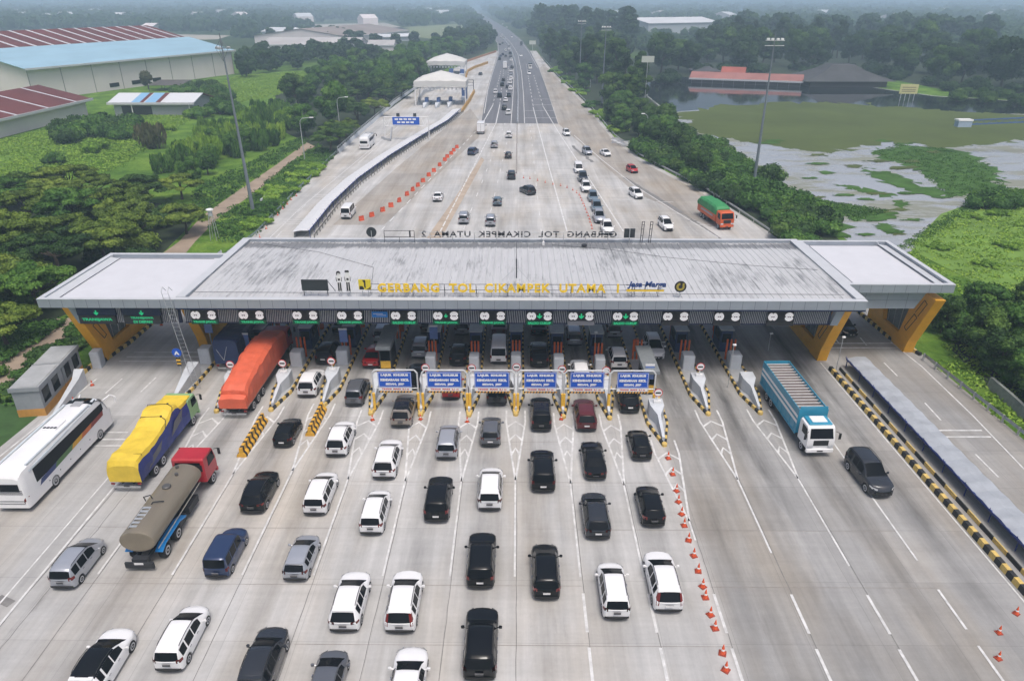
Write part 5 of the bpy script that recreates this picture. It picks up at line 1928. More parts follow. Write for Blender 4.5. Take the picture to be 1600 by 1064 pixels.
tagr = thing('crash_block', 'grey concrete block with sloping fin in front of the prefabricated booths', 'barrier', (-41.9, ay_ + 0.6, 0.02))
tagr.rotation_euler.z = .13
mb = MB()
mb.add([(-.12, -.6, 0), (.12, -.6, 0), (.12, -.6, .4), (-.12, -.6, .4), (-.3, 4.4, 0), (.3, 4.4, 0), (.3, 4.4, 1.2), (-.3, 4.4, 1.2), (-.5, 5.6, 0), (.4, 5.6, 0), (.4, 5.6, 1.7), (-.5, 5.6, 1.7)],
       [(0, 1, 2, 3)] + [f for o in (0, 4) for f in ((o, o + 4, o + 5, o + 1), (o + 1, o + 5, o + 6, o + 2), (o + 2, o + 6, o + 7, o + 3), (o + 3, o + 7, o + 4, o))] + [(11, 10, 9, 8)])
mb.build('block', PALEC, tagr)
mb = MB()
mb.bbox(-.45, .45, 8.9, 10.1, 0, 1.8, .08)
mb.build('rear_block', PALEC, tagr)
flat('grass_strip', [(-46, 58), (-43.4, 56), (-43.9, 44), (-44.4, 30), (-60, 30), (-60, 58)], 0.03, mat('dark_turf', (0.035, 0.085, 0.018), 0.95, var=0.35, scale=0.8, bump=.5), kind='structure')

# ---------------------------------------------------------------- buildings
BLUEROOF = mat('pale_blue_roof', (0.30, 0.47, 0.57), 0.5, 0.0, var=0.12, scale=0.05, stretch=(1, 4, 1))
MAROON = mat('maroon_roof', (0.125, 0.030, 0.028), 0.7, var=0.22, scale=0.08)
CREAM = mat('cream_wall', (0.74, 0.67, 0.66), 0.8, var=0.07, scale=0.1)
SEAMW = mat('roof_seam', (0.55, 0.56, 0.58), 0.5)


def hall(name, label, a, b, depth, hw, hr, roofs, wall, bands=0, pil=0, eave=1.2, group=None, winspec=()):
    """shed: a-b is the foot of its front wall; gable roof of given ridge height behind it"""
    a, b = Vector(a), Vector(b)
    L = (b - a).length
    d = (b - a) / L
    r = thing(name, label, 'building', (a.x, a.y, 0), math.atan2(d.y, d.x), group)
    mb = MB()
    mb.prism([(0, 0), (depth, 0), (depth, hw), (depth / 2, hr - .1), (0, hw)], 'x', 0, L)
    mb.build('wall', wall, r)
    for i, m_ in enumerate(roofs):
        mb = MB()
        y0, y1, z0, z1 = (-eave, depth / 2, hw - eave * (hr - hw) / (depth / 2), hr) if i == 0 else (depth + eave, depth / 2, hw - eave * (hr - hw) / (depth / 2), hr)
        mb.add([(-eave, y0, z0 + .25), (L + eave, y0, z0 + .25), (L + eave, y1, z1 + .25), (-eave, y1, z1 + .25), (-eave, y0, z0), (L + eave, y0, z0), (L + eave, y1, z1), (-eave, y1, z1)],
               [(0, 1, 2, 3), (7, 6, 5, 4), (0, 4, 5, 1), (1, 5, 6, 2), (0, 3, 7, 4)])
        o = mb.build('roof', m_, r)
        if bands:
            s = MB()
            for k in range(bands):
                q = L * (k + .5) / bands
                e = 0.5
                s.add([(q - e, y0, z0 + .27), (q + e, y0, z0 + .27), (q + e, y1, z1 + .27), (q - e, y1, z1 + .27)], [(0, 1, 2, 3)])
            s.build('light_strips', SEAMW, o)
    if eave:
        mb = MB()
        zz = hw - eave * (hr - hw) / (depth / 2)
        mb.box(-eave - .1, L + eave + .1, -eave - .35, -eave - .02, zz - .35, zz + .35)
        mb.build('gutter', SEAMW, r)
    if pil:
        mb = MB()
        for k in range(pil + 1):
            q = L * k / pil
            mb.box(q - .12, q + .12, -.14, -.002, 0, hw - .3)
        mb.build('pilaster_strips', mat('wall_joint', (0.30, 0.28, 0.28), .8), r)
    for (q, wd, z, h) in winspec:
        mb = MB()
        mb.box(q, q + wd, -.1, -.01, z, z + h)
        mb.build('window', GLASS, r)
    return r


# big warehouse: front wall foot
wa, wb = at(62, 158), at(366, 116)
wh = hall('warehouse', 'large cream warehouse with a pale blue front roof and maroon back roof on the left', (wa[0] - 2, wa[1]), wb, 52, 11.5, 17.0, [BLUEROOF, MAROON], CREAM, 0, 8, 1.5,
     winspec=((36, 5, 1.2, 1.6), (48, 5, 1.2, 1.6), (60, 5, 1.2, 1.6)))
mb = MB()
L_ = (Vector(wb) - Vector((wa[0] - 2, wa[1]))).length
mb.add([(-1.5, 26.2, 17.0), (L_, 26.2, 17.0), (L_, 50, 22.5), (-1.5, 50, 22.5)], [(0, 1, 2, 3)], 0)
mb.add([(-1.5, 26.2, 16.0), (L_, 26.2, 16.0), (L_, 52, 11), (L_, 50, 22.4), (-1.5, 50, 22.4), (-1.5, 52, 11)], [(1, 2, 3), (0, 4, 5), (2, 5, 4, 3)], 2)
for k in range(14):
    q = L_ * (k + .5) / 14
    mb.add([(q - .7, 26.3, 17.1), (q + .7, 26.3, 17.1), (q + .7, 50, 22.6), (q - .7, 50, 22.6)], [(0, 1, 2, 3)], 1)
mb.build('rear_roof', [MAROON, SEAMW, CREAM], wh)
ha, hb = at(-60, 232), at(138, 180)
h2 = hall('warehouse', 'low maroon roofed shed with pale gutter in front of the big warehouse', ha, hb, 30, 5.2, 9.0, [MAROON, MAROON], CREAM, 4, 0, 1.6)
o1, o2 = at(181, 182), at(303, 182)
o3 = hall('outbuilding', 'small white building with patched white, blue and maroon roof in the meadow', o1, o2, 15, 4.4, 6.2, [mat('white_roof_sheet', (0.62, 0.64, 0.66), .5, var=.08), MAROON], mat('grey_white_wall', (0.40, 0.42, 0.43), .8), 0, 0, 1.2)
mb = MB()
Lq = (Vector(o2) - Vector(o1)).length
for q0, q1, mi in ((.25, .36, 0), (.36, .41, 1), (.42, .56, 0), (.56, .62, 1)):
    sl = (6.2 - 4.4) / 7.5
    y0, y1 = -1.2, 7.4
    mb.add([(Lq * q0, y0, 4.4 - 1.2 * sl + .27), (Lq * q1, y0, 4.4 - 1.2 * sl + .27), (Lq * q1, y1, 6.2 + .25), (Lq * q0, y1, 6.2 + .25)], [(0, 1, 2, 3)], mi)
mb.build('roof_patches', [mat('patch_blue', (0.22, 0.42, 0.62), .5), MAROON], o3)
mb = MB()
mb.box(Lq * .1, Lq * .48, -.1, -.01, 0.2, 3.2)
mb.build('dark_bays', DARK, o3)
mb = MB()
for q in (.25, .98):
    mb.tube((Lq * q, -1.1, 0), (Lq * q, -1.1, 4.2), .15, .15, 6)
mb.build('post', SIGNW, o3)
x, y = at(232, 143)
r = thing('scrap_shelter', 'low dark lean-to shelter between the warehouse and the white building', 'shelter', (x, y, 0))
mb = MB()
mb.prism([(0, 2.2), (12, 3.2), (12, 3.4), (0, 2.4)], 'x', 0, 14)
mb.build('roof', mat('rusty_sheet', (0.09, 0.08, 0.075), .8, var=.4, scale=.4), r)
mb = MB()
for a in (.3, 7, 13.5):
    mb.tube((a, .4, 0), (a, .4, 2.25), .12, .12, 5)
    mb.tube((a, 11.5, 0), (a, 11.5, 3.1), .12, .12, 5)
mb.build('post', DARK, r)
# far sheds left of the highway
BRN = mat('weathered_brown_roof', (0.26, 0.22, 0.20), .8, var=.25, scale=.03)
GRY = mat('weathered_grey_roof', (0.44, 0.42, 0.41), .7, var=.2, scale=.03)
WHT = mat('white_factory_roof', (0.62, 0.63, 0.64), .6, var=.1, scale=.03)
FARB = [((545, 70), (640, 58), 90, 6, 12, BRN, 'wide brown roofed factory hall beyond the meadow, below the far fields'), ((412, 82), (560, 82), 40, 5, 9, GRY, 'long pale grey roofed shed in front of the far trees on the left'),
        ((410, 58), (540, 58), 60, 5, 8, WHT, 'pale roofed factory hall behind dark trees at the far left centre'), ((575, 80), (615, 80), 18, 4, 7, GRY, 'small grey roofed house beside the tree belt'),
        ((600, 66), (655, 64), 20, 4, 6, WHT, 'small pale roofed shed right of the brown factory hall'), ((1012, 56), (1122, 53), 60, 12, 17, WHT, 'large white and blue factory hall above the right trees'),
        ((978, 55), (1004, 55), 30, 8, 11, WHT, 'small white house left of the blue and white factory'), ((1545, 92), (1600, 92), 30, 6, 9, WHT, 'white roofed hall behind the trees at the right edge'),
        ((222, 50), (240, 50), 30, 6, 9, CREAM, 'small pale pink house in the far woods on the left'), ((262, 41), (284, 41), 40, 6, 9, WHT, 'small white house in the far woods left of centre'),
        ((345, 28), (385, 28), 60, 8, 12, WHT, 'long white roof far away at the upper left'), ((285, 31), (300, 31), 50, 8, 12, WHT, 'short white roof far away at the upper left'),
        ((665, 24), (700, 22), 120, 10, 16, WHT, 'white hall far away left of the highway'), ((1420, 17), (1500, 15), 200, 10, 16, WHT, 'long white hall far away at the upper right, left of two'),
        ((1498, 13), (1545, 12), 260, 10, 18, WHT, 'long white hall far away at the upper right, right of two'), ((1515, 29), (1565, 29), 60, 8, 12, GRY, 'grey roofed house far away at the right'),
        ((1335, 19), (1360, 18), 120, 10, 14, WHT, 'short white hall far away above the lake')]
for (a, b, dep, hw, hr, m_, lab) in FARB:
    hall('factory_hall', lab, at(*a), at(*b), dep, hw, hr, [m_, m_], CREAM if m_ is not WHT else mat('pale_wall', (0.45, 0.48, 0.50), .8), 0, 0, .6, 'far halls and houses')
rw = random.Random(31)
for k in range(34):
    px, py = rw.uniform(0, 720) if k % 3 else rw.uniform(900, 1590), rw.uniform(12, 44)
    wpx = rw.uniform(6, 26)
    side = f'{int(px / 80) + 1}' if px < 720 else ''
    hall('far_house', 'tiny far roof among the distant blue woods at the upper left' if px < 720 else 'tiny far roof among the distant blue woods at the upper right', at(px, py), at(px + wpx, py - .3), rw.uniform(15, 50), 11, 16, [rw.choice([WHT, WHT, GRY, CREAM])] * 2, CREAM, 0, 0, 0,
         'tiny far roofs at the upper left' if px < 720 else 'tiny far roofs at the upper right')
# restaurant and halls by the lake
TILE = mat('red_tile_roof', (0.33, 0.085, 0.06), .75, var=.25, scale=.15)
THATCH = mat('dark_thatch', (0.060, 0.062, 0.066), .9, var=.3, scale=.2)
hall('lake_pavilion', 'long low pavilion with a red tiled roof at the far lake shore', at(1080, 130), at(1250, 136), 12, 2.3, 4.3, [mat('faded_tile_roof', (0.30, 0.13, 0.11), .75, var=.25, scale=.15), TILE], mat('dark_wall', (0.14, 0.12, 0.11), .8), 0, 10, 1.0)  # wall in one even dark brown
p0, p1 = at(1125, 127), at(1156, 128)
hall('lake_pavilion', 'short raised red roofed pavilion in the middle of the lake shore', (p0[0], p0[1] - 3), (p1[0], p1[1] - 3), 14, 3.0, 5.8, [TILE, TILE], mat('dark_wall', (0.14, 0.12, 0.11), .8), 0, 0, 1.0)
def hip_hall(label, px0, px1, py, ptop, depth):
    (x0, y0), (x1, y1) = at(px0, py), at(px1, py)
    h = z_at(ptop, 0, y0 + depth / 2)
    r = thing('thatched_hall', label, 'building', ((x0 + x1) / 2, y0, 0))
    w = (x1 - x0) / 2
    mb = MB()
    rows = []
    for (f, z) in ((1.0, 2.6), (.72, 2.6 + (h - 2.6) * .28), (.45, 2.6 + (h - 2.6) * .62), (.25, h)):
        c = depth / 2
        rows.append([(-w * f, c - c * f, z), (w * f, c - c * f, z), (w * f, c + c * f, z), (-w * f, c + c * f, z)])
    mb.grid(rows, closed=True)
    mb.add(rows[-1], [(0, 1, 2, 3)])
    mb.build('roof', THATCH, r)
    mb = MB()
    mb.box(-w * .85, w * .85, depth * .1, depth * .9, 0, 2.75)
    mb.build('wall', mat('dark_wall', (0.14, 0.12, 0.11), .8), r)


hip_hall('large dark thatched hall with a hipped roof at the far lake shore', 1258, 1400, 138, 100, 30)
hip_hall('small dark thatched roof behind the red pavilion', 1085, 1130, 121, 104, 16)
# billboard and roadside plates
x, y = at(1416, 158)
r = thing('billboard', 'pale yellow billboard on legs on the far lake shore', 'billboard', (x, y, 0), -0.1)
zb_, zt_ = z_at(147, x, y), z_at(132, x, y)
mb = MB()
mb.box(-3.2, 3.2, -.2, .1, zb_, zt_)
mb.build('panel', mat('billboard_yellow', (0.62, 0.60, 0.28), .6), r)
mb = MB()
for q in (.62, .38, .2):
    mb.box(-2.5, 2.4, -.22, -.205, zb_ + (zt_ - zb_) * q, zb_ + (zt_ - zb_) * (q + .1))
mb.build('text_line', mat('faded_text', (0.30, 0.27, 0.13), .7), r)
for q in (-2.4, -.8, .8, 2.4):
    mb = MB()
    mb.tube((q, 0, 0), (q, 0, zb_), .14, .14, 6)
    mb.build('leg', GALV, r)
for (px, py, pt, pb, hw, lab) in ((1007, 165, 88, 98, 2.2, 'pale roadside plate in the right trees, nearer of two'), (832, 84, 64, 70, 2.4, 'pale roadside plate in the right trees, farther of two'),
                                  (600, 178, 163, 168, 1.3, 'small white plate on a post at the far left exit road')):
    x, y = at(px, py)
    r = thing('road_plate', lab, 'road sign', (x, y, 0))
    a, b = z_at(pb, x, y), z_at(pt, x, y)
    mb = MB()
    mb.tube((0, 0.1, 0), (0, 0.1, b - .1), .12, .12, 6)
    mb.build('post', GALV, r)
    mb = MB()
    mb.box(-hw, hw, -.06, .0, a, b)
    mb.build('plate', mat('plate_pale', (0.50, 0.53, 0.47), .6), r)
# blue truss arm over the lake
x, y = at(1498, 240)
zc = z_at(195, x, y)
r = thing('truss_boom', 'blue truss boom with a pale box at its tip over the lake', 'boom', (x + 34, y, 0))
mb = MB()
for z in (zc, zc + 1.0):
    for yy in (-.5, .5):
        mb.tube((-34, yy, z * 1.0), (6, yy, z + 1.8), .09, .09, 5)
for i in range(26):
    a, b = -34 + i * 1.5, -34 + (i + 1) * 1.5
    za, zb2 = zc + 1.8 * (a + 34) / 40, zc + 1.8 * (b + 34) / 40
    mb.tube((a, -.5, za if i % 2 else za + 1), (b, -.5, zb2 + 1 if i % 2 else zb2), .05, .05, 4)
mb.build('truss', mat('truss_blue', (0.03, 0.09, 0.24), .5), r)
mb = MB()
mb.bbox(-36.5, -33.2, -.9, .9, zc - .5, zc + .9, .05)
mb.build('tip_box', mat('tip_box_grey', (0.34, 0.42, 0.52), .5), r)
mb = MB()
mb.box(-36.6, -33.1, -1, 1, zc + .905, zc + 1.3)
mb.build('tip_lid', SIGNW, r)
mb = MB()
mb.tube((5, 0, 0), (5, 0, zc + 2.8), .5, .4, 10)
mb.build('column', GALV, r)
x, y = at(955, 252)
r = thing('white_debris', 'white crumpled sheet hanging on the bushes outside the right guard rail', 'sheet', at(976, 230) + (0,))
mb = MB()
rows = []
for i in range(8):
    rows.append([(-3 + i * .9 + .15 * math.sin(j * 2), 3.5 - i * 1.2 + .3 * math.cos(i * j), .3 + .32 * j + .25 * math.sin(i * 1.7 + j)) for j in range(6)])
mb.grid(rows)
mb.grid([[(p[0] + .06, p[1] + .06, p[2] - .05) for p in rr] for rr in rows][::-1])
mb.build('sheet', SIGNW, r)
# ================================================================ VEHICLES


def paint(name, c, rough=0.3, metal=0.0, coat=0.5):
    return mat('paint_' + name, c, rough, metal, var=0.05, scale=1.2, coat=coat, spec=0.4 if c[0] > .02 else .22)


PAINT = {'white': paint('white', (0.80, 0.80, 0.80), .35), 'black': paint('black', (0.007, 0.008, 0.010), .18, 0, .22), 'silver': paint('silver', (0.44, 0.46, 0.50), .35, .45), 'grey': paint('grey', (0.15, 0.16, 0.18), .3, .4),
         'dark grey': paint('dark_grey', (0.034, 0.038, 0.046), .2, .2, .5), 'navy': paint('navy', (0.025, 0.045, 0.11), .3, .2), 'maroon': paint('maroon', (0.10, 0.012, 0.016), .3, .1), 'red': paint('red', (0.42, 0.012, 0.014), .3, 0),
         'tan': paint('tan', (0.33, 0.29, 0.25), .35, .3), 'slate blue': paint('slate', (0.16, 0.22, 0.27), .35, .3)}
TAIL = mat('tail_lamp', (0.17, 0.010, 0.010), .25, coat=.6)
HEADL = mat('head_lamp', (0.62, 0.64, 0.66), .15, .2, coat=.6)
TRIM = mat('black_trim', (0.018, 0.018, 0.019), .6)
PLATE = mat('number_plate', (0.05, 0.05, 0.055), .5)
PLATEW = mat('number_plate_pale', (0.70, 0.70, 0.70), .5)
CHROME = mat('chrome_strip', (0.55, 0.55, 0.57), .2, .9)


def wheel_meshes(r, w, dual=False):
    mb = MB()
    W2 = w / 2
    mb.lathe([(r * .62, -W2), (r * .93, -W2), (r, -W2 * .6), (r, W2 * .6), (r * .93, W2), (r * .62, W2)], (0, 0, 0), 18, 'x')
    ty = mb.mesh('wheel', [RUBBER], 35)
    mb = MB()
    for s in (-1, 1):
        mb.lathe([(r * .70, s * W2 * .98), (r * .60, s * W2 * 1.03), (r * .2, s * W2 * .96), (r * .14, s * W2 * 1.04)][::s], (0, 0, 0), 12, 'x')
    rim = mb.mesh('rim', [RIM], 35)
    return ty, rim


def put_wheels(root, spots, r, w):
    ty, rim = wheel_meshes(r, w)
    for (x, y) in spots:
        o = bpy.data.objects.new('wheel', ty)
        o.location = (x, y, r)
        link(o, root)
        link(bpy.data.objects.new('rim', rim), o)


def car_shape(sp):
    if 'fix' not in sp:
        sp['fix'] = 1
        w0 = sp['wid']
        k0 = w0[0][1]
        sp['wid'] = [(0, k0 - .09), (.05, k0 - .015), (.14, k0 + .045), (.3, .975), (.6, 1.0)] + [q for q in w0 if q[0] > 1]
    """loft the body of a car; returns grid of points, stations and their regions"""
    L = sp['L']
    w = sp['W'] / 2
    ws = [sp['wy'][0], sp['wy'][1]]
    ar = sp['r'] + 0.07
    sta = set()
    for y, _ in sp['top']:
        sta.add(round(y, 3))
    for c in ws:
        for k in (-1, -.92, -.6, 0, .6, .92, 1):
            sta.add(round(c + ar * k, 3))
    for a, b in sp['side']:
        sta.update((round(a, 3), round(b, 3)))
    for y in (0.0, 0.06, .2, L - .45, L - .2, L - .07, L):
        sta.add(round(y, 3))
    sta = sorted(s for s in sta if 0 <= s <= L)
    out = [sta[0]]
    for s in sta[1:]:
        if s - out[-1] > 0.012:
            out.append(s)
    sta = out
    ip = lambda tab, y: float(np.interp(y, [a for a, _ in tab], [b for _, b in tab]))
    grid = []
    for y in sta:
        zt, zb, wt = ip(sp['top'], y), ip(sp['belt'], y), ip(sp['wtop'], y) * w
        wf = ip(sp['wid'], y) * w
        zl = ip([(0, .36), (.12, .26), (L - .15, .24), (L, .30)], y)
        for c in ws:
            d = abs(y - c)
            if d < ar:
                zl = max(zl, sp['r'] * .98 + math.sqrt(max(ar * ar - d * d, 0)) * .98 - .02)
        zb = min(zb, zt - .04)
        zb = max(zb, zl + .06)
        zm = zl + (zb - zl) * .45
        z5 = zb + min(.03, (zt - zb) * .3)
        wt = min(wt, wf * .96)
        half = [(wf * .90, zl), (wf * .985, zl + .01), (wf, zm), (wf * .998, zl + (zb - zl) * .85), (wf * .965, zb), (wf * .945, z5),
                (wt * 1.02, zt - min(.10, (zt - z5) * .4)), (wt * .93, zt - min(.03, (zt - z5) * .15)), (wt * .5, zt + .012), (0, zt + .018)]
        grid.append([(-a, y, b) for a, b in half] + [(a, y, b) for a, b in half[-2::-1]])
    return sta, grid


def patch(sta, grid, y0, y1, j0, j1, off=.009, shr=0.0):
    """part of the loft between two stations, lifted off the surface"""
    idx = [i for i, y in enumerate(sta) if y0 - 1e-3 <= y <= y1 + 1e-3]
    rows = []
    for i in idx:
        row = []
        for j in range(j0, j1 + 1):
            p = Vector(grid[i][j])
            ia, ib = max(i - 1, 0), min(i + 1, len(sta) - 1)
            ja, jb = max(j - 1, 0), min(j + 1, len(grid[0]) - 1)
            n = (Vector(grid[i][jb]) - Vector(grid[i][ja])).cross(Vector(grid[ib][j]) - Vector(grid[ia][j]))
            n.normalize()
            if n.dot(p - Vector((0, p.y, .7))) < 0:
                n = -n
            row.append(p + n * off)
        rows.append(row)
    return rows


class CB(MB):
    """car parts follow the bow of the nose and tail seen from above"""

    def build(self, name, mats, parent=None, loc=None, rz=None, smooth=None):
        L, w = self.car
        out = []
        for x, y, z in self.v:
            q = min(1.0, abs(x) / w)
            f, b = max(0, (y - (L / 2 - 1.1)) / 1.1), max(0, (-L / 2 + .7 - y) / .7)
            out.append((x, y - .34 * q ** 2.3 * f ** 1.6 + .15 * q ** 2.6 * min(b, 1.05) ** 1.6, z))
        self.v = out
        return MB.build(self, name, mats, parent, loc, rz, smooth)

    def bar(self, hw, y0, y1, z0, z1, n=8):
        xs_ = [-hw + 2 * hw * i / n for i in range(n + 1)]
        for i in range(n):
            a, b = xs_[i], xs_[i + 1]
            self.add([(a, y0, z0), (b, y0, z0), (b, y1, z0), (a, y1, z0), (a, y0, z1), (b, y0, z1), (b, y1, z1), (a, y1, z1)], [(0, 3, 2, 1), (4, 5, 6, 7), (0, 1, 5, 4), (2, 3, 7, 6)])
        return self


def car(name, label, cat, sp):
    r = thing(name, label, cat)
    sta, grid = car_shape(sp)
    L, w = sp['L'], sp['W'] / 2
    CB.car = (L, w)
    yo = -L / 2
    sh = lambda rows: [[(p[0], p[1] + yo, p[2]) for p in row] for row in rows]
    n = len(grid[0])
    mb = CB()
    mb.grid(sh(grid))
    mb.add(sh([grid[0]])[0], [tuple(range(n))])
    mb.add(sh([grid[-1]])[0], [tuple(range(n))[::-1]])
    mb.build('body', PAINT['white'], r, smooth=38)
    mb = CB()
    mb.box(-w * .72, w * .72, yo + .25, -yo - .25, .2, .62)
    mb.box(-w * .88, w * .88, yo + .9 + .25, -yo - 1.25, .19, .5)
    mb.build('underbody', TRIM, r)
    g0, g1 = sp['rear']
    c0, c1 = sp['wind']
    mb = CB()
    mb.grid(sh(patch(sta, grid, c0, c1, 7, n - 8)))
    mb.build('windscreen', SCREEN, r, smooth=60)
    mb = CB()
    mb.grid(sh(patch(sta, grid, g0, g1, 7, n - 8)))
    mb.build('rear_window', GLASS, r, smooth=60)
    for a, b in sp['side']:
        for j in (5, n - 7):
            mb = CB()
            mb.grid(sh(patch(sta, grid, a, b, j, j + 1)))
            mb.build('side_window', GLASS, r)
    put_wheels(r, [(s * (w - .12), y + yo) for y in sp['wy'] for s in (-1, 1)], sp['r'], .23)
    # lamps
    tz, th, td = sp['tail']
    for s in (-1, 1):
        mb = CB()
        wr = w * np.interp(0.05, [a for a, _ in sp['wid']], [b for _, b in sp['wid']])
        if sp.get('tall_tail'):
            mb.add([(s * (wr * .985), yo + .02, tz - .25), (s * (wr * .80), yo - .012, tz - .25), (s * (wr * .78), yo - .005, tz), (s * (wr * .97), yo + .05, tz),
                    (s * wr * .70, yo + .22, sp['H'] - .15), (s * wr * .84, yo + .30, sp['H'] - .18), (s * (wr * 1.03), yo + .22, tz - .22), (s * (wr * 1.01), yo + .28, tz + .02), (s * wr * .87, yo + .42, sp['H'] - .19)],
                   [(0, 1, 2, 3), (3, 2, 4, 5), (6, 0, 3, 7), (7, 3, 5, 8)])
        else:
            x0, x1 = (wr - td, wr + .012)
            mb.add([(s * x0, yo - .014, tz), (s * x1, yo + .03, tz), (s * (w * 1.0 + .006), yo + .26, tz + .05), (s * x0, yo - .012, tz + th), (s * x1 * .99, yo + .035, tz + th), (s * (w * .985 + .006), yo + .26, tz + th)],
                   [(0, 1, 4, 3), (1, 2, 5, 4), (0, 3, 4, 1)])
        mb.build('tail_lamp', TAIL, r)
        mb = CB()
        hz = sp['head']
        wf_ = w * .90
        mb.add([(s * (wf_ - .30), -yo + .004, hz - .08), (s * wf_, -yo - .10, hz - .06), (s * (w + .004), -yo - .42, hz + .04), (s * (wf_ - .32), -yo - .02, hz + .05), (s * (wf_ - .03), -yo - .16, hz + .07), (s * (w * .985 + .004), -yo - .45, hz + .12)],
               [(0, 1, 4, 3), (1, 2, 5, 4)])
        mb.build('head_lamp', HEADL, r)
        mb = CB()
        y = sp['mirror'] + yo
        zb = np.interp(sp['mirror'], [a for a, _ in sp['belt']], [b for _, b in sp['belt']])
        mb.tube((s * (w * .93), y, zb + .02), (s * (w + .1), y, zb + .05), .03, .03, 5)
        mb.bbox(min(s * (w + .04), s * (w + .24)), max(s * (w + .04), s * (w + .24)), y - .05, y + .08, zb, zb + .16, .04)
        mb.build('door_mirror', PAINT['white'], r)
        for yy in sp['handles']:
            mb = CB()
            mb.box(min(s * (w * .99), s * (w + .02)), max(s * (w * .99), s * (w + .02)), yy + yo - .1, yy + yo + .1, .86, .89)
            mb.build('door_handle', CHROME, r)
    mb = CB()
    mb.bar(w * .86, yo - .03, yo + .12, .30, .44)
    mb.build('rear_bumper', TRIM, r)
    mb = CB()
    mb.bar(w * .62, -yo - .05, -yo + .012, .34, .58)
    mb.build('front_grille', TRIM, r)
    mb = CB()
    mb.box(-.22, .22, yo - .022, yo - .006, sp['plate'], sp['plate'] + .12)
    mb.build('number_plate', PLATE, r)
    mb = CB()
    mb.box(-.22, .22, -yo + .008, -yo + .022, .44, .55)
    mb.build('number_plate', PLATE, r)
    if sp.get('rails'):
        for s in (-1, 1):
            mb = CB()
            a, b = sp['rails']
            zz = lambda y: np.interp(y, [q for q, _ in sp['top']], [q for _, q in sp['top']])
            wt = sp['wtop_roof'] * w * .95
            mb.path([(s * wt, a + yo, zz(a)), (s * wt, a + .12 + yo, zz(a) + .06), (s * wt, (a + b) / 2 + yo, zz((a + b) / 2) + .065), (s * wt, b - .12 + yo, zz(b) + .06), (s * wt, b + yo, zz(b))], .02, 5)
            mb.build('roof_rail', TRIM, r)
    if sp.get('spare'):
        mb = CB()
        mb.lathe([(.30, -.17), (.36, -.13), (.36, -.03), (.30, 0)], (0, yo, .92), 18, 'y')
        mb.lathe([(.12, -.19), (.13, -.165)], (0, yo, .92), 12, 'y')
        mb.build('spare_wheel', RUBBER, r, smooth=40)
    if sp.get('wing'):
        mb = CB()
        y, z = sp['wing']
        mb.prism([(y + yo - .12, z - .02), (y + yo + .1, z), (y + yo + .1, z + .04), (y + yo - .12, z + .02)], 'x', -w * .66, w * .66)
        mb.build('roof_spoiler', PAINT['white'], r)
    if not sp.get('boot'):
        mb = CB()
        mb.box(-.24, .24, yo - .010, yo - .002, sp['plate'] + .14, sp['plate'] + .17)
        mb.build('tailgate_trim', CHROME, r)
    return r


def ws(H0):
    return [(0, .90), (.12, .96), (.5, 1.0)]


SPEC = {}
SPEC['minivan'] = dict(L=4.45, W=1.76, H=1.70, r=.32, wy=(.86, 3.62), top=[(0, .98), (.03, 1.04), (.10, 1.20), (.24, 1.52), (.36, 1.62), (.7, 1.68), (1.5, 1.70), (2.1, 1.69), (2.45, 1.64), (2.7, 1.53), (3.15, 1.27), (3.55, 1.04), (3.66, 1.0), (4.0, .93), (4.26, .86), (4.40, .72), (4.45, .62)],
                       belt=[(0, .95), (.5, 1.0), (3.3, .94), (4.2, .78), (4.45, .55)], wtop=[(0, .86), (.3, .74), (.8, .76), (2.6, .75), (3.3, .80), (3.5, .90), (4.45, .80)], wid=[(0, .90), (.12, .96), (.5, 1), (3.8, 1), (4.2, .94), (4.38, .84), (4.45, .72)],
                       rear=(.03, .24), wind=(2.45, 3.55), side=[(.42, 1.0), (1.12, 1.9), (1.98, 2.85)], tail=(.88, .26, .20), head=.76, mirror=3.0, handles=(1.3, 2.25), plate=.70, rails=(.6, 2.5), wtop_roof=.75)
SPEC['crossover'] = dict(L=4.6, W=1.86, H=1.72, r=.36, wy=(.90, 3.62), top=[(0, .96), (.03, 1.03), (.14, 1.18), (.40, 1.50), (.56, 1.62), (.9, 1.69), (1.6, 1.72), (2.1, 1.70), (2.45, 1.63), (2.75, 1.48), (3.15, 1.25), (3.5, 1.08), (3.62, 1.05), (4.0, 1.0), (4.38, .93), (4.54, .78), (4.6, .66)],
                         belt=[(0, .92), (.5, 1.04), (3.3, .99), (4.3, .84), (4.6, .58)], wtop=[(0, .85), (.45, .70), (.9, .73), (2.5, .72), (3.2, .78), (3.42, .90), (4.6, .80)], wid=[(0, .90), (.12, .96), (.5, 1), (3.9, 1), (4.3, .95), (4.52, .86), (4.6, .74)],
                         rear=(.03, .40), wind=(2.45, 3.5), side=[(.66, 1.05), (1.18, 1.92), (2.0, 2.85)], tail=(.86, .20, .34), head=.80, mirror=2.95, handles=(1.35, 2.3), plate=.66, rails=(.8, 2.4), wtop_roof=.73, wing=(.50, 1.60))
SPEC['wagon_suv'] = dict(SPEC['crossover'], L=4.55, tall_tail=True, tail=(.98, .2, .3), wing=None)
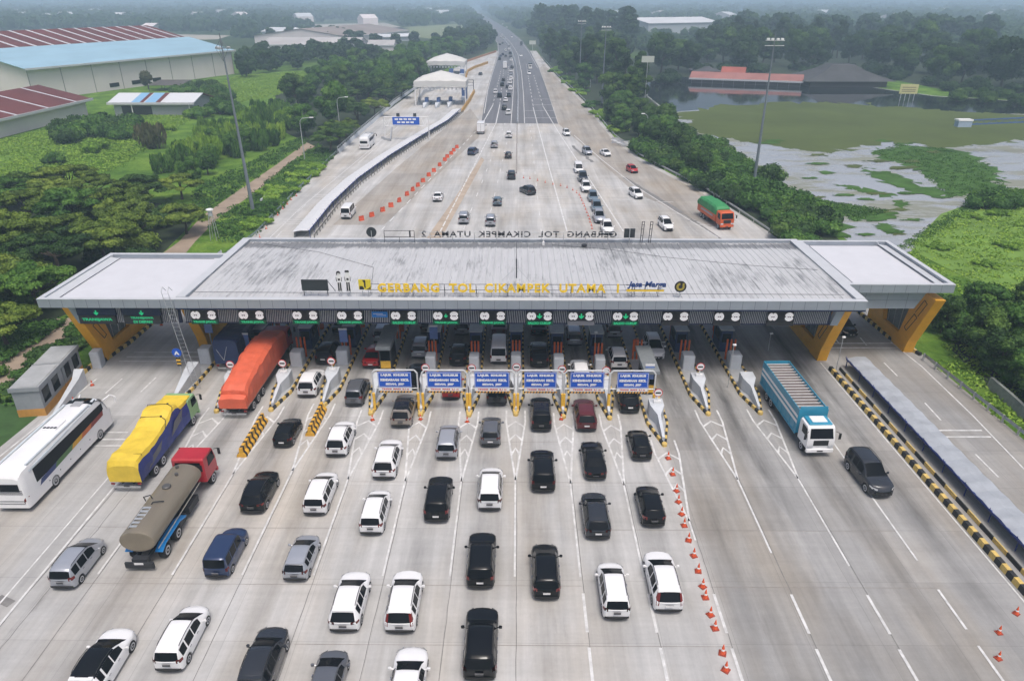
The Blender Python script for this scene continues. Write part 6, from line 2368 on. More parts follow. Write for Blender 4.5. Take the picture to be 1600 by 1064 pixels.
SPEC['off_roader'] = dict(L=4.7, W=1.88, H=1.82, r=.38, wy=(.92, 3.68), top=[(0, 1.02), (.03, 1.10), (.10, 1.3), (.22, 1.66), (.36, 1.75), (.7, 1.80), (1.6, 1.82), (2.2, 1.80), (2.5, 1.74), (2.75, 1.58), (3.1, 1.34), (3.38, 1.16), (3.48, 1.13), (4.0, 1.09), (4.45, 1.02), (4.62, .86), (4.7, .7)],
                          belt=[(0, 1.0), (.5, 1.06), (3.2, 1.06), (4.4, .95), (4.7, .6)], wtop=[(0, .88), (.3, .78), (.8, .78), (2.6, .77), (3.1, .82), (3.25, .91), (4.7, .84)], wid=[(0, .92), (.12, .97), (.5, 1), (4.1, 1), (4.45, .96), (4.62, .88), (4.7, .8)],
                          rear=(.03, .22), wind=(2.5, 3.38), side=[(.45, 1.1), (1.2, 1.95), (2.03, 2.8)], tail=(.90, .30, .16), head=.86, mirror=2.9, handles=(1.4, 2.3), plate=.66, rails=(.5, 2.5), wtop_roof=.78)
SPEC['jeep'] = dict(SPEC['off_roader'], spare=True)
SPEC['hatchback'] = dict(L=3.95, W=1.69, H=1.50, r=.30, wy=(.72, 3.2), top=[(0, .92), (.03, .98), (.12, 1.08), (.34, 1.34), (.48, 1.42), (.85, 1.48), (1.4, 1.50), (1.8, 1.49), (2.1, 1.43), (2.4, 1.29), (2.8, 1.09), (3.12, .94), (3.2, .91), (3.5, .85), (3.78, .77), (3.9, .66), (3.95, .56)],
                         belt=[(0, .88), (.5, .95), (2.9, .88), (3.7, .70), (3.95, .5)], wtop=[(0, .84), (.4, .71), (.8, .72), (2.2, .71), (2.85, .78), (3.03, .89), (3.95, .78)], wid=[(0, .90), (.12, .96), (.5, 1), (3.3, 1), (3.7, .93), (3.9, .83), (3.95, .72)],
                         rear=(.03, .34), wind=(2.1, 3.12), side=[(.58, .95), (1.05, 1.65), (1.72, 2.5)], tail=(.80, .24, .22), head=.70, mirror=2.6, handles=(1.15, 1.95), plate=.60, wing=(.44, 1.42), wtop_roof=.7)
SPEC['sedan'] = dict(L=4.65, W=1.80, H=1.45, r=.32, wy=(.98, 3.68), top=[(0, .86), (.03, .93), (.3, .99), (.62, 1.02), (.95, 1.20), (1.3, 1.38), (1.5, 1.42), (1.9, 1.45), (2.3, 1.44), (2.5, 1.39), (2.75, 1.27), (3.15, 1.07), (3.42, .94), (3.52, .91), (4.0, .85), (4.42, .76), (4.58, .66), (4.65, .56)],
                     belt=[(0, .82), (.6, .92), (3.2, .87), (4.4, .68), (4.65, .5)], wtop=[(0, .86), (.6, .84), (1.3, .70), (1.9, .71), (2.5, .70), (3.15, .78), (3.35, .89), (4.65, .78)], wid=[(0, .88), (.12, .95), (.5, 1), (3.9, 1), (4.35, .94), (4.58, .84), (4.65, .72)],
                     rear=(.62, 1.3), wind=(2.5, 3.42), side=[(1.42, 1.95), (2.03, 2.85)], tail=(.72, .20, .40), head=.70, mirror=2.95, handles=(1.6, 2.4), plate=.55, boot=True, wtop_roof=.7)
SPEC['boxy_van'] = dict(L=4.35, W=1.70, H=1.80, r=.31, wy=(.80, 3.45), top=[(0, .95), (.02, 1.05), (.06, 1.25), (.14, 1.66), (.24, 1.73), (.6, 1.77), (1.5, 1.79), (2.4, 1.78), (2.62, 1.70), (2.8, 1.5), (3.0, 1.22), (3.12, 1.06), (3.25, 1.02), (3.8, .96), (4.2, .86), (4.32, .74), (4.35, .6)],
                        belt=[(0, .93), (.5, .98), (3.1, .96), (4.1, .82), (4.35, .52)], wtop=[(0, .9), (.2, .84), (.8, .84), (2.6, .82), (3.0, .86), (3.12, .92), (4.35, .84)], wid=[(0, .95), (.12, .98), (.5, 1), (3.8, 1), (4.2, .96), (4.32, .88), (4.35, .8)],
                        rear=(.02, .14), wind=(2.62, 3.12), side=[(.3, 1.0), (1.08, 1.85), (1.93, 2.75)], tail=(.72, .28, .10), head=.74, mirror=2.75, handles=(1.2, 2.1), plate=.52, wtop_roof=.8)
SPEC['minibus'] = dict(L=4.9, W=1.78, H=2.05, r=.33, wy=(.95, 3.75), top=[(0, .95), (.02, 1.1), (.08, 1.3), (.18, 1.86), (.3, 1.96), (.8, 2.03), (2, 2.05), (3.3, 2.03), (3.7, 1.95), (3.95, 1.78), (4.3, 1.38), (4.52, 1.12), (4.6, 1.06), (4.75, .96), (4.86, .80), (4.9, .65)],
                       belt=[(0, .93), (.5, 1.05), (4.2, 1.02), (4.7, .84), (4.9, .55)], wtop=[(0, .9), (.3, .84), (.8, .84), (3.6, .82), (4.3, .86), (4.52, .92), (4.9, .82)], wid=[(0, .94), (.12, .98), (.5, 1), (4.3, 1), (4.7, .95), (4.86, .88), (4.9, .8)],
                       rear=(.02, .18), wind=(3.7, 4.52), side=[(.4, 1.35), (1.43, 2.5), (2.6, 3.8)], tail=(.80, .34, .10), head=.80, mirror=4.0, handles=(1.6, 2.9), plate=.6, wtop_roof=.8)
CATN = {'minivan': 'minivan', 'crossover': 'SUV', 'wagon_suv': 'SUV', 'off_roader': 'SUV', 'jeep': 'SUV', 'hatchback': 'hatchback', 'sedan': 'sedan', 'boxy_van': 'van', 'minibus': 'minibus'}
OBN = {'wagon_suv': 'suv', 'crossover': 'suv', 'off_roader': 'suv', 'jeep': 'suv', 'boxy_van': 'van'}
PROTO = {}
BODYPARTS = ('body', 'door_mirror', 'roof_spoiler')


def place_car(kind, colour, px, py, label, end='rear', head=0.0, group=None, oncoming=False, dx=0.0, palep=False, roof=None):
    """px,py: foot of the end of the car that faces the camera"""
    sp = SPEC[kind]
    x, y = at(px, py, 0.30)
    a = R(head) + (math.pi if oncoming else 0)
    d = Vector((-math.sin(a), math.cos(a)))
    L = sp['L']
    s = 1 if end == 'rear' else -1
    c = Vector((x, y)) + d * (s * L / 2)
    if kind not in PROTO:
        PROTO[kind] = o = car(OBN.get(kind, kind), label, CATN[kind], sp)
        first = True
    else:
        o = dup(PROTO[kind])
        if 'group' in o:
            del o['group']
    o.location = (c.x + dx, c.y, 0.022)
    o.rotation_euler = (0, 0, a)
    q_ = rng.uniform
    o.scale = (q_(.97, 1.03), q_(.96, 1.05), q_(.95, 1.05))
    o['label'] = label
    if group:
        o['group'] = group
    for ch in o.children:
        nm = ch.name.split('.')[0]
        if nm in BODYPARTS:
            ch.material_slots[0].link = 'OBJECT'
            ch.material_slots[0].material = PAINT[colour]
        if nm == 'number_plate':
            ch.material_slots[0].link = 'OBJECT'
            ch.material_slots[0].material = PLATEW if palep else PLATE
    return o


CARS = [
    # kind, colour, px, py, label, extra
    ('minivan', 'silver', 95, 921, 'silver minivan near the lower left corner, behind the tanker truck on its left', {}),
    ('minivan', 'white', 262, 1049, 'white minivan at the lower left, beside a dark grey car cut by the edge', {}),
    ('crossover', 'white', 128, 1098, 'white car with large dark windscreen cut by the bottom edge at the lower left', {}),
    ('boxy_van', 'navy', 337, 903, 'navy blue boxy van right of the tanker truck', {}),
    ('crossover', 'dark grey', 392, 1098, 'dark grey car cut by the bottom edge right of a white minivan', {}),
    ('hatchback', 'silver', 460, 907, 'small silver hatchback right of the navy blue boxy van', {}),
    ('minivan', 'white', 579, 835, 'white minivan with black tailgate panel in the lane below the small white crossover', {}),
    ('crossover', 'white', 536, 988, 'white crossover with low tail lamps, left of a white pair in lower centre', {}),
    ('wagon_suv', 'white', 624, 988, 'white crossover with tall red tail lamps, right of a white pair', {}),
    ('hatchback', 'grey', 500, 1118, 'dull grey small car cut by the bottom edge, left of a white car also cut', {}),
    ('sedan', 'white', 628, 1135, 'white car with big dark windscreen cut by the bottom edge in the lower centre', {}),
    ('off_roader', 'black', 750, 919, 'black SUV with a pale plate in the lower centre, behind it another black SUV', {'palep': True}),
    ('off_roader', 'black', 749, 1063, 'black SUV with long glass roof at the bottom edge of the centre lane', {}),
    ('off_roader', 'black', 681, 816, 'black SUV below the silver minivan in the lane of the second blue gantry sign', {'palep': True}),
    ('minivan', 'white', 765, 796, 'white minivan below the grey hatchback in the lane of the third gantry sign', {}),
    ('minivan', 'black', 854, 935, 'long black minivan, nearest one in the lane of the fourth blue gantry sign', {'palep': True}),
    ('crossover', 'dark grey', 935, 842, 'dark grey SUV below the black sedan in the lane of the fifth blue gantry sign', {'palep': True}),
    ('minivan', 'white', 964, 968, 'white minivan with a wide black rear window at the lower right of centre', {}),
    ('wagon_suv', 'white', 1045, 954, 'white SUV with tall red tail lamps beside the diagonal row of cones', {'palep': True}),
    ('hatchback', 'black', 1022, 821, 'black hatchback beside the upper part of the diagonal row of cones', {}),
    ('hatchback', 'black', 440, 698, 'black hatchback between the two yellow striped barrier rows', {'palep': True}),
    ('crossover', 'white', 524, 713, 'white crossover right of the yellow striped barrier and the black hatchback', {}),
    ('crossover', 'white', 599, 747, 'small white crossover below the tan and black crossover', {}),
    ('minivan', 'white', 491, 803, 'white minivan left of the white minivan with black tailgate panel', {}),
    ('crossover', 'tan', 626, 666, 'tan crossover with a black roof just below the leftmost blue gantry sign', {'roof': 'black'}),
    ('minivan', 'silver', 697, 717, 'silver minivan in the lane below the second blue gantry sign', {}),
    ('hatchback', 'grey', 766, 697, 'grey hatchback in the lane below the third blue gantry sign', {'palep': True}),
    ('hatchback', 'red', 704, 623, 'red car half hidden under the second blue gantry sign', {}),
    ('jeep', 'dark grey', 776, 632, 'dark jeep with a spare wheel on its back just under the third blue gantry sign', {}),
    ('minivan', 'grey', 552, 634, 'grey minivan right of the yellow striped barrier, left of the leftmost blue gantry sign', {}),
    ('crossover', 'white', 478, 620, 'white crossover right of the orange covered truck', {}),
    ('minivan', 'black', 505, 568, 'black minivan in the shade in front of the white crossover', {'palep': True}),
    ('crossover', 'black', 392, 802, 'black SUV above the navy blue boxy van', {}),
    ('sedan', 'red', 579, 574, 'bright red car in the shade left of the leftmost blue gantry sign', {'palep': True}),
    ('minivan', 'silver', 655, 560, 'silver minivan with chrome trim in the shade above the leftmost blue gantry sign', {'palep': True}),
    ('minivan', 'black', 715, 571, 'black minivan in the shade above the second blue gantry sign', {}),
    ('minibus', 'white', 779, 568, 'white minibus with a dark roof hatch above the third blue gantry sign', {}),
    ('sedan', 'black', 646, 607, 'black car half hidden behind the leftmost blue gantry sign', {}),
    ('off_roader', 'black', 843, 573, 'black SUV in the shade above the fourth blue gantry sign', {'palep': False}),
    ('minivan', 'silver', 898, 540, 'pale silver minivan in the shade above the fifth blue gantry sign', {'palep': True}),
    ('crossover', 'white', 909, 603, 'white car half hidden behind the fifth blue gantry sign', {}),
    ('minivan', 'white', 968, 577, 'white minivan above the rightmost blue gantry sign', {}),
    ('crossover', 'black', 985, 645, 'black SUV with red tail lamps right under the rightmost blue gantry sign', {'palep': True}),
    ('off_roader', 'black', 846, 673, 'black SUV in the lane just below the fourth blue gantry sign', {}),
    ('crossover', 'maroon', 917, 673, 'maroon SUV in the lane just below the fifth blue gantry sign', {'palep': True}),
    ('sedan', 'black', 931, 748, 'black sedan with pale rear window glare below the maroon SUV', {}),
    ('hatchback', 'black', 1004, 719, 'black hatchback left of the longest toll island', {}),
    ('off_roader', 'black', 849, 768, 'black SUV between the one below the fourth blue gantry sign and the long black minivan', {'palep': True}),
    ('minivan', 'silver', 595, 535, 'silver minivan deep in the shade above the bright red car', {}),
    ('minivan', 'tan', 668, 522, 'tan minivan deep in the shade under the canopy edge, left of a silver one', {}),
    ('minivan', 'silver', 722, 524, 'silver minivan deep in the shade under the canopy edge, left of a maroon one', {}),
    ('sedan', 'maroon', 780, 524, 'maroon car deep in the shade in front of the white minibus', {}),
    ('sedan', 'black', 842, 524, 'black sedan deep in the shade in front of a black SUV', {}),
    ('minivan', 'silver', 960, 528, 'silver minivan deep in the shade in front of the white minivan', {}),
    ('sedan', 'black', 530, 522, 'black car deep in the shade in front of the black minivan', {}),
    ('crossover', 'white', 1027, 562, 'white oncoming crossover beside the grey booth in the shade', {'oncoming': True, 'end': 'front', 'palep': True}),
    ('off_roader', 'dark grey', 1380, 776, 'dark grey oncoming SUV in the lane beside the long right kerb', {'oncoming': True, 'end': 'front', 'head': 3}),
    ('sedan', 'black', 1331, 526, 'black oncoming car under the right canopy annex', {'oncoming': True, 'end': 'front', 'head': 3, 'palep': True}),
    # behind the plaza
    ('minibus', 'white', 540, 341, 'white van parked behind the canopy beside the orange plastic barriers', {}),
    ('sedan', 'white', 683, 314, 'white sedan behind the canopy right of the orange plastic barriers', {}),
    ('minivan', 'silver', 724, 349, 'pale silver minivan close behind the reversed rear lettering, left of two', {}),
    ('minivan', 'silver', 766, 353, 'silver boxlike minivan close behind the reversed rear lettering, right of two', {}),
    ('hatchback', 'slate blue', 777, 321, 'slate blue hatchback behind the canopy in the middle lanes', {}),
    ('minivan', 'dark grey', 799, 280, 'dark grey minivan behind the canopy in the middle lanes', {}),
    ('crossover', 'dark grey', 833, 304, 'dark grey SUV turning across the lanes behind the canopy', {'head': 28}),
    ('off_roader', 'dark grey', 912, 284, 'dark grey oncoming SUV second in the queue beside the small cones', {'oncoming': True, 'end': 'front'}),
    ('crossover', 'white', 917, 300, 'white oncoming car third in the queue beside the small cones', {'oncoming': True, 'end': 'front'}),
    ('minivan', 'slate blue', 928, 315, 'slate blue oncoming minivan fourth in the queue beside the small cones', {'oncoming': True, 'end': 'front'}),
    ('minivan', 'slate blue', 934, 331, 'slate blue oncoming minivan fifth in the queue beside the small cones', {'oncoming': True, 'end': 'front'}),
    ('crossover', 'silver', 938, 348, 'silver oncoming crossover sixth in the queue beside the small cones', {'oncoming': True, 'end': 'front'}),
    ('crossover', 'white', 951, 366, 'white oncoming car at the rear roof edge, last in the queue beside the small cones', {'oncoming': True, 'end': 'front'}),
    ('minibus', 'white', 905, 270, 'white oncoming minibus at the head of the queue beside the small cones', {'oncoming': True, 'end': 'front'}),
    ('minivan', 'white', 1000, 310, 'white oncoming minivan beside the dark drain line on the right', {'oncoming': True, 'end': 'front', 'head': 12}),
    ('minivan', 'white', 1046, 360, 'white oncoming minivan left of the green covered truck', {'oncoming': True, 'end': 'front', 'head': 6}),
    ('hatchback', 'red', 993, 270, 'red oncoming car near the right guard rail', {'oncoming': True, 'end': 'front', 'head': 14}),
    ('minivan', 'white', 887, 212, 'white oncoming minivan at the start of the concrete right of the asphalt', {'oncoming': True, 'end': 'front', 'head': 6}),
    ('minivan', 'silver', 921, 242, 'silver oncoming minivan on the dark tar patch', {'oncoming': True, 'end': 'front', 'head': 10}),
    ('sedan', 'white', 951, 244, 'white oncoming sedan near the curve of the right guard rail', {'oncoming': True, 'end': 'front', 'head': 14}),
    ('off_roader', 'navy', 735, 242, 'dark navy SUV beside the end of the orange plastic barriers', {'head': -14}),
    ('crossover', 'silver', 772, 231, 'silver car behind the canopy left of a dark grey one', {}),
    ('hatchback', 'dark grey', 794, 247, 'dark grey car behind the canopy right of a silver one', {}),
    ('crossover', 'white', 795, 215, 'white car just below the near edge of the asphalt', {}),
]
for kind, colour, px, py, label, kw in CARS:
    roof = kw.pop('roof', None)
    o = place_car(kind, colour, px, py, label, **kw)
    if roof:
        sp = SPEC[kind]
        sta, grid = car_shape(sp)
        n = len(grid[0])
        mb = MB()
        mb.grid([[(p[0], p[1] - sp['L'] / 2, p[2]) for p in row] for row in patch(sta, grid, .56, 2.45, 6, n - 7, .006)])
        mb.build('black_roof', PAINT['black'], o, smooth=40)
# dark roofs seen on some of the white cars
for o in [q for q in bpy.data.objects if q.parent is None and q.get('label', '').startswith(('white car with large dark windscreen',))]:
    sp = SPEC['crossover']
    sta, grid = car_shape(sp)
    n = len(grid[0])
    mb = MB()
    mb.grid([[(p[0], p[1] - sp['L'] / 2, p[2]) for p in row] for row in patch(sta, grid, .56, 2.45, 6, n - 7, .006)])
    mb.build('black_roof', PAINT['black'], o, smooth=40)


# ---------------------------------------------------------------- distant traffic: one mesh per vehicle
def far_mesh(kind):
    sp = SPEC[kind]
    sta, grid = car_shape(sp)
    yo = -sp['L'] / 2
    sh = lambda rows: [[(p[0], p[1] + yo, p[2]) for p in row] for row in rows]
    n = len(grid[0])
    mb = MB()
    mb.grid(sh(grid), 0)
    mb.add(sh([grid[0]])[0], [tuple(range(n))], 0)
    mb.add(sh([grid[-1]])[0], [tuple(range(n))[::-1]], 0)
    mb.grid(sh(patch(sta, grid, *sp['wind'], 7, n - 8, .03)), 1)
    mb.grid(sh(patch(sta, grid, *sp['rear'], 7, n - 8, .03)), 1)
    for a, b in sp['side']:
        for j in (5, n - 7):
            mb.grid(sh(patch(sta, grid, a, b, j, j + 1, .03)), 1)
    w = sp['W'] / 2
    for y in sp['wy']:
        for s in (-1, 1):
            mb.lathe([(sp['r'], -.11), (sp['r'], .11)], (s * (w - .12), y + yo, sp['r']), 10, 'x', 2)
    mb.box(-w * .75, w * .75, yo + .3, -yo - .3, .25, .6, 2)
    return mb.mesh(OBN.get(kind, kind), [PAINT['white'], GLASS, TRIM])


FARM = {k: far_mesh(k) for k in ('minivan', 'crossover', 'hatchback', 'sedan', 'off_roader')}
FAR_L = [(794, 179, 'white', 0), (788, 172, 'black', 1), (790, 159, 'white', 2), (795, 151.5, 'dark grey', 3), (780.5, 152.5, 'black', 4), (774, 146, 'white', 0), (797.5, 141, 'white', 1), (793, 138, 'dark grey', 2), (784.5, 135, 'black', 4),
         (797, 131, 'white', 0), (798.5, 125, 'white', 1), (786.5, 127, 'black', 2), (798, 120.5, 'silver', 0), (798, 112.5, 'white', 3), (800, 107, 'dark grey', 1), (798.5, 95.5, 'white', 0), (797.8, 90, 'dark grey', 1), (797, 85, 'black', 4),
         (789.7, 80, 'white', 0), (790, 89, 'dark grey', 2), (785.5, 86.5, 'dark grey', 3), (782, 89, 'navy', 1), (780.5, 94, 'dark grey', 4), (795, 78, 'white', 0), (795, 74.5, 'grey', 1), (785.5, 69, 'black', 1), (781, 71, 'dark grey', 2),
         (788, 69.5, 'silver', 0), (785.5, 61, 'white', 4), (782, 58, 'white', 0), (785, 56, 'white', 1), (785, 39, 'white', 0), (791.5, 43.5, 'white', 0)]
FAR_R = [(827, 116.5, 'white', 0), (814, 88.5, 'white', 1), (799, 59, 'white', 0)]
KN = ['minivan', 'crossover', 'hatchback', 'sedan', 'off_roader']


def ordinal(n):
    return f"{n}{'th' if 10 <= n % 100 <= 20 else {1: 'st', 2: 'nd', 3: 'rd'}.get(n % 10, 'th')}"


for lst, side, onc in ((FAR_L, 'left', False), (FAR_R, 'right', True)):
    cnt = {}
    for (px, py, colour, ki) in sorted(lst, key=lambda q: -q[1]):
        cnt[colour] = cnt.get(colour, 0) + 1
        x, y = at(px, py, .3)
        kind = KN[ki]
        o = bpy.data.objects.new(OBN.get(kind, kind), FARM[kind])
        L = SPEC[kind]['L']
        o.location = (x, y + L / 2, 0.06)
        curve = 0.0 if y < 450 else min(.25, (y - 450) / 1200)
        o.rotation_euler = (0, 0, (math.pi if onc else 0) + curve)
        link(o)
        o.material_slots[0].link = 'OBJECT'
        o.material_slots[0].material = PAINT[colour]
        tag(o, f'{ordinal(cnt[colour])} {colour} car from the concrete edge on the {side} half of the asphalt', 'car', 'distant traffic on the asphalt highway')
x, y = at(751, 117, .3)
o = bpy.data.objects.new('hatchback', FARM['hatchback'])
o.location = (x, y, 0.03)
o.rotation_euler = (0, 0, -.15)
link(o)
o.material_slots[0].link = 'OBJECT'
o.material_slots[0].material = PAINT['dark grey']
tag(o, 'lone dark grey car on the pale concrete right of the farther white tent', 'car')
# ================================================================ TRUCKS AND COACHES
TARP_Y = mat('tarp_yellow', (0.70, 0.50, 0.045), .6, var=.16, scale=.9, bump=.5)
TARP_B = mat('tarp_blue', (0.018, 0.032, 0.20), .5, var=.25, scale=1.2, bump=.5)
TARP_O = mat('tarp_orange', (0.66, 0.125, 0.060), .5, var=.14, scale=.9, bump=.5)
TARP_N = mat('tarp_navy', (0.016, 0.032, 0.095), .55, var=.2, scale=.9, bump=.5)
TARP_G = mat('tarp_green', (0.035, 0.24, 0.075), .6, var=.16, scale=.9, bump=.5)
GREYT = mat('tarp_grey', (0.13, 0.13, 0.14), .55, var=.2, scale=1.0, bump=.4)
CYAN = mat('paint_turquoise', (0.03, 0.26, 0.40), .4, var=.10, scale=.7, coat=.2)
LIME = mat('paint_pale_green', (0.24, 0.42, 0.20), .4, var=.1, coat=.2)
TRED = mat('paint_truck_red', (0.42, 0.018, 0.030), .38, var=.12, scale=.8, coat=.2)
ORNG = mat('paint_truck_orange', (0.60, 0.10, 0.02), .45, var=.12, scale=.8)
TANKM = mat('tank_steel', (0.26, 0.225, 0.170), .40, .35, var=.18, scale=.6, stretch=(1, .25, 1))
CHAS = mat('chassis_dark', (0.025, 0.027, 0.032), .6)


def truck_root(name, label, cat, px, py, end='rear', L=10.0, head=0.0, z=0.3):
    x, y = at(px, py, z)
    if end == 'rear':
        return thing(name, label, cat, (x, y, 0.022), R(head))
    return thing(name, label, cat, (x, y + L, 0.022), math.pi + R(head))      # oncoming: its rear is farther away


def cab(r, w, y0, y1, z0, z1, pm, roofm=None, deflect=False, low=None):
    """cab-over cab, its nose at y1"""
    h = w / 2
    b = .12
    mid = z0 + (z1 - z0) * .48
    prof = [(y0, z0), (y1 - .05, z0), (y1, z0 + .3), (y1 - .02, mid), (y1 - .32, z1 - .12), (y1 - .5, z1), (y0 + .12, z1), (y0, z1 - .12)]
    mb = MB()
    n = len(prof)
    rows = []
    for x, ins in ((-h, b), (-h + b, 0), (h - b, 0), (h, b)):
        row = []
        for (yy, zz) in prof:
            cy_, cz = (y0 + y1) / 2, (z0 + z1) / 2
            k = ins * .8
            row.append((x, yy - k * (1 if yy > cy_ else -1) * .6, zz - k * (1 if zz > cz else 0) * .5))
        rows.append(row)
    mb.grid(rows, closed=True)
    mb.add(rows[0], [tuple(range(n))])
    mb.add(rows[-1], [tuple(range(n))[::-1]])
    c = mb.build('cab', pm, r, smooth=30)
    mb = MB()
    mb.add([(-h + .16, y1 - .02 + .012, mid + .03), (h - .16, y1 - .02 + .012, mid + .03), (h - .22, y1 - .30 + .012, z1 - .16), (-h + .22, y1 - .30 + .012, z1 - .16)], [(0, 3, 2, 1)])
    mb.build('windscreen', GLASS, c)
    for s in (-1, 1):
        mb = MB()
        x = s * (h + .008)
        mb.add([(x, y0 + (y1 - y0) * .32, mid), (x, y1 - .20, mid), (x, y1 - .42, z1 - .25), (x, y0 + (y1 - y0) * .32, z1 - .25)], [(0, 1, 2, 3)])
        mb.build('side_window', GLASS, c)
        mb = MB()
        mb.tube((s * h, y1 - .15, z1 - .35), (s * (h + .28), y1 + .08, z1 - .4), .025, .025, 5)
        mb.bbox(min(s * (h + .18), s * (h + .4)), max(s * (h + .18), s * (h + .4)), y1 + .02, y1 + .10, z1 - .95, z1 - .4, .03)
        mb.build('mirror', TRIM, r)
        mb = MB()
        mb.bbox(min(s * (h * .55), s * (h * .95)), max(s * (h * .55), s * (h * .95)), y1 - .03, y1 + .04, z0 + .12, z0 + .32, .03)
        mb.build('head_lamp', HEADL, r)
    mb = MB()
    mb.add([(-h + .25, y0 - .012, mid + .1), (h - .25, y0 - .012, mid + .1), (h - .25, y0 - .012, z1 - .3), (-h + .25, y0 - .012, z1 - .3)], [(0, 1, 2, 3)])
    mb.build('rear_window', GLASS, c)
    mb = MB()
    mb.bbox(-h * 1.0, h * 1.0, y1 - .15, y1 + .09, z0 - .32, z0 - .005, .05)
    mb.build('bumper', low or pm, r)
    mb = MB()
    mb.box(-h * .55, h * .55, y1 - .0, y1 + .018, z0 + .30, mid - .12)
    mb.build('grille', TRIM, r)
    mb = MB()
    mb.box(-.24, .24, y1 + .092, y1 + .104, z0 - .25, z0 - .12)
    mb.build('number_plate', PLATE, r)
    if roofm:
        mb = MB()
        mb.bbox(-h * .85, h * .85, y0 + .1, y1 - .55, z1 + .003, z1 + .14, .06)
        mb.build('roof_panel', roofm, r)
    return c


def chassis(r, w, y0, y1, z=.75):
    mb = MB()
    for s in (-.42, .42):
        mb.box(s - .06, s + .06, y0, y1, z - .12, z + .12)
    for k in range(int((y1 - y0) / 1.2)):
        mb.box(-.36, .36, y0 + .3 + k * 1.2, y0 + .4 + k * 1.2, z - .08, z + .08)
    mb.box(-w * .46, w * .46, y0 + 3.2, y0 + 4.6, .45, .95)
    mb.build('chassis', CHAS, r)


def rear_gear(r, w, y=0.0):
    mb = MB()
    mb.box(-w * .42, w * .42, y - .05, y + .08, .42, .54)
    mb.build('rear_bumper', GALV, r)
    for s in (-1, 1):
        mb = MB()
        mb.box(min(s * w * .36, s * w * .47), max(s * w * .36, s * w * .47), y - .04, y + .03, .72, .86)
        mb.build('tail_lamp', TAIL, r)
    mb = MB()
    mb.box(-.22, .22, y - .07, y - .055, .55, .67)
    mb.build('number_plate', PLATE, r)


def axle(r, w, ys, rad=.5, dual=True):
    put_wheels(r, [(s * (w / 2 - .22), y) for y in ys for s in (-1, 1)], rad, .42 if dual else .28)


def tarp(r, name, w, prof, mats, side, rr, sag=.05):
    """draped load: prof is a list of (y, top height, half width at top); bottom edge at height side; mats: top, flank"""
    mb = MB()
    rows = []
    q = random.Random(rr)
    fine = []
    for a, b in zip(prof, prof[1:]):
        n_ = max(1, int((b[0] - a[0]) / .42))
        fine += [tuple(a[i] + (b[i] - a[i]) * k / n_ for i in range(3)) for k in range(n_)]
    prof = fine + [prof[-1]]
    for i, (y, z, t) in enumerate(prof):
        j = lambda a=.035: q.uniform(-a * 1.8, a * 1.8)
        h = w / 2
        row = [(-h, y, side), (-h - .02 + j(), y, (side * .55 + z * .45) + j()), (-h * .98 + j(), y, z - .30 + j()), (-t, y + j(), z - .03 + j()), (-t * .5, y + j(), z + .04 + j()), (0, y + j(), z + .06 - (sag if i % 2 else 0)),
               (t * .5, y + j(), z + .03 + j()), (t, y + j(), z - .03 + j()), (h * .98 + j(), y, z - .30 + j()), (h + .02 + j(), y, (side * .55 + z * .45) + j()), (h, y, side)]
        rows.append(row)
    n = 11
    for i in range(len(rows) - 1):
        for k in range(n - 1):
            a, b, c, d = rows[i][k], rows[i][k + 1], rows[i + 1][k + 1], rows[i + 1][k]
            mb.add([a, b, c, d], [(0, 1, 2, 3)], 0 if 2 <= k <= n - 4 else 1)
    mb.add(rows[0], [tuple(range(n))], 0)
    mb.add(rows[-1], [tuple(range(n))[::-1]], 0)
    me = mb
    return me.build(name, mats, r, smooth=28)


# ---- yellow and blue covered truck
w = 2.45
r = truck_root('covered_truck', 'truck with a yellow and dark blue tarpaulin and pale green cab at the left', 'truck', 200, 764)
chassis(r, w, .2, 10.6)
rear_gear(r, w)
mb = MB()
mb.box(-w / 2, w / 2, .05, 9.0, 1.0, 1.15)
mb.build('load_bed', TARP_B, r)
t = tarp(r, 'tarpaulin', w, [(0.0, 2.35, .95), (.15, 2.75, 1.05), (1.0, 2.85, 1.1), (1.8, 2.75, 1.05), (3.2, 2.8, 1.1), (4.6, 2.95, 1.1), (5.6, 3.25, 1.1), (6.2, 3.55, 1.1), (6.9, 3.6, 1.1), (7.3, 3.45, 1.1), (7.6, 3.05, 1.1), (8.4, 2.95, 1.12), (9.0, 2.9, 1.1)], [TARP_Y, TARP_B], .95, 3)
mb = MB()
for (y, z) in ((5.6, 3.33), (7.0, 3.68)):
    mb.path([(-1.25, y - .2, z - .55), (-1.0, y - .1, z - .02), (.6, y, z), (1.1, y - .3, z - .1), (1.26, y - .9, z - .6)], .025, 4)
    mb.lathe([(.09, 0), (.09, .07)], (.62, y, z - .02), 8)
mb.path([(-1.26, .8, 1.2), (-1.1, .9, 2.75), (1.1, 1.0, 2.86), (1.26, .9, 1.4)], .02, 4)
mb.build('ropes', DARK, t)
mb = MB()
for k, (y0, y1, za, zb) in enumerate(((1.2, 3.4, 1.2, 2.2), (5.3, 7.4, 1.5, 2.75))):
    x = w / 2 + .05
    mb.add([(x, y0, za), (x, y1, za + .4), (x, y1 + .5, zb), (x, y0 + .9, zb - .3)], [(0, 1, 2, 3)])
mb.build('grey_patch', GREYT, t)
cab(r, 2.35, 9.1, 10.9, .85, 2.75, LIME, low=LIME)
mb = MB()
mb.bbox(-1.1, 1.1, 9.0, 9.9, 2.76, 2.86, .04)
mb.build('tarp_flap', TARP_Y, r)
axle(r, w, (2.2, 3.5))
put_wheels(r, [(-.98, 9.6), (.98, 9.6)], .5, .3)
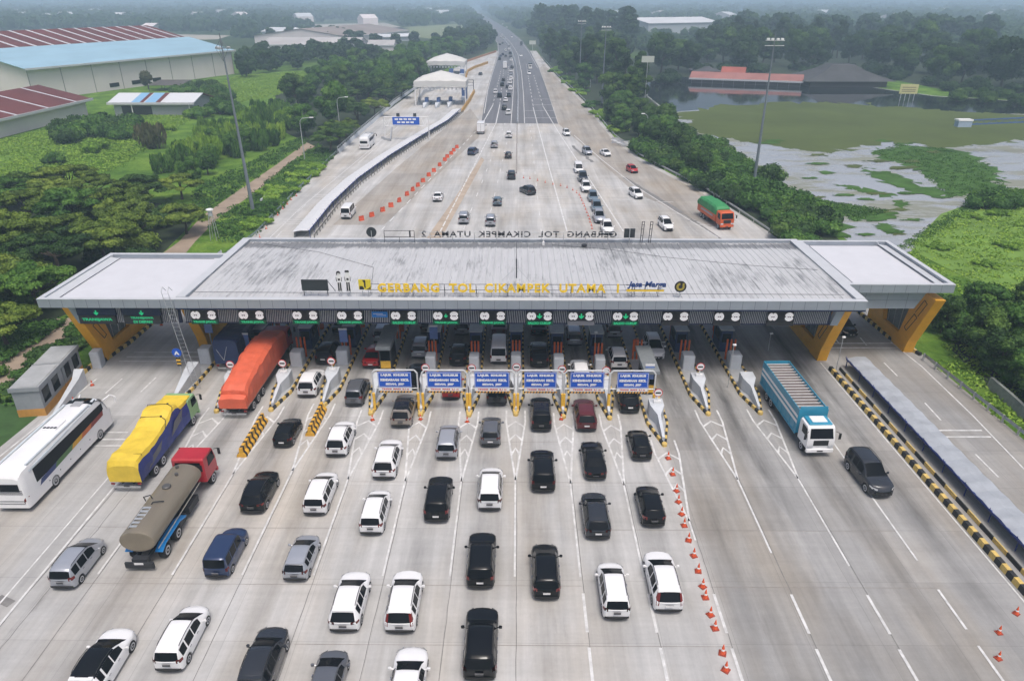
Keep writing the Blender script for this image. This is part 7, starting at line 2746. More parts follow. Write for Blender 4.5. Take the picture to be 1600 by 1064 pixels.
# ---- tanker
w = 2.4
r = truck_root('tanker_truck', 'tanker truck with a brown steel tank and a red cab at the lower left', 'truck', 222, 884)
chassis(r, w, 0.0, 10.2, .8)
mb = MB()
mb.box(-.95, .95, -.25, -.12, .30, .75)
mb.box(-.5, .5, -.12, .3, .5, .95)
mb.build('rear_bumper', CHAS, r)
mb = MB()
mb.box(-.3, .3, -.27, -.255, .62, .78)
mb.build('number_plate', PLATEW, r)
mb = MB()
prof = []
cz, a, b = 2.15, 1.18, .82
sec = lambda y, k: [(a * k * math.cos(2 * math.pi * i / 28), y, cz + b * k * math.sin(2 * math.pi * i / 28)) for i in range(28)]
rows = [sec(.15, .90), sec(.18, .97), sec(.26, 1.0)] + [sec(.26 + 7.4 * i / 8, 1.0) for i in range(1, 9)] + [sec(7.74, .97), sec(7.78, .9)]
mb.grid([row[::-1] for row in rows], closed=True)
mb.add(rows[0], [tuple(range(28))])
mb.add(rows[-1], [tuple(range(28))[::-1]])
tk = mb.build('tank', TANKM, r, smooth=30)
mb = MB()
mb.lathe([(.30, 0), (.30, .14), (.26, .18)], (0, 4.9, cz + b - .03), 14)
mb.build('hatch', mat('hatch_steel', (0.14, 0.135, 0.13), .5, .5), tk)
mb = MB()
mb.lathe([(.12, 0), (.12, .22)], (0, 0, cz + b - .04), 10)
repeat('valve', mb.mesh('valve', MATS['hatch_steel']), [(.1, 6.3, 0), (-.25, 7.2, 0)], tk)
mb = MB()
for s in (-.62, -.08):
    mb.tube((s, .6, cz + b - .06), (s, 2.7, cz + b - .0), .03, .03, 5)
for k in range(6):
    mb.box(-.6, -.1, .65 + k * .38, .85 + k * .38, cz + b - .03, cz + b + .01)
mb.build('walkway', GALV, tk)
mb = MB()
mb.path([(-.9, 3.6, cz + .62), (-1.0, 3.6, cz + .95), (-.55, 3.7, cz + 1.05), (-.4, 3.6, cz + .85)], .04, 5)
mb.build('pipe', DARK, tk)
mb = MB()
mb.path([(-.2, 3.0, cz + b), (-.1, 3.1, cz + b + .12), (.35, 3.2, cz + b + .1), (.5, 3.35, cz + b - .02)], .04, 5)
mb.build('pipe', DARK, tk)
mb = MB()
for s in (-1, 1):
    mb.add([(s * 1.2, .3, 1.55), (s * 1.2, 7.2, 1.75), (s * 1.24, 7.2, 1.69), (s * 1.24, .3, 1.49)], [(0, 1, 2, 3), (3, 2, 1, 0)])
mb.build('side_strip', mat('pale_strip', (.5, .48, .42), .5), r)
BLUEF = mat('fender_blue', (0.012, 0.20, 0.52), .4, var=.08)
for s in (-1, 1):
    mb = MB()
    x0, x1 = (.75, 1.26) if s > 0 else (-1.26, -.75)
    pr = [(.55, 1.0), (1.2, 1.25), (3.4, 1.28), (4.3, 1.0), (4.2, .9), (3.35, 1.2), (1.2, 1.17), (.6, .93)]
    mb.prism(pr, 'x', x0, x1)
    mb.build('fender', BLUEF, r)
axle(r, w, (1.3, 3.0))
mb = MB()
mb.box(.45, 1.15, 5.0, 6.6, .5, 1.05)
mb.box(-1.15, -.45, 5.0, 6.6, .5, 1.05)
mb.build('tool_box', CHAS, r)
cab(r, 2.4, 8.2, 10.3, .95, 3.0, TRED, low=TRED)
mb = MB()
mb.box(-1.05, 1.05, 8.185, 8.19, 1.9, 2.5)
mb.build('cab_back_panel', TRIM, r)
put_wheels(r, [(-1.0, 9.4), (1.0, 9.4)], .5, .3)
# ---- orange covered truck
w = 2.5
r = truck_root('covered_truck', 'long truck covered with an orange tarpaulin entering the canopy at left', 'truck', 367, 650)
chassis(r, w, .2, 13)
rear_gear(r, w)
mb = MB()
mb.box(-w / 2, w / 2, .05, 12.4, 1.0, 1.12)
mb.build('load_bed', mat('bed_grey', (.3, .22, .2), .6), r)
t = tarp(r, 'tarpaulin', w, [(0, 2.0, 1.12), (.5, 2.2, 1.12), (.62, 2.55, 1.0), (1.2, 2.85, 1.0), (2.4, 3.05, .95), (4.0, 3.3, .85), (6.5, 3.55, .8), (9.0, 3.65, .8), (9.8, 3.62, .95), (10.4, 3.3, 1.0), (12.0, 3.25, 1.05), (12.4, 2.9, 1.0)], [TARP_O, TARP_O], 1.05, 9)
mb = MB()
mb.path([(-1.2, .45, 1.7), (-1.12, .55, 2.25), (-.4, .62, 2.42), (.5, .5, 2.36), (1.12, .55, 2.3), (1.26, .4, 1.6)], .03, 4)
mb.build('fold', mat('tarp_fold', (.50, .085, .04), .6), t)
cab(r, 2.4, 12.5, 14.4, .95, 2.9, TRED)
axle(r, w, (1.6, 2.9, 4.2))
put_wheels(r, [(-1.0, 9.8), (1.0, 9.8), (-1.0, 13.4), (1.0, 13.4)], .5, .3)
# ---- dark blue covered truck under the canopy
r = truck_root('covered_truck', 'dark blue covered truck in the shade under the canopy beside the orange column', 'truck', 358, 578)
chassis(r, w, .2, 10)
rear_gear(r, w)
t = tarp(r, 'tarpaulin', w, [(0, 3.5, 1.1), (.3, 3.6, 1.12), (3, 3.65, 1.1), (6, 3.6, 1.1), (8.6, 3.6, 1.1)], [TARP_N, TARP_N], 1.0, 5)
mb = MB()
mb.path([(-.9, -.03, 2.6), (-.3, -.04, 1.4), (.2, -.03, 2.9)], .03, 4)
mb.build('rope', GALV, t)
cab(r, 2.4, 8.8, 10.6, .95, 2.9, PAINT['navy'])
axle(r, w, (1.8, 3.1))
put_wheels(r, [(-1.0, 9.6), (1.0, 9.6)], .5, .3)
# ---- turquoise box truck coming towards us
w, L = 2.45, 11.2
r = truck_root('box_truck', 'turquoise truck with a slatted open topped box and white cab at right', 'truck', 1274, 711, 'front', L, 1.5)
chassis(r, w, .2, L - .6)
mb = MB()
B0, B1, zt = .0, 8.9, 3.25
for s in (-1, 1):
    mb.box(min(s * (w / 2 - .07), s * w / 2), max(s * (w / 2 - .07), s * w / 2), B0, B1, 1.0, zt)
mb.box(-w / 2 + .071, w / 2 - .071, B0, B0 + .07, 1.0, zt)
mb.box(-w / 2 + .071, w / 2 - .071, B1 - .07, B1, 1.0, zt + .25)
mb.box(-w / 2 + .072, w / 2 - .072, B0 + .072, B1 - .072, .95, 1.08)
bx_ = mb.build('box_wall', CYAN, r)
mb = MB()
mb.box(-w / 2 + .073, w / 2 - .073, B0 + .074, B1 - .074, 2.78, 2.9)
mb.build('load_cover', mat('load_brown', (0.20, 0.165, 0.15), .8, var=.25, scale=1.5), bx_)
mb = MB()
for k in range(17):
    y = B0 + .35 + k * .51
    mb.box(-w / 2 + .075, w / 2 - .075, y, y + .07, zt - .2, zt - .14)
mb.build('roof_slats', mat('slat_white', (.62, .62, .60), .55), bx_)
mb = MB()
for s in (-1, 1):
    x0, x1 = (w / 2 + .002, w / 2 + .008) if s > 0 else (-w / 2 - .008, -w / 2 - .002)
    for (z0, z1) in ((2.35, 2.62), (1.85, 2.12)):
        mb.box(x0, x1, .1, B1 - .1, z0, z1)
mb.build('white_stripes', SIGNW, bx_)
mb = MB()
for s in (-1, 1):
    for k in range(9):
        x = s * (w / 2 + .02)
        mb.box(x - .015, x + .015, .4 + k * 1.0, .5 + k * 1.0, 1.0, 1.75)
    mb.box(min(s * w / 2, s * (w / 2 + .05)), max(s * w / 2, s * (w / 2 + .05)), .0, B1, .9, 1.0)
mb.build('side_rail', CYAN, r)
cab(r, 2.25, 9.15, 11.1, .85, 2.75, PAINT['white'], CYAN, low=PAINT['white'])
mb = MB()
mb.bbox(-.62, .62, 9.4, 10.3, 2.895, 2.96, .03)
mb.build('roof_patch', SIGNW, r)
axle(r, w, (1.9, 3.1))
put_wheels(r, [(-.95, 10.0), (.95, 10.0)], .48, .3)
# ---- green and orange truck behind the plaza
L = 9.8
r = truck_root('covered_truck', 'orange truck with a bright green tarpaulin coming towards the plaza at right', 'truck', 1121, 358, 'front', L, 9)
chassis(r, w, .2, L - .6)
mb = MB()
mb.box(-w / 2, w / 2, 0, 7.6, .95, 2.2)
mb.build('load_bed', ORNG, r)
t = tarp(r, 'tarpaulin', w + .1, [(-.05, 3.1, .9), (.4, 3.4, .95), (3, 3.55, .95), (6.5, 3.5, .95), (7.3, 3.3, 1.05), (7.7, 3.0, 1.05)], [TARP_G, TARP_G], 2.1, 12)
mb = MB()
for s in (-1, 1):
    x0, x1 = (w / 2 + .002, w / 2 + .008) if s > 0 else (-w / 2 - .008, -w / 2 - .002)
    mb.box(x0, x1, 1.5, 6.5, 1.5, 1.8)
mb.build('painted_band', mat('band_grey', (.35, .33, .36), .5), r)
cab(r, 2.35, 7.8, 9.7, .85, 2.9, ORNG)
axle(r, w, (1.7, 2.9))
put_wheels(r, [(-.98, 8.7), (.98, 8.7)], .48, .3)
# ---- box vans far behind


def small_box(label, px, py, end='rear', oncoming=False, box=None, capm=None, hh=3.1, L=6.6):
    w = 2.1
    r = truck_root('box_truck', label, 'truck', px, py, 'front' if oncoming else 'rear', L)
    mb = MB()
    mb.bbox(-w / 2, w / 2, 0, L - 2, .8, hh, .06)
    b_ = mb.build('box', box, r)
    mb = MB()
    mb.box(-.02, .02, -.012, -.002, .9, hh - .1)
    mb.box(-w / 2 + .05, w / 2 - .05, -.012, -.002, hh - .16, hh - .08)
    mb.build('door_seam', DARK, b_)
    chassis(r, w, 0, L - .5, .6)
    rear_gear(r, w)
    cab(r, 1.95, L - 1.9, L - .2, .7, 2.3, capm or PAINT['white'])
    axle(r, w, (1.3,), .4)
    put_wheels(r, [(-.8, L - 1.0), (.8, L - 1.0)], .4, .24)


small_box('white box truck behind the plaza at the left corner of the asphalt', 751, 209, box=PAINT['white'])
small_box('white box truck with a tall pale box in the asphalt highway queue', 789, 108, box=PAINT['white'], hh=3.8, L=8.5)
small_box('tall dark truck at the far left edge of the asphalt highway', 776, 57, box=PAINT['dark grey'], capm=PAINT['dark grey'], hh=3.6, L=8)
small_box('dark truck far away on the right half of the asphalt highway', 814.5, 71.5, box=PAINT['dark grey'], capm=PAINT['dark grey'], oncoming=True, hh=3.2, L=8)
small_box('dark topped truck with a white front on the right half of the asphalt highway', 828.5, 108, box=PAINT['dark grey'], oncoming=True, hh=3.2, L=8)


# ---- coaches
def coach(label, px, py, L, Hh, stripes, dx=0.0):
    w = 2.5
    r = truck_root('coach', label, 'coach', px, py)
    r.location.x += dx
    sec = lambda y, kx, zt, zb=.45: [(-w / 2 * kx, y, zb), (-w / 2 * kx * 1.0, y, 1.5), (-w / 2 * kx, y, 2.0), (-w / 2 * kx * .97, y, zt - .55), (-w / 2 * kx * .88, y, zt - .12), (-w / 2 * kx * .6, y, zt), (0, y, zt + .03),
                                      (w / 2 * kx * .6, y, zt), (w / 2 * kx * .88, y, zt - .12), (w / 2 * kx * .97, y, zt - .55), (w / 2 * kx, y, 2.0), (w / 2 * kx, y, 1.5), (w / 2 * kx, y, zb)]
    rows = [sec(0.02, .93, Hh - .42), sec(.12, .97, Hh - .22), sec(.5, 1, Hh - .02), sec(1.5, 1, Hh), sec(L * .5, 1, Hh), sec(L - 2.2, 1, Hh), sec(L - 1.2, 1, Hh - .08), sec(L - .62, 1.0, Hh - .45), sec(L - .3, .98, Hh - 1.1), sec(L - .1, .95, 1.75), sec(L - .02, .92, 1.2), sec(L, .9, .9)]
    mb = MB()
    mb.grid(rows)
    n = 13
    mb.add(rows[0], [tuple(range(n))])
    mb.add(rows[-1], [tuple(range(n))[::-1]])
    body = mb.build('body', PAINT['white'], r, smooth=35)
    mb = MB()
    mb.box(-w / 2 + .2, w / 2 - .2, .4, L - .5, .3, .6)
    mb.build('underbody', CHAS, r)
    mb = MB()      # windscreen: wraps the raked nose
    wr = lambda y, z, k: [(-w / 2 * k - .012, y - .32, z), (-w / 2 * k * .72, y + .05, z + .02), (0, y + .1, z + .03), (w / 2 * k * .72, y + .05, z + .02), (w / 2 * k + .012, y - .32, z)]
    mb.grid([wr(L - .06, 1.55, .97), wr(L - .26, Hh - 1.1, .99), wr(L - .58, Hh - .48, .98), wr(L - 1.2, Hh - .045, .86), [(x_, L - 2.1, z_) for x_, z_ in ((-w * .44, Hh - .085), (-w * .30, Hh + .02), (0, Hh + .045), (w * .30, Hh + .02), (w * .44, Hh - .085))]])
    mb.build('windscreen', GLASS, r, smooth=40)
    for s in (-1, 1):
        mb = MB()
        x = s * (w / 2 + .012)
        xt = s * (w / 2 * .97 + .012)
        ys = [1.4, L * .3, L * .5, L * .7, L - 1.9, L - 1.05]
        bot = [1.75, 1.78, 1.8, 1.85, 2.0, 2.35]
        mb.grid([[(x, y, b_) for y, b_ in zip(ys, bot)], [(xt, y, Hh - .52) for y in ys]])
        mb.build('side_window', GLASS, r)
        mb = MB()
        mb.add([(s * (w * .30), L - 1.2, Hh + .02), (s * (w * .44), L - 1.2, Hh - .09), (s * (w / 2), 1.0, Hh - .5), (s * (w * .485), 1.0, Hh - .35), (s * (w / 2 + .02), L - 1.5, Hh - .6), (s * (w / 2 + .02), L - .9, Hh - .75)], [(0, 1, 3), (1, 2, 3)])
        mb.path([(s * w * .40, 1.2, Hh + .0), (s * w * .40, L * .8, Hh + .05)], .09, 6)
        mb.build('roof_duct', mat('duct_pale', (.55, .60, .63), .4), r)
        mb = MB()
        mb.path([(s * w * .42, L - .5, Hh - .6), (s * (w / 2 + .05), L + .25, Hh - .5), (s * (w / 2 + .3), L + .45, Hh - .75)], .07, 6)
        mb.bbox(min(s * (w / 2 + .2), s * (w / 2 + .42)), max(s * (w / 2 + .2), s * (w / 2 + .42)), L + .38, L + .5, Hh - 1.25, Hh - .75, .03)
        mb.build('mirror', TRIM if not stripes else SIGNW, r)
    if stripes:
        cols = [((0.03, .05, .16), 1.6, 4.4), ((0.07, .17, .05), 3.6, 6.2), ((.62, .34, .02), 5.9, 7.6), ((.50, .12, .02), 7.3, 9.0), ((.20, .015, .012), 8.7, 10.7)]
        for k, (c, y0, y1) in enumerate(cols):
            f = lambda y: 1.30 + (y - 1.6) * .062
            for s in (-1, 1):
                mb = MB()
                x = s * (w / 2 + .016 + k * .0015)
                mb.add([(x, y0, f(y0)), (x, y1, f(y1)), (x, y1 + .1, f(y1) + .42), (x, y0 + .3, f(y0) + .42)], [(0, 1, 2, 3)])
                mb.build('colour_stripe', mat(f'coach_stripe_{k}', c, .4), body)
    mb = MB()
    mb.box(-w * .36, w * .36, -.03, .02, Hh - 1.5, Hh - .9)
    mb.build('rear_window', GLASS, r)
    mb = MB()
    for z in (1.7, 1.85, 2.0):
        mb.box(-w * .42, w * .42, -.012, .018, z - .02, z + .02)
    mb.box(-w * .40, w * .40, -.012, .018, 1.05, 1.08)
    mb.path([(-w * .42, -.0, 1.15), (-w * .40, -.0, .85), (w * .40, -.0, .85), (w * .42, -.0, 1.15)], .02, 4)
    mb.build('rear_trim', TRIM, r)
    for s in (-1, 1):
        mb = MB()
        mb.add([(s * w * .38, -.0, .95), (s * w * .455, .02, 1.05), (s * w * .505, .35, 1.35), (s * w * .46, .02, 1.4), (s * w * .40, -.0, 1.2)], [(0, 1, 2, 3, 4)])
        mb.build('tail_lamp', TAIL, r)
    mb = MB()
    mb.bbox(-.55, .55, L * .48, L * .48 + 1.5, Hh + .035, Hh + .14, .05)
    for k in range(4):
        mb.lathe([(.13, Hh + .141), (.13, Hh + .16)], (-.42 + k * .28, L * .48 + .2, 0), 10, m=1)
    mb.build('roof_unit', [PAINT['white'], DARK], r)
    mb = MB()
    mb.bbox(-.4, .4, L * .78, L * .78 + .8, Hh + .035, Hh + .1, .04)
    mb.build('roof_hatch', mat('hatch_grey', (.35, .36, .37), .5), r)
    mb = MB()
    for k in range(5):
        for s in (-1, 1):
            x = s * (w / 2 + .006)
            mb.box(x - .006, x + .006, 2.6 + k * 1.4, 2.7 + k * 1.4, .95, 1.03)
    mb.build('luggage_handles', DARK, r)
    put_wheels(r, [(s * (w / 2 - .17), y) for y in (L * .27, L - 2.3) for s in (-1, 1)], .52, .34)
    return r


coach('white coach with a rainbow stripe along its side at the left edge', 48, 797, 12.0, 3.45, True, -1.22)
coach('plain white coach on the far left exit road', 569, 233, 9.0, 3.1, False)
# ================================================================ VEGETATION


def foliage_material(name, dark, mid, light, rand=0.35):
    m, t, b = _nodes(name)
    at_ = N(t, 'ShaderNodeAttribute', attribute_name='tone')
    oi = N(t, 'ShaderNodeObjectInfo')
    pos = N(t, 'ShaderNodeTexCoord').outputs['Object']
    f = math_(t, 'ADD', at_.outputs['Fac'], mapr(t, oi.outputs['Random'], 0, 1, -rand / 2, rand / 2))
    f = math_(t, 'ADD', f, mapr(t, noise(t, pos, 0.55, 3, .5), .3, .7, -.12, .12))
    c = ramp(t, f, [(0.08, dark), (0.5, mid), (0.92, light)])
    t.links.new(c, b.inputs['Base Color'])
    b.inputs['Roughness'].default_value = 0.7
    b.inputs['Specular IOR Level'].default_value = 0.25
    tr = N(t, 'ShaderNodeBsdfTranslucent')
    t.links.new(c, tr.inputs[0])
    mx = N(t, 'ShaderNodeMixShader')
    mx.inputs[0].default_value = 0.18
    t.links.new(b.outputs[0], mx.inputs[1])
    t.links.new(tr.outputs[0], mx.inputs[2])
    t.links.new(mx.outputs[0], t.nodes['Material Output'].inputs[0])
    return m


F_DEEP = foliage_material('deep_green_leaves', (0.019, 0.050, 0.012), (0.050, 0.112, 0.022), (0.118, 0.205, 0.038))
F_FAR = foliage_material('far_dark_leaves', (0.012, 0.032, 0.012), (0.028, 0.066, 0.020), (0.062, 0.115, 0.030))
F_OLIVE = foliage_material('olive_green_leaves', (0.058, 0.104, 0.016), (0.142, 0.218, 0.032), (0.260, 0.340, 0.054))
F_MID = foliage_material('mid_green_leaves', (0.028, 0.078, 0.014), (0.068, 0.165, 0.026), (0.145, 0.270, 0.042))
F_BRIGHT = foliage_material('bright_green_leaves', (0.105, 0.210, 0.024), (0.205, 0.360, 0.040), (0.315, 0.460, 0.066))
F_DRY = foliage_material('dry_brush', (0.050, 0.060, 0.025), (0.095, 0.100, 0.045), (0.150, 0.140, 0.075))
BARK = mat('tree_bark', (0.070, 0.055, 0.042), .9, var=.3, scale=2.5, stretch=(1, 1, .3), bump=.4)

ICO_V, ICO_F = None, None


def ico(sub):
    t = (1 + 5 ** .5) / 2
    v = [(-1, t, 0), (1, t, 0), (-1, -t, 0), (1, -t, 0), (0, -1, t), (0, 1, t), (0, -1, -t), (0, 1, -t), (t, 0, -1), (t, 0, 1), (-t, 0, -1), (-t, 0, 1)]
    f = [(0, 11, 5), (0, 5, 1), (0, 1, 7), (0, 7, 10), (0, 10, 11), (1, 5, 9), (5, 11, 4), (11, 10, 2), (10, 7, 6), (7, 1, 8), (3, 9, 4), (3, 4, 2), (3, 2, 6), (3, 6, 8), (3, 8, 9), (4, 9, 5), (2, 4, 11), (6, 2, 10), (8, 6, 7), (9, 8, 1)]
    v = [tuple(np.array(p) / np.linalg.norm(p)) for p in v]
    for _ in range(sub):
        cache, nf = {}, []

        def midp(a, b):
            k = (min(a, b), max(a, b))
            if k not in cache:
                p = (np.array(v[a]) + np.array(v[b])) / 2
                v.append(tuple(p / np.linalg.norm(p)))
                cache[k] = len(v) - 1
            return cache[k]
        for a, b, c in f:
            x, y, z = midp(a, b), midp(b, c), midp(c, a)
            nf += [(a, x, z), (b, y, x), (c, z, y), (x, y, z)]
        f = nf
    return np.array(v), np.array(f)


ICO0, ICO1 = ico(0), ico(1)


def raw_mesh(name, V, tris, quads, tone_t, tone_q, material):
    nt_, nq = len(tris), len(quads)
    me = bpy.data.meshes.new(name)
    me.vertices.add(len(V))
    me.vertices.foreach_set('co', np.asarray(V, np.float32).ravel())
    loops = np.concatenate([np.asarray(tris, np.int32).ravel(), np.asarray(quads, np.int32).ravel()]) if nt_ or nq else np.zeros(0, np.int32)
    me.loops.add(len(loops))
    me.loops.foreach_set('vertex_index', loops)
    me.polygons.add(nt_ + nq)
    st = np.concatenate([np.arange(nt_) * 3, nt_ * 3 + np.arange(nq) * 4]).astype(np.int32)
    me.polygons.foreach_set('loop_start', st)
    me.update(calc_edges=True)
    a = me.attributes.new('tone', 'FLOAT', 'FACE')
    a.data.foreach_set('value', np.concatenate([tone_t, tone_q]).astype(np.float32))
    me.materials.append(material)
    me.validate()
    return me


def leaf_cloud(rs, lobes, nleaf, size, up=0.35, droop=0.0, core=0.80, tone_sd=.16, upright=False):
    """lobes: array (n, 6) centre and radii. Returns vertices, triangles, quads and tones"""
    lobes = np.asarray(lobes, float)
    n = len(lobes)
    wgt = lobes[:, 3] * lobes[:, 4] + lobes[:, 3] * lobes[:, 5]
    li = rs.choice(n, nleaf, p=wgt / wgt.sum())
    d = rs.normal(size=(nleaf, 3))
    d[:, 2] += up
    d /= np.linalg.norm(d, axis=1, keepdims=True)
    rad = rs.uniform(.78, 1.10, (nleaf, 1))
    c = lobes[li, :3] + d * lobes[li, 3:6] * rad
    nrm = d + rs.normal(size=(nleaf, 3)) * .55
    nrm[:, 2] += .35
    if upright:
        nrm[:, 2] *= .1
    nrm /= np.linalg.norm(nrm, axis=1, keepdims=True)
    ref = np.tile([0, 0, 1.0], (nleaf, 1))
    u = np.cross(nrm, ref)
    u /= np.maximum(np.linalg.norm(u, axis=1, keepdims=True), 1e-4)
    v = np.cross(nrm, u)
    if not upright:
        th = rs.uniform(0, 6.28, (nleaf, 1))
        u, v = u * np.cos(th) + v * np.sin(th), v * np.cos(th) - u * np.sin(th)
    s = size * rs.uniform(.55, 1.25, (nleaf, 1))
    su, sv = (s * .35, s * 1.3) if upright else (s, s * rs.uniform(.45, .8, (nleaf, 1)))
    bend = nrm * s * .22
    P = np.stack([c - u * su * .5 - bend, c - v * sv * .5 + u * su * .08, c + u * su * .5 - bend, c + v * sv * .5], 1).reshape(-1, 3)
    Q = np.arange(nleaf * 4).reshape(-1, 4)
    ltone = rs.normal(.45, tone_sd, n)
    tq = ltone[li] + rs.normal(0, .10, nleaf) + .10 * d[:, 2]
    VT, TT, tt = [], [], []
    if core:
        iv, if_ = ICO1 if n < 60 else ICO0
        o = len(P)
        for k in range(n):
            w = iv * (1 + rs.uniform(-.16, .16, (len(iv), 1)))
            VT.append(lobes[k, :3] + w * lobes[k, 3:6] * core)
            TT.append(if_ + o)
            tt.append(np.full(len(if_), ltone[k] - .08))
            o += len(iv)
        P = np.concatenate([P] + VT)
        T = np.concatenate(TT)
        tt = np.concatenate(tt)
    else:
        T, tt = np.zeros((0, 3), int), np.zeros(0)
    return P, T, Q, tt, tq


def lobes_for(style, rs):
    L = []
    if style == 'umbrella':       # rain tree: flat layered pads on spreading limbs
        for k in range(30):
            a = rs.uniform(0, 6.28)
            r = 5.6 * math.sqrt(rs.uniform(0, 1))
            z = 6.6 - .055 * r * r + rs.uniform(-1.1, .7)
            L.append((r * math.cos(a), r * math.sin(a), z, rs.uniform(1.1, 1.9), rs.uniform(1.1, 1.9), rs.uniform(.38, .62)))
    elif style == 'round':
        for k in range(26):
            a, h = rs.uniform(0, 6.28), rs.uniform(-1.1, 1)
            r = 2.9 * math.sqrt(max(.25, 1 - h * h * .7)) * rs.uniform(.55, 1)
            q = rs.uniform(1.0, 1.7)
            L.append((r * math.cos(a), r * math.sin(a), 5.0 + 2.7 * h, q, q, q * .78))
    elif style == 'tall':
        for k in range(26):
            h = rs.uniform(0, 1)
            a = rs.uniform(0, 6.28)
            r = 2.9 * (math.sin(math.pi * (h * .80 + .14))) * rs.uniform(.4, 1)
            q = rs.uniform(.9, 1.6)
            L.append((r * math.cos(a), r * math.sin(a), 3.2 + 9.5 * h, q, q, q * .75))
    elif style == 'bush':
        for k in range(12):
            a = rs.uniform(0, 6.28)
            r = 1.7 * math.sqrt(rs.uniform(0, 1))
            q = rs.uniform(.7, 1.2)
            L.append((r * math.cos(a), r * math.sin(a), .75 + rs.uniform(0, 1.1) * (1 - r / 2.6), q, q, q * .75))
    elif style == 'reed':
        for k in range(12):
            a = rs.uniform(0, 6.28)
            r = 1.7 * math.sqrt(rs.uniform(0, 1))
            L.append((r * math.cos(a), r * math.sin(a), 1.5 + rs.uniform(0, .8), .75, .75, 1.5))
    elif style == 'low':
        for k in range(12):
            a = rs.uniform(0, 6.28)
            r = 2.3 * math.sqrt(rs.uniform(0, 1))
            q = rs.uniform(.7, 1.2)
            L.append((r * math.cos(a), r * math.sin(a), .3 + rs.uniform(0, .5), q, q, q * .5))
    return np.array(L)


LEAFN = {'umbrella': (8000, .48), 'round': (4200, .50), 'tall': (4600, .55), 'bush': (1700, .36), 'reed': (900, .8), 'low': (1100, .40)}
TREEM = {}


def tree_meshes(style, var, material):
    key = (style, var, material.name)
    if key in TREEM:
        return TREEM[key]
    rs = np.random.default_rng(100 + var * 17 + sum(map(ord, style)))
    lob = lobes_for(style, rs)
    nl, sz = LEAFN[style]
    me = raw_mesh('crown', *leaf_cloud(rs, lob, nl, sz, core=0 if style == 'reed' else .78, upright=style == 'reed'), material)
    mb = MB()
    if style in ('umbrella', 'round', 'tall'):
        top = {'umbrella': 3.2, 'round': 3.2, 'tall': 6.0}[style]
        r0 = {'umbrella': .38, 'round': .26, 'tall': .30}[style]
        bendx, bendy = rs.uniform(-.4, .4, 2)
        mb.tube((0, 0, 0), (bendx * .5, bendy * .5, top * .5), r0, r0 * .8, 9)
        mb.tube((bendx * .5, bendy * .5, top * .5), (bendx, bendy, top), r0 * .8, r0 * .62, 9)
        for k in rs.choice(len(lob), 9, replace=False):
            p = lob[k]
            mid = ((bendx + p[0]) / 2, (bendy + p[1]) / 2, (top + p[2]) / 2 - .3)
            mb.tube((bendx, bendy, top - .15), mid, r0 * .42, r0 * .28, 6)
            mb.tube(mid, (p[0], p[1], p[2]), r0 * .28, r0 * .1, 6)
    else:
        for k in rs.choice(len(lob), 5, replace=False):
            p = lob[k]
            mb.tube((p[0] * .2, p[1] * .2, 0), (p[0] * .8, p[1] * .8, p[2]), .06, .02, 5)
    tm = mb.mesh('trunk', [BARK], 40)
    TREEM[key] = (me, tm)
    return TREEM[key]


def plant(style, x, y, s, material, label, group=None, name=None, var=None, sz=None):
    if x > 39 and y < 84:
        x = max(x, 46.2 + 3.4 * s)
    v = rng.randrange(4) if var is None else var
    cm, tm = tree_meshes(style, v, material)
    nm = name or ('tree' if style in ('umbrella', 'round', 'tall') else 'bush')
    r = bpy.data.objects.new(nm, None)
    r.location = (x, y, 0)
    r.rotation_euler = (0, 0, rng.uniform(0, 6.28))
    k = (sz or 1.0) * rng.uniform(.92, 1.1)
    r.scale = (s * rng.uniform(.9, 1.1), s * rng.uniform(.9, 1.1), s * k)
    link(r)
    tag(r, label, nm, group)
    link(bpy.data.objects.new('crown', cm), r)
    link(bpy.data.objects.new('trunk' if nm == 'tree' else 'stem', tm), r)
    return r


PATHW = [at(*p) for p in pth]


def near_path(x, y, r=2.3):
    for (ax, ay), (bx, by) in zip(PATHW, PATHW[1:]):
        dx, dy = bx - ax, by - ay
        t = max(0, min(1, ((x - ax) * dx + (y - ay) * dy) / (dx * dx + dy * dy)))
        if (x - ax - dx * t) ** 2 + (y - ay - dy * t) ** 2 < r * r:
            return True
    return False


def inside(p, poly):
    x, y = p
    c = False
    j = len(poly) - 1
    for i in range(len(poly)):
        xi, yi = poly[i]
        xj, yj = poly[j]
        if (yi > y) != (yj > y) and x < (xj - xi) * (y - yi) / (yj - yi) + xi:
            c = not c
        j = i
    return c


def scatter(poly_px, n, gap, avoid=()):
    """ground points spread over a patch of the place, kept apart from each other"""
    poly = [at(*p) for p in poly_px]
    xs_, ys_ = [p[0] for p in poly], [p[1] for p in poly]
    out = []
    for _ in range(n * 60):
        p = (rng.uniform(min(xs_), max(xs_)), rng.uniform(min(ys_), max(ys_)))
        if inside(p, poly) and not near_path(*p) and not any(inside(p, a) for a in avoid) and all((p[0] - q[0]) ** 2 + (p[1] - q[1]) ** 2 > gap * gap for q in out):
            out.append(p)
            if len(out) >= n:
                break
    return out


def zone(style, poly, n, gap, smin, smax, mats, label, group, sz=None, name=None):
    for p in scatter(poly, n, gap):
        plant(style, p[0], p[1], rng.uniform(smin, smax), rng.choice(mats), label, group, sz=sz, name=name)


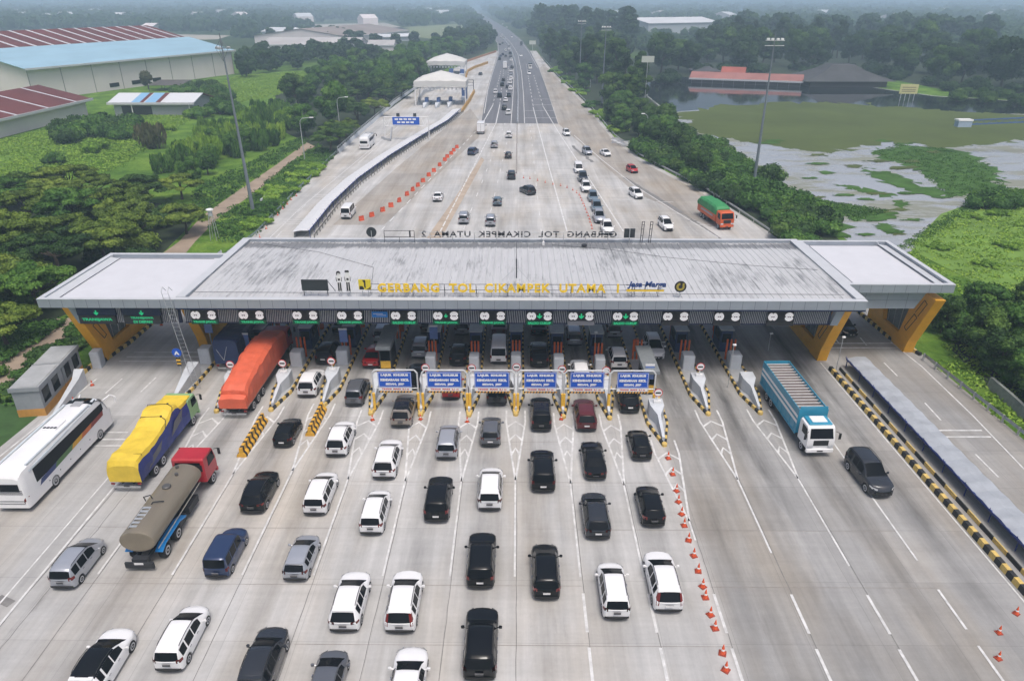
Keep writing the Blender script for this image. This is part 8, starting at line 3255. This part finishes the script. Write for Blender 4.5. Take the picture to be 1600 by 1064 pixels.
# big spreading trees at the left, before and beside the annex
for i, (px, py, s, lab) in enumerate([(292, 366, .85, 'spreading olive tree with a visible leaning trunk beside the dirt path, behind the left annex'),
                                      (190, 350, 1.15, None), (120, 365, 1.1, None), (50, 360, 1.1, None), (228, 318, .9, None), (150, 318, .9, None), (80, 325, .9, None), (10, 330, 1.0, None),
                                      (170, 415, 1.1, None), (95, 430, 1.1, None), (20, 420, 1.15, None), (215, 385, .9, None), (60, 490, 1.0, None), (-15, 480, 1.1, None), (-50, 380, 1.2, None), (285, 312, .75, None), (15, 545, .75, None)]):
    x, y = at(px, py)
    plant('umbrella', x, y, s * .82, (F_OLIVE, F_OLIVE, F_MID, F_OLIVE, F_DEEP)[i % 5], lab or 'spreading olive green tree with layered flat crown left of the annex', None if lab else 'spreading trees left of the annex', var=i % 4)
zone('umbrella', [(-20, 520), (60, 480), (200, 435), (260, 360), (200, 315), (60, 310), (-60, 330), (-80, 480)], 14, 5.5, .6, .85, [F_OLIVE, F_OLIVE, F_DEEP], 'smaller olive tree filling gaps among the spreading trees left of the annex', 'filler trees left of the annex')
zone('bush', [(-20, 540), (60, 500), (210, 450), (300, 365), (260, 330), (60, 350), (-60, 380)], 26, 3.5, 1.1, 1.7, [F_DEEP, F_OLIVE], 'dark bush beneath the spreading trees left of the annex', 'bushes under the spreading trees')
zone('low', [(60, 545), (130, 505), (160, 500), (40, 620), (0, 640), (-40, 600)], 16, 1.6, .6, 1.0, [F_MID, F_DEEP], 'low green shrub on the bank left of the grey prefabricated booths', 'shrubs by the prefabricated booths')
# dense belt between the dirt path and the exit road
zone('round', [(455, 210), (520, 238), (600, 172), (690, 108), (755, 82), (735, 76), (640, 92), (560, 108), (500, 130), (430, 170)], 70, 5.0, .9, 1.4, [F_DEEP, F_MID, F_MID], 'dense green tree in the belt left of the far left exit road', 'trees of the left belt')
zone('umbrella', [(470, 232), (520, 240), (600, 175), (640, 145), (560, 150)], 12, 8, .6, .85, [F_DEEP, F_OLIVE], 'broad dark tree with flat crown beside the parapet of the far left exit road', 'broad trees beside the left parapet')
zone('reed', [(262, 285), (330, 262), (430, 232), (470, 200), (430, 172), (370, 195), (300, 228), (240, 262)], 60, 3.0, .8, 1.4, [F_MID, F_BRIGHT, F_MID], 'tall reedy bush in the thicket between the meadow and the dirt path', 'reedy bushes of the left thicket')
zone('low', [(385, 350), (428, 302), (488, 250), (508, 249), (455, 303), (396, 362)], 26, 2.4, .7, 1.1, [F_MID, F_BRIGHT, F_MID], 'low bright shrub on the verge between the dirt path and the greenish guard rail', 'shrubs of the left verge')
zone('round', [(300, 290), (380, 255), (420, 235), (380, 225), (300, 250)], 8, 7, .5, .7, [F_MID], 'small green tree in the thicket left of the dirt path', 'small trees of the left thicket')
zone('bush', [(85, 232), (205, 215), (212, 200), (150, 195), (95, 205)], 14, 4.2, 1.7, 2.2, [F_DEEP, F_MID], 'dark round bush in front of the maroon roofed shed', 'bushes in front of the maroon shed')
zone('bush', [(300, 195), (370, 180), (375, 150), (320, 140), (265, 150), (300, 165)], 15, 5.5, 1.6, 2.4, [F_DEEP, F_MID], 'round bush right of the small white outbuilding', 'bushes by the white outbuilding')
x, y = at(240, 232)
plant('reed', x, y, 1.7, F_DRY, 'large brownish dry bush standing in the bright meadow below the white outbuilding', name='bush')
x, y = at(232, 140)
plant('round', x, y, .8, F_DRY, 'small bare brown tree in front of the big warehouse windows')
zone('bush', [(60, 300), (190, 225), (260, 205), (380, 150), (330, 150), (200, 205), (0, 290)], 9, 14, .9, 1.5, [F_MID, F_BRIGHT], 'lone green bush standing in the bright left meadow', 'bushes in the left meadow')
# right belt: tall trees, then bushes along the rail
zone('tall', [(850, 92), (905, 140), (940, 168), (985, 205), (1000, 150), (985, 118), (930, 80), (880, 62), (838, 66)], 40, 6.4, 1.0, 1.5, [F_FAR, F_DEEP, F_DEEP], 'tall dark tree in the belt right of the asphalt highway', 'tall trees of the right belt')
zone('round', [(905, 140), (985, 205), (1010, 165), (1000, 120), (940, 85), (870, 62), (850, 84)], 40, 5.2, .9, 1.5, [F_DEEP, F_MID], 'dense rounded tree filling the belt right of the asphalt highway', 'rounded trees of the right belt')
zone('round', [(950, 190), (1010, 238), (1095, 285), (1090, 262), (1015, 190), (975, 165)], 28, 4.8, .6, .95, [F_MID, F_DEEP], 'bushy green tree between the curved guard rail and the lake', 'trees between rail and lake')
zone('bush', [(1000, 240), (1100, 292), (1200, 352), (1215, 385), (1310, 390), (1285, 350), (1200, 285), (1100, 232), (1030, 205)], 62, 3.2, 1.1, 1.9, [F_MID, F_MID, F_DEEP, F_MID], 'rounded green bush in the belt between the right guard rail and the lake', 'bushes between rail and lake')
zone('low', [(860, 110), (940, 186), (1000, 244), (1010, 238), (950, 175), (875, 108)], 24, 3.0, .8, 1.3, [F_MID, F_BRIGHT], 'low shrub at the foot of the curved right guard rail', 'shrubs under the right guard rail')
# wood behind the lake
zone('round', [(1012, 138), (1075, 120), (1260, 112), (1400, 122), (1500, 140), (1700, 148), (1690, 105), (1400, 86), (1100, 92), (1010, 108)], 54, 9, 1.6, 2.4, [F_FAR, F_FAR, F_DEEP], 'broad dark tree in the wood behind the lake', 'trees of the wood behind the lake')
zone('bush', [(1015, 146), (1070, 122), (1250, 118), (1260, 116), (1420, 128), (1460, 146), (1700, 160), (1700, 150), (1480, 136), (1400, 116), (1260, 108), (1060, 112)], 34, 6, 1.6, 2.6, [F_FAR], 'dark bush filling the foot of the wood behind the lake', 'bushes at the foot of the lake wood')
zone('tall', [(1130, 100), (1330, 92), (1330, 80), (1140, 84)], 14, 12, 1.35, 1.75, [F_FAR], 'tall dark tree rising out of the wood behind the red pavilion', 'tall trees behind the pavilion')
zone('bush', [(1440, 162), (1640, 172), (1700, 160), (1500, 148)], 12, 6, 1.2, 2.0, [F_DEEP], 'dark bush on the far lake shore near the yellow billboard', 'bushes at the far shore')
# right foreground
for i, (px, py, s, st, lab) in enumerate([(1528, 500, .62, 'round', 'dark round tree beside the right annex roof, the highest in the bright right meadow'), (1490, 560, .62, 'round', None), (1535, 585, .62, 'round', None), (1585, 560, .7, 'round', None),
                                          (1500, 630, .5, 'round', None), (1560, 655, .5, 'round', None), (1610, 620, .62, 'round', None), (1470, 520, .5, 'round', None), (1600, 500, .6, 'round', None), (1640, 560, .8, 'round', None), (1555, 540, .6, 'round', None), (1650, 640, .6, 'round', None)]):
    x, y = at(px, py)
    plant(st, x, y, s, F_DEEP if i % 3 else F_MID, lab or 'dark green tree in the clump beside the right guard rail, right of the orange column', None if lab else 'trees beside the right guard rail', var=i % 4)
zone('bush', [(1472, 480), (1500, 470), (1540, 470), (1600, 480), (1640, 540), (1600, 690), (1560, 640), (1480, 575), (1462, 520)], 18, 2.4, .7, 1.1, [F_MID, F_MID, F_BRIGHT], 'green bush in the undergrowth beside the right guard rail', 'bushes beside the right guard rail')
zone('bush', [(1535, 320), (1590, 318), (1590, 328), (1540, 330)], 5, 2.5, 1.0, 1.5, [F_MID], 'grey green bush at the lake edge above the bright right meadow', 'bushes at the right lake edge')
zone('low', [(1390, 395), (1440, 370), (1500, 335), (1540, 330), (1620, 350), (1640, 450), (1530, 470), (1470, 450), (1420, 415)], 7, 3.0, .5, .8, [F_BRIGHT], 'low bright green clump in the right meadow', 'clumps of the right meadow')

# tall grass of the meadows (nobody could count it)


def tufts(name, polys, n, size, material, seed, h=.5):
    rs = np.random.default_rng(seed)
    pts = []
    for poly_px, share in polys:
        poly = [at(*p) for p in poly_px]
        xs_, ys_ = [p[0] for p in poly], [p[1] for p in poly]
        k = 0
        while k < n * share:
            p = (rs.uniform(min(xs_), max(xs_)), rs.uniform(min(ys_), max(ys_)))
            if inside(p, poly) and not near_path(p[0], p[1], 1.9):
                pts.append((p[0], p[1]))
                k += 1
    pts = np.array(pts)
    hn = .5 + .5 * np.sin(pts[:, 0] * .11 + 1.3 * np.sin(pts[:, 1] * .07)) * np.sin(pts[:, 1] * .09 + pts[:, 0] * .03)
    L = np.concatenate([pts, (h * (.1 + hn))[:, None], np.full((len(pts), 2), size), np.full((len(pts), 1), h * 1.0)], 1)
    P, T, Q, tt, tq = leaf_cloud(rs, L, len(pts) * 11, size * .5, up=.9, core=0, tone_sd=.14)
    tq += np.repeat(0, len(tq)) + (rs.random(len(tq)) - .5) * .1
    o = bpy.data.objects.new(name, raw_mesh(name, P, T, Q, tt, tq, material))
    link(o)
    return tag(o, kind='stuff')


tufts('tall_grass', [([(-80, 320), (-120, 250), (60, 205), (250, 175), (370, 120), (470, 112), (505, 122), (430, 150), (360, 165), (300, 185), (190, 262), (60, 300)], 1.0)], 7500, 1.0, F_BRIGHT, 5, .30)
tufts('tall_grass', [([(1400, 400), (1440, 370), (1490, 336), (1600, 318), (1720, 340), (1700, 500), (1560, 480), (1480, 450)], .6), ([(1500, 470), (1700, 500), (1700, 700), (1600, 680), (1470, 575)], .4)], 1500, .8, F_BRIGHT, 6, .16)
tufts('tall_grass', [([(300, 300), (470, 215), (520, 240), (400, 365), (350, 390)], .6), ([(0, 520), (130, 500), (60, 600), (0, 640)], .4)], 1600, 1.0, F_MID, 8, .35)

tufts('water_reeds', [([(1360, 240), (1405, 226), (1470, 232), (1545, 258), (1572, 294), (1480, 310), (1430, 262)], .5), ([(1270, 312), (1340, 322), (1388, 330), (1335, 346)], .2), ([(1390, 395), (1440, 362), (1500, 325), (1560, 290), (1600, 300), (1500, 340), (1440, 380)], .3)], 1500, .6, F_MID, 9, .15)

# trees too far off to tell apart: one mass


def tree_mass(name, zones, seed):
    rs = np.random.default_rng(seed)
    VV, TT, QQ, t1, t2 = [], [], [], [], []
    o = 0
    for style, poly, n, gap, s0, s1 in zones:
        for (x, y) in scatter(poly, n, gap):
            L = lobes_for(style, rs) * rs.uniform(s0, s1)
            L[:, 2] *= .92
            L[:, 0] += x
            L[:, 1] += y
            P, T, Q, tt, tq = leaf_cloud(rs, L, 650, 1.15 * s1, core=.84)
            tq += rs.normal(0, .08)
            for acc, v in ((VV, P), (TT, T + o), (QQ, Q + o), (t1, tt), (t2, tq)):
                acc.append(v)
            o += len(P)
    ob = bpy.data.objects.new(name, raw_mesh(name, *[np.concatenate(a) for a in (VV, TT, QQ, t1, t2)], F_FAR))
    return tag(link(ob), kind='stuff')


tree_mass('distant_trees', [('round', [(366, 128), (430, 115), (560, 100), (600, 95), (560, 84), (430, 92), (370, 100)], 40, 9, 1.0, 1.5),
                            ('round', [(410, 66), (455, 62), (520, 70), (600, 78), (640, 72), (720, 75), (740, 60), (705, 56), (690, 70), (600, 72), (540, 60), (430, 54)], 34, 14, 1.1, 1.6),
                            ('round', [(0, 78), (120, 74), (170, 70), (90, 70), (0, 74)], 14, 12, 1.0, 1.5),
                            ('round', [(700, 90), (752, 80), (770, 70), (752, 48), (735, 46), (745, 62), (690, 78)], 40, 9, 1.2, 1.9),
                            ('tall', [(838, 58), (880, 62), (930, 72), (985, 84), (985, 62), (900, 48), (840, 42)], 46, 10, 1.8, 2.6),
                            ('round', [(832, 66), (880, 66), (985, 100), (1010, 90), (985, 62), (900, 44), (830, 50)], 60, 9, 1.5, 2.4),
                            ('round', [(1110, 78), (1330, 72), (1500, 82), (1560, 74), (1480, 58), (1140, 58)], 60, 11, 2.2, 3.2)], 77)

# far woods up to the horizon: one mass


def far_wood(name, n, seed, clear, tests):
    rs = np.random.default_rng(seed)
    r2 = random.Random(seed)
    iv, if_ = ICO1
    VV, TT, QQ, t1, t2 = [], [], [], [], []
    o = 0
    got = 0
    while got < n:
        py = 7 + 75 * r2.random() ** 1.5
        px = r2.uniform(-60, 1660)
        if not tests(px, py) or any(inside((px, py), c) for c in clear):
            continue
        x, y = at(px, py)
        d = math.hypot(x, y)
        s = max(5.0, d * .0075) * r2.uniform(.7, 1.25)
        hgt = min(s * r2.uniform(.8, 1.25), 8 + s * .3)
        k = r2.choice((2, 3, 3, 4))
        L = [(x + r2.uniform(-.6, .6) * s, y + r2.uniform(-.6, .6) * s, hgt * r2.uniform(.5, .95), s * r2.uniform(.45, .8), s * r2.uniform(.45, .8), hgt * r2.uniform(.45, .75)) for _ in range(k)]
        P, T, Q, tt, tq = leaf_cloud(rs, L, 22 * k, s * .40, core=.86)
        VV.append(P)
        TT.append(T + o)
        QQ.append(Q + o)
        t1.append(tt)
        t2.append(tq)
        o += len(P)
        got += 1
    ob = bpy.data.objects.new(name, raw_mesh(name, np.concatenate(VV), np.concatenate(TT), np.concatenate(QQ), np.concatenate(t1), np.concatenate(t2), F_FAR))
    link(ob)
    return tag(ob, kind='stuff')


CLEAR_PX = [[(590, 46), (720, 38), (752, 66), (716, 82), (660, 66), (600, 56)], [(-100, 52), (130, 47), (365, 52), (370, 64), (-100, 80)], [(400, 50), (660, 46), (660, 84), (400, 84)],
            [(720, 12), (750, 12), (800, 40), (835, 70), (850, 95), (770, 95), (768, 60), (735, 30)], [(1000, 44), (1130, 44), (1130, 58), (1000, 58)], [(-100, 80), (380, 60), (380, 90), (-100, 160)], [(440, 37), (600, 33), (650, 47), (520, 54)],
            [(1536, 84), (1610, 84), (1610, 95), (1536, 95)]]
far_wood('distant_woods', 2600, 21, CLEAR_PX, lambda px, py: px < 770 and py < 62)
far_wood('distant_woods', 2600, 22, CLEAR_PX, lambda px, py: px > 765 and (py < 46 or (px > 985 and py < 82)))

# ================================================================ HAZE
HAZE_DENSITY = 0.00055
m = bpy.data.materials.new('haze')
m.use_nodes = True
t = m.node_tree
for q in list(t.nodes):
    if q.type != 'OUTPUT_MATERIAL':
        t.nodes.remove(q)
pv = N(t, 'ShaderNodeVolumePrincipled')
pv.inputs['Color'].default_value = (0.62, 0.82, 1.0, 1)
pv.inputs['Density'].default_value = HAZE_DENSITY
pv.inputs['Anisotropy'].default_value = 0.0
t.links.new(pv.outputs[0], t.nodes['Material Output'].inputs['Volume'])
mb = MB()
mb.box(-9500, 9500, -200, 9500, -1.0, 42.0)
hz = mb.build('haze', m)
tag(hz, kind='stuff')
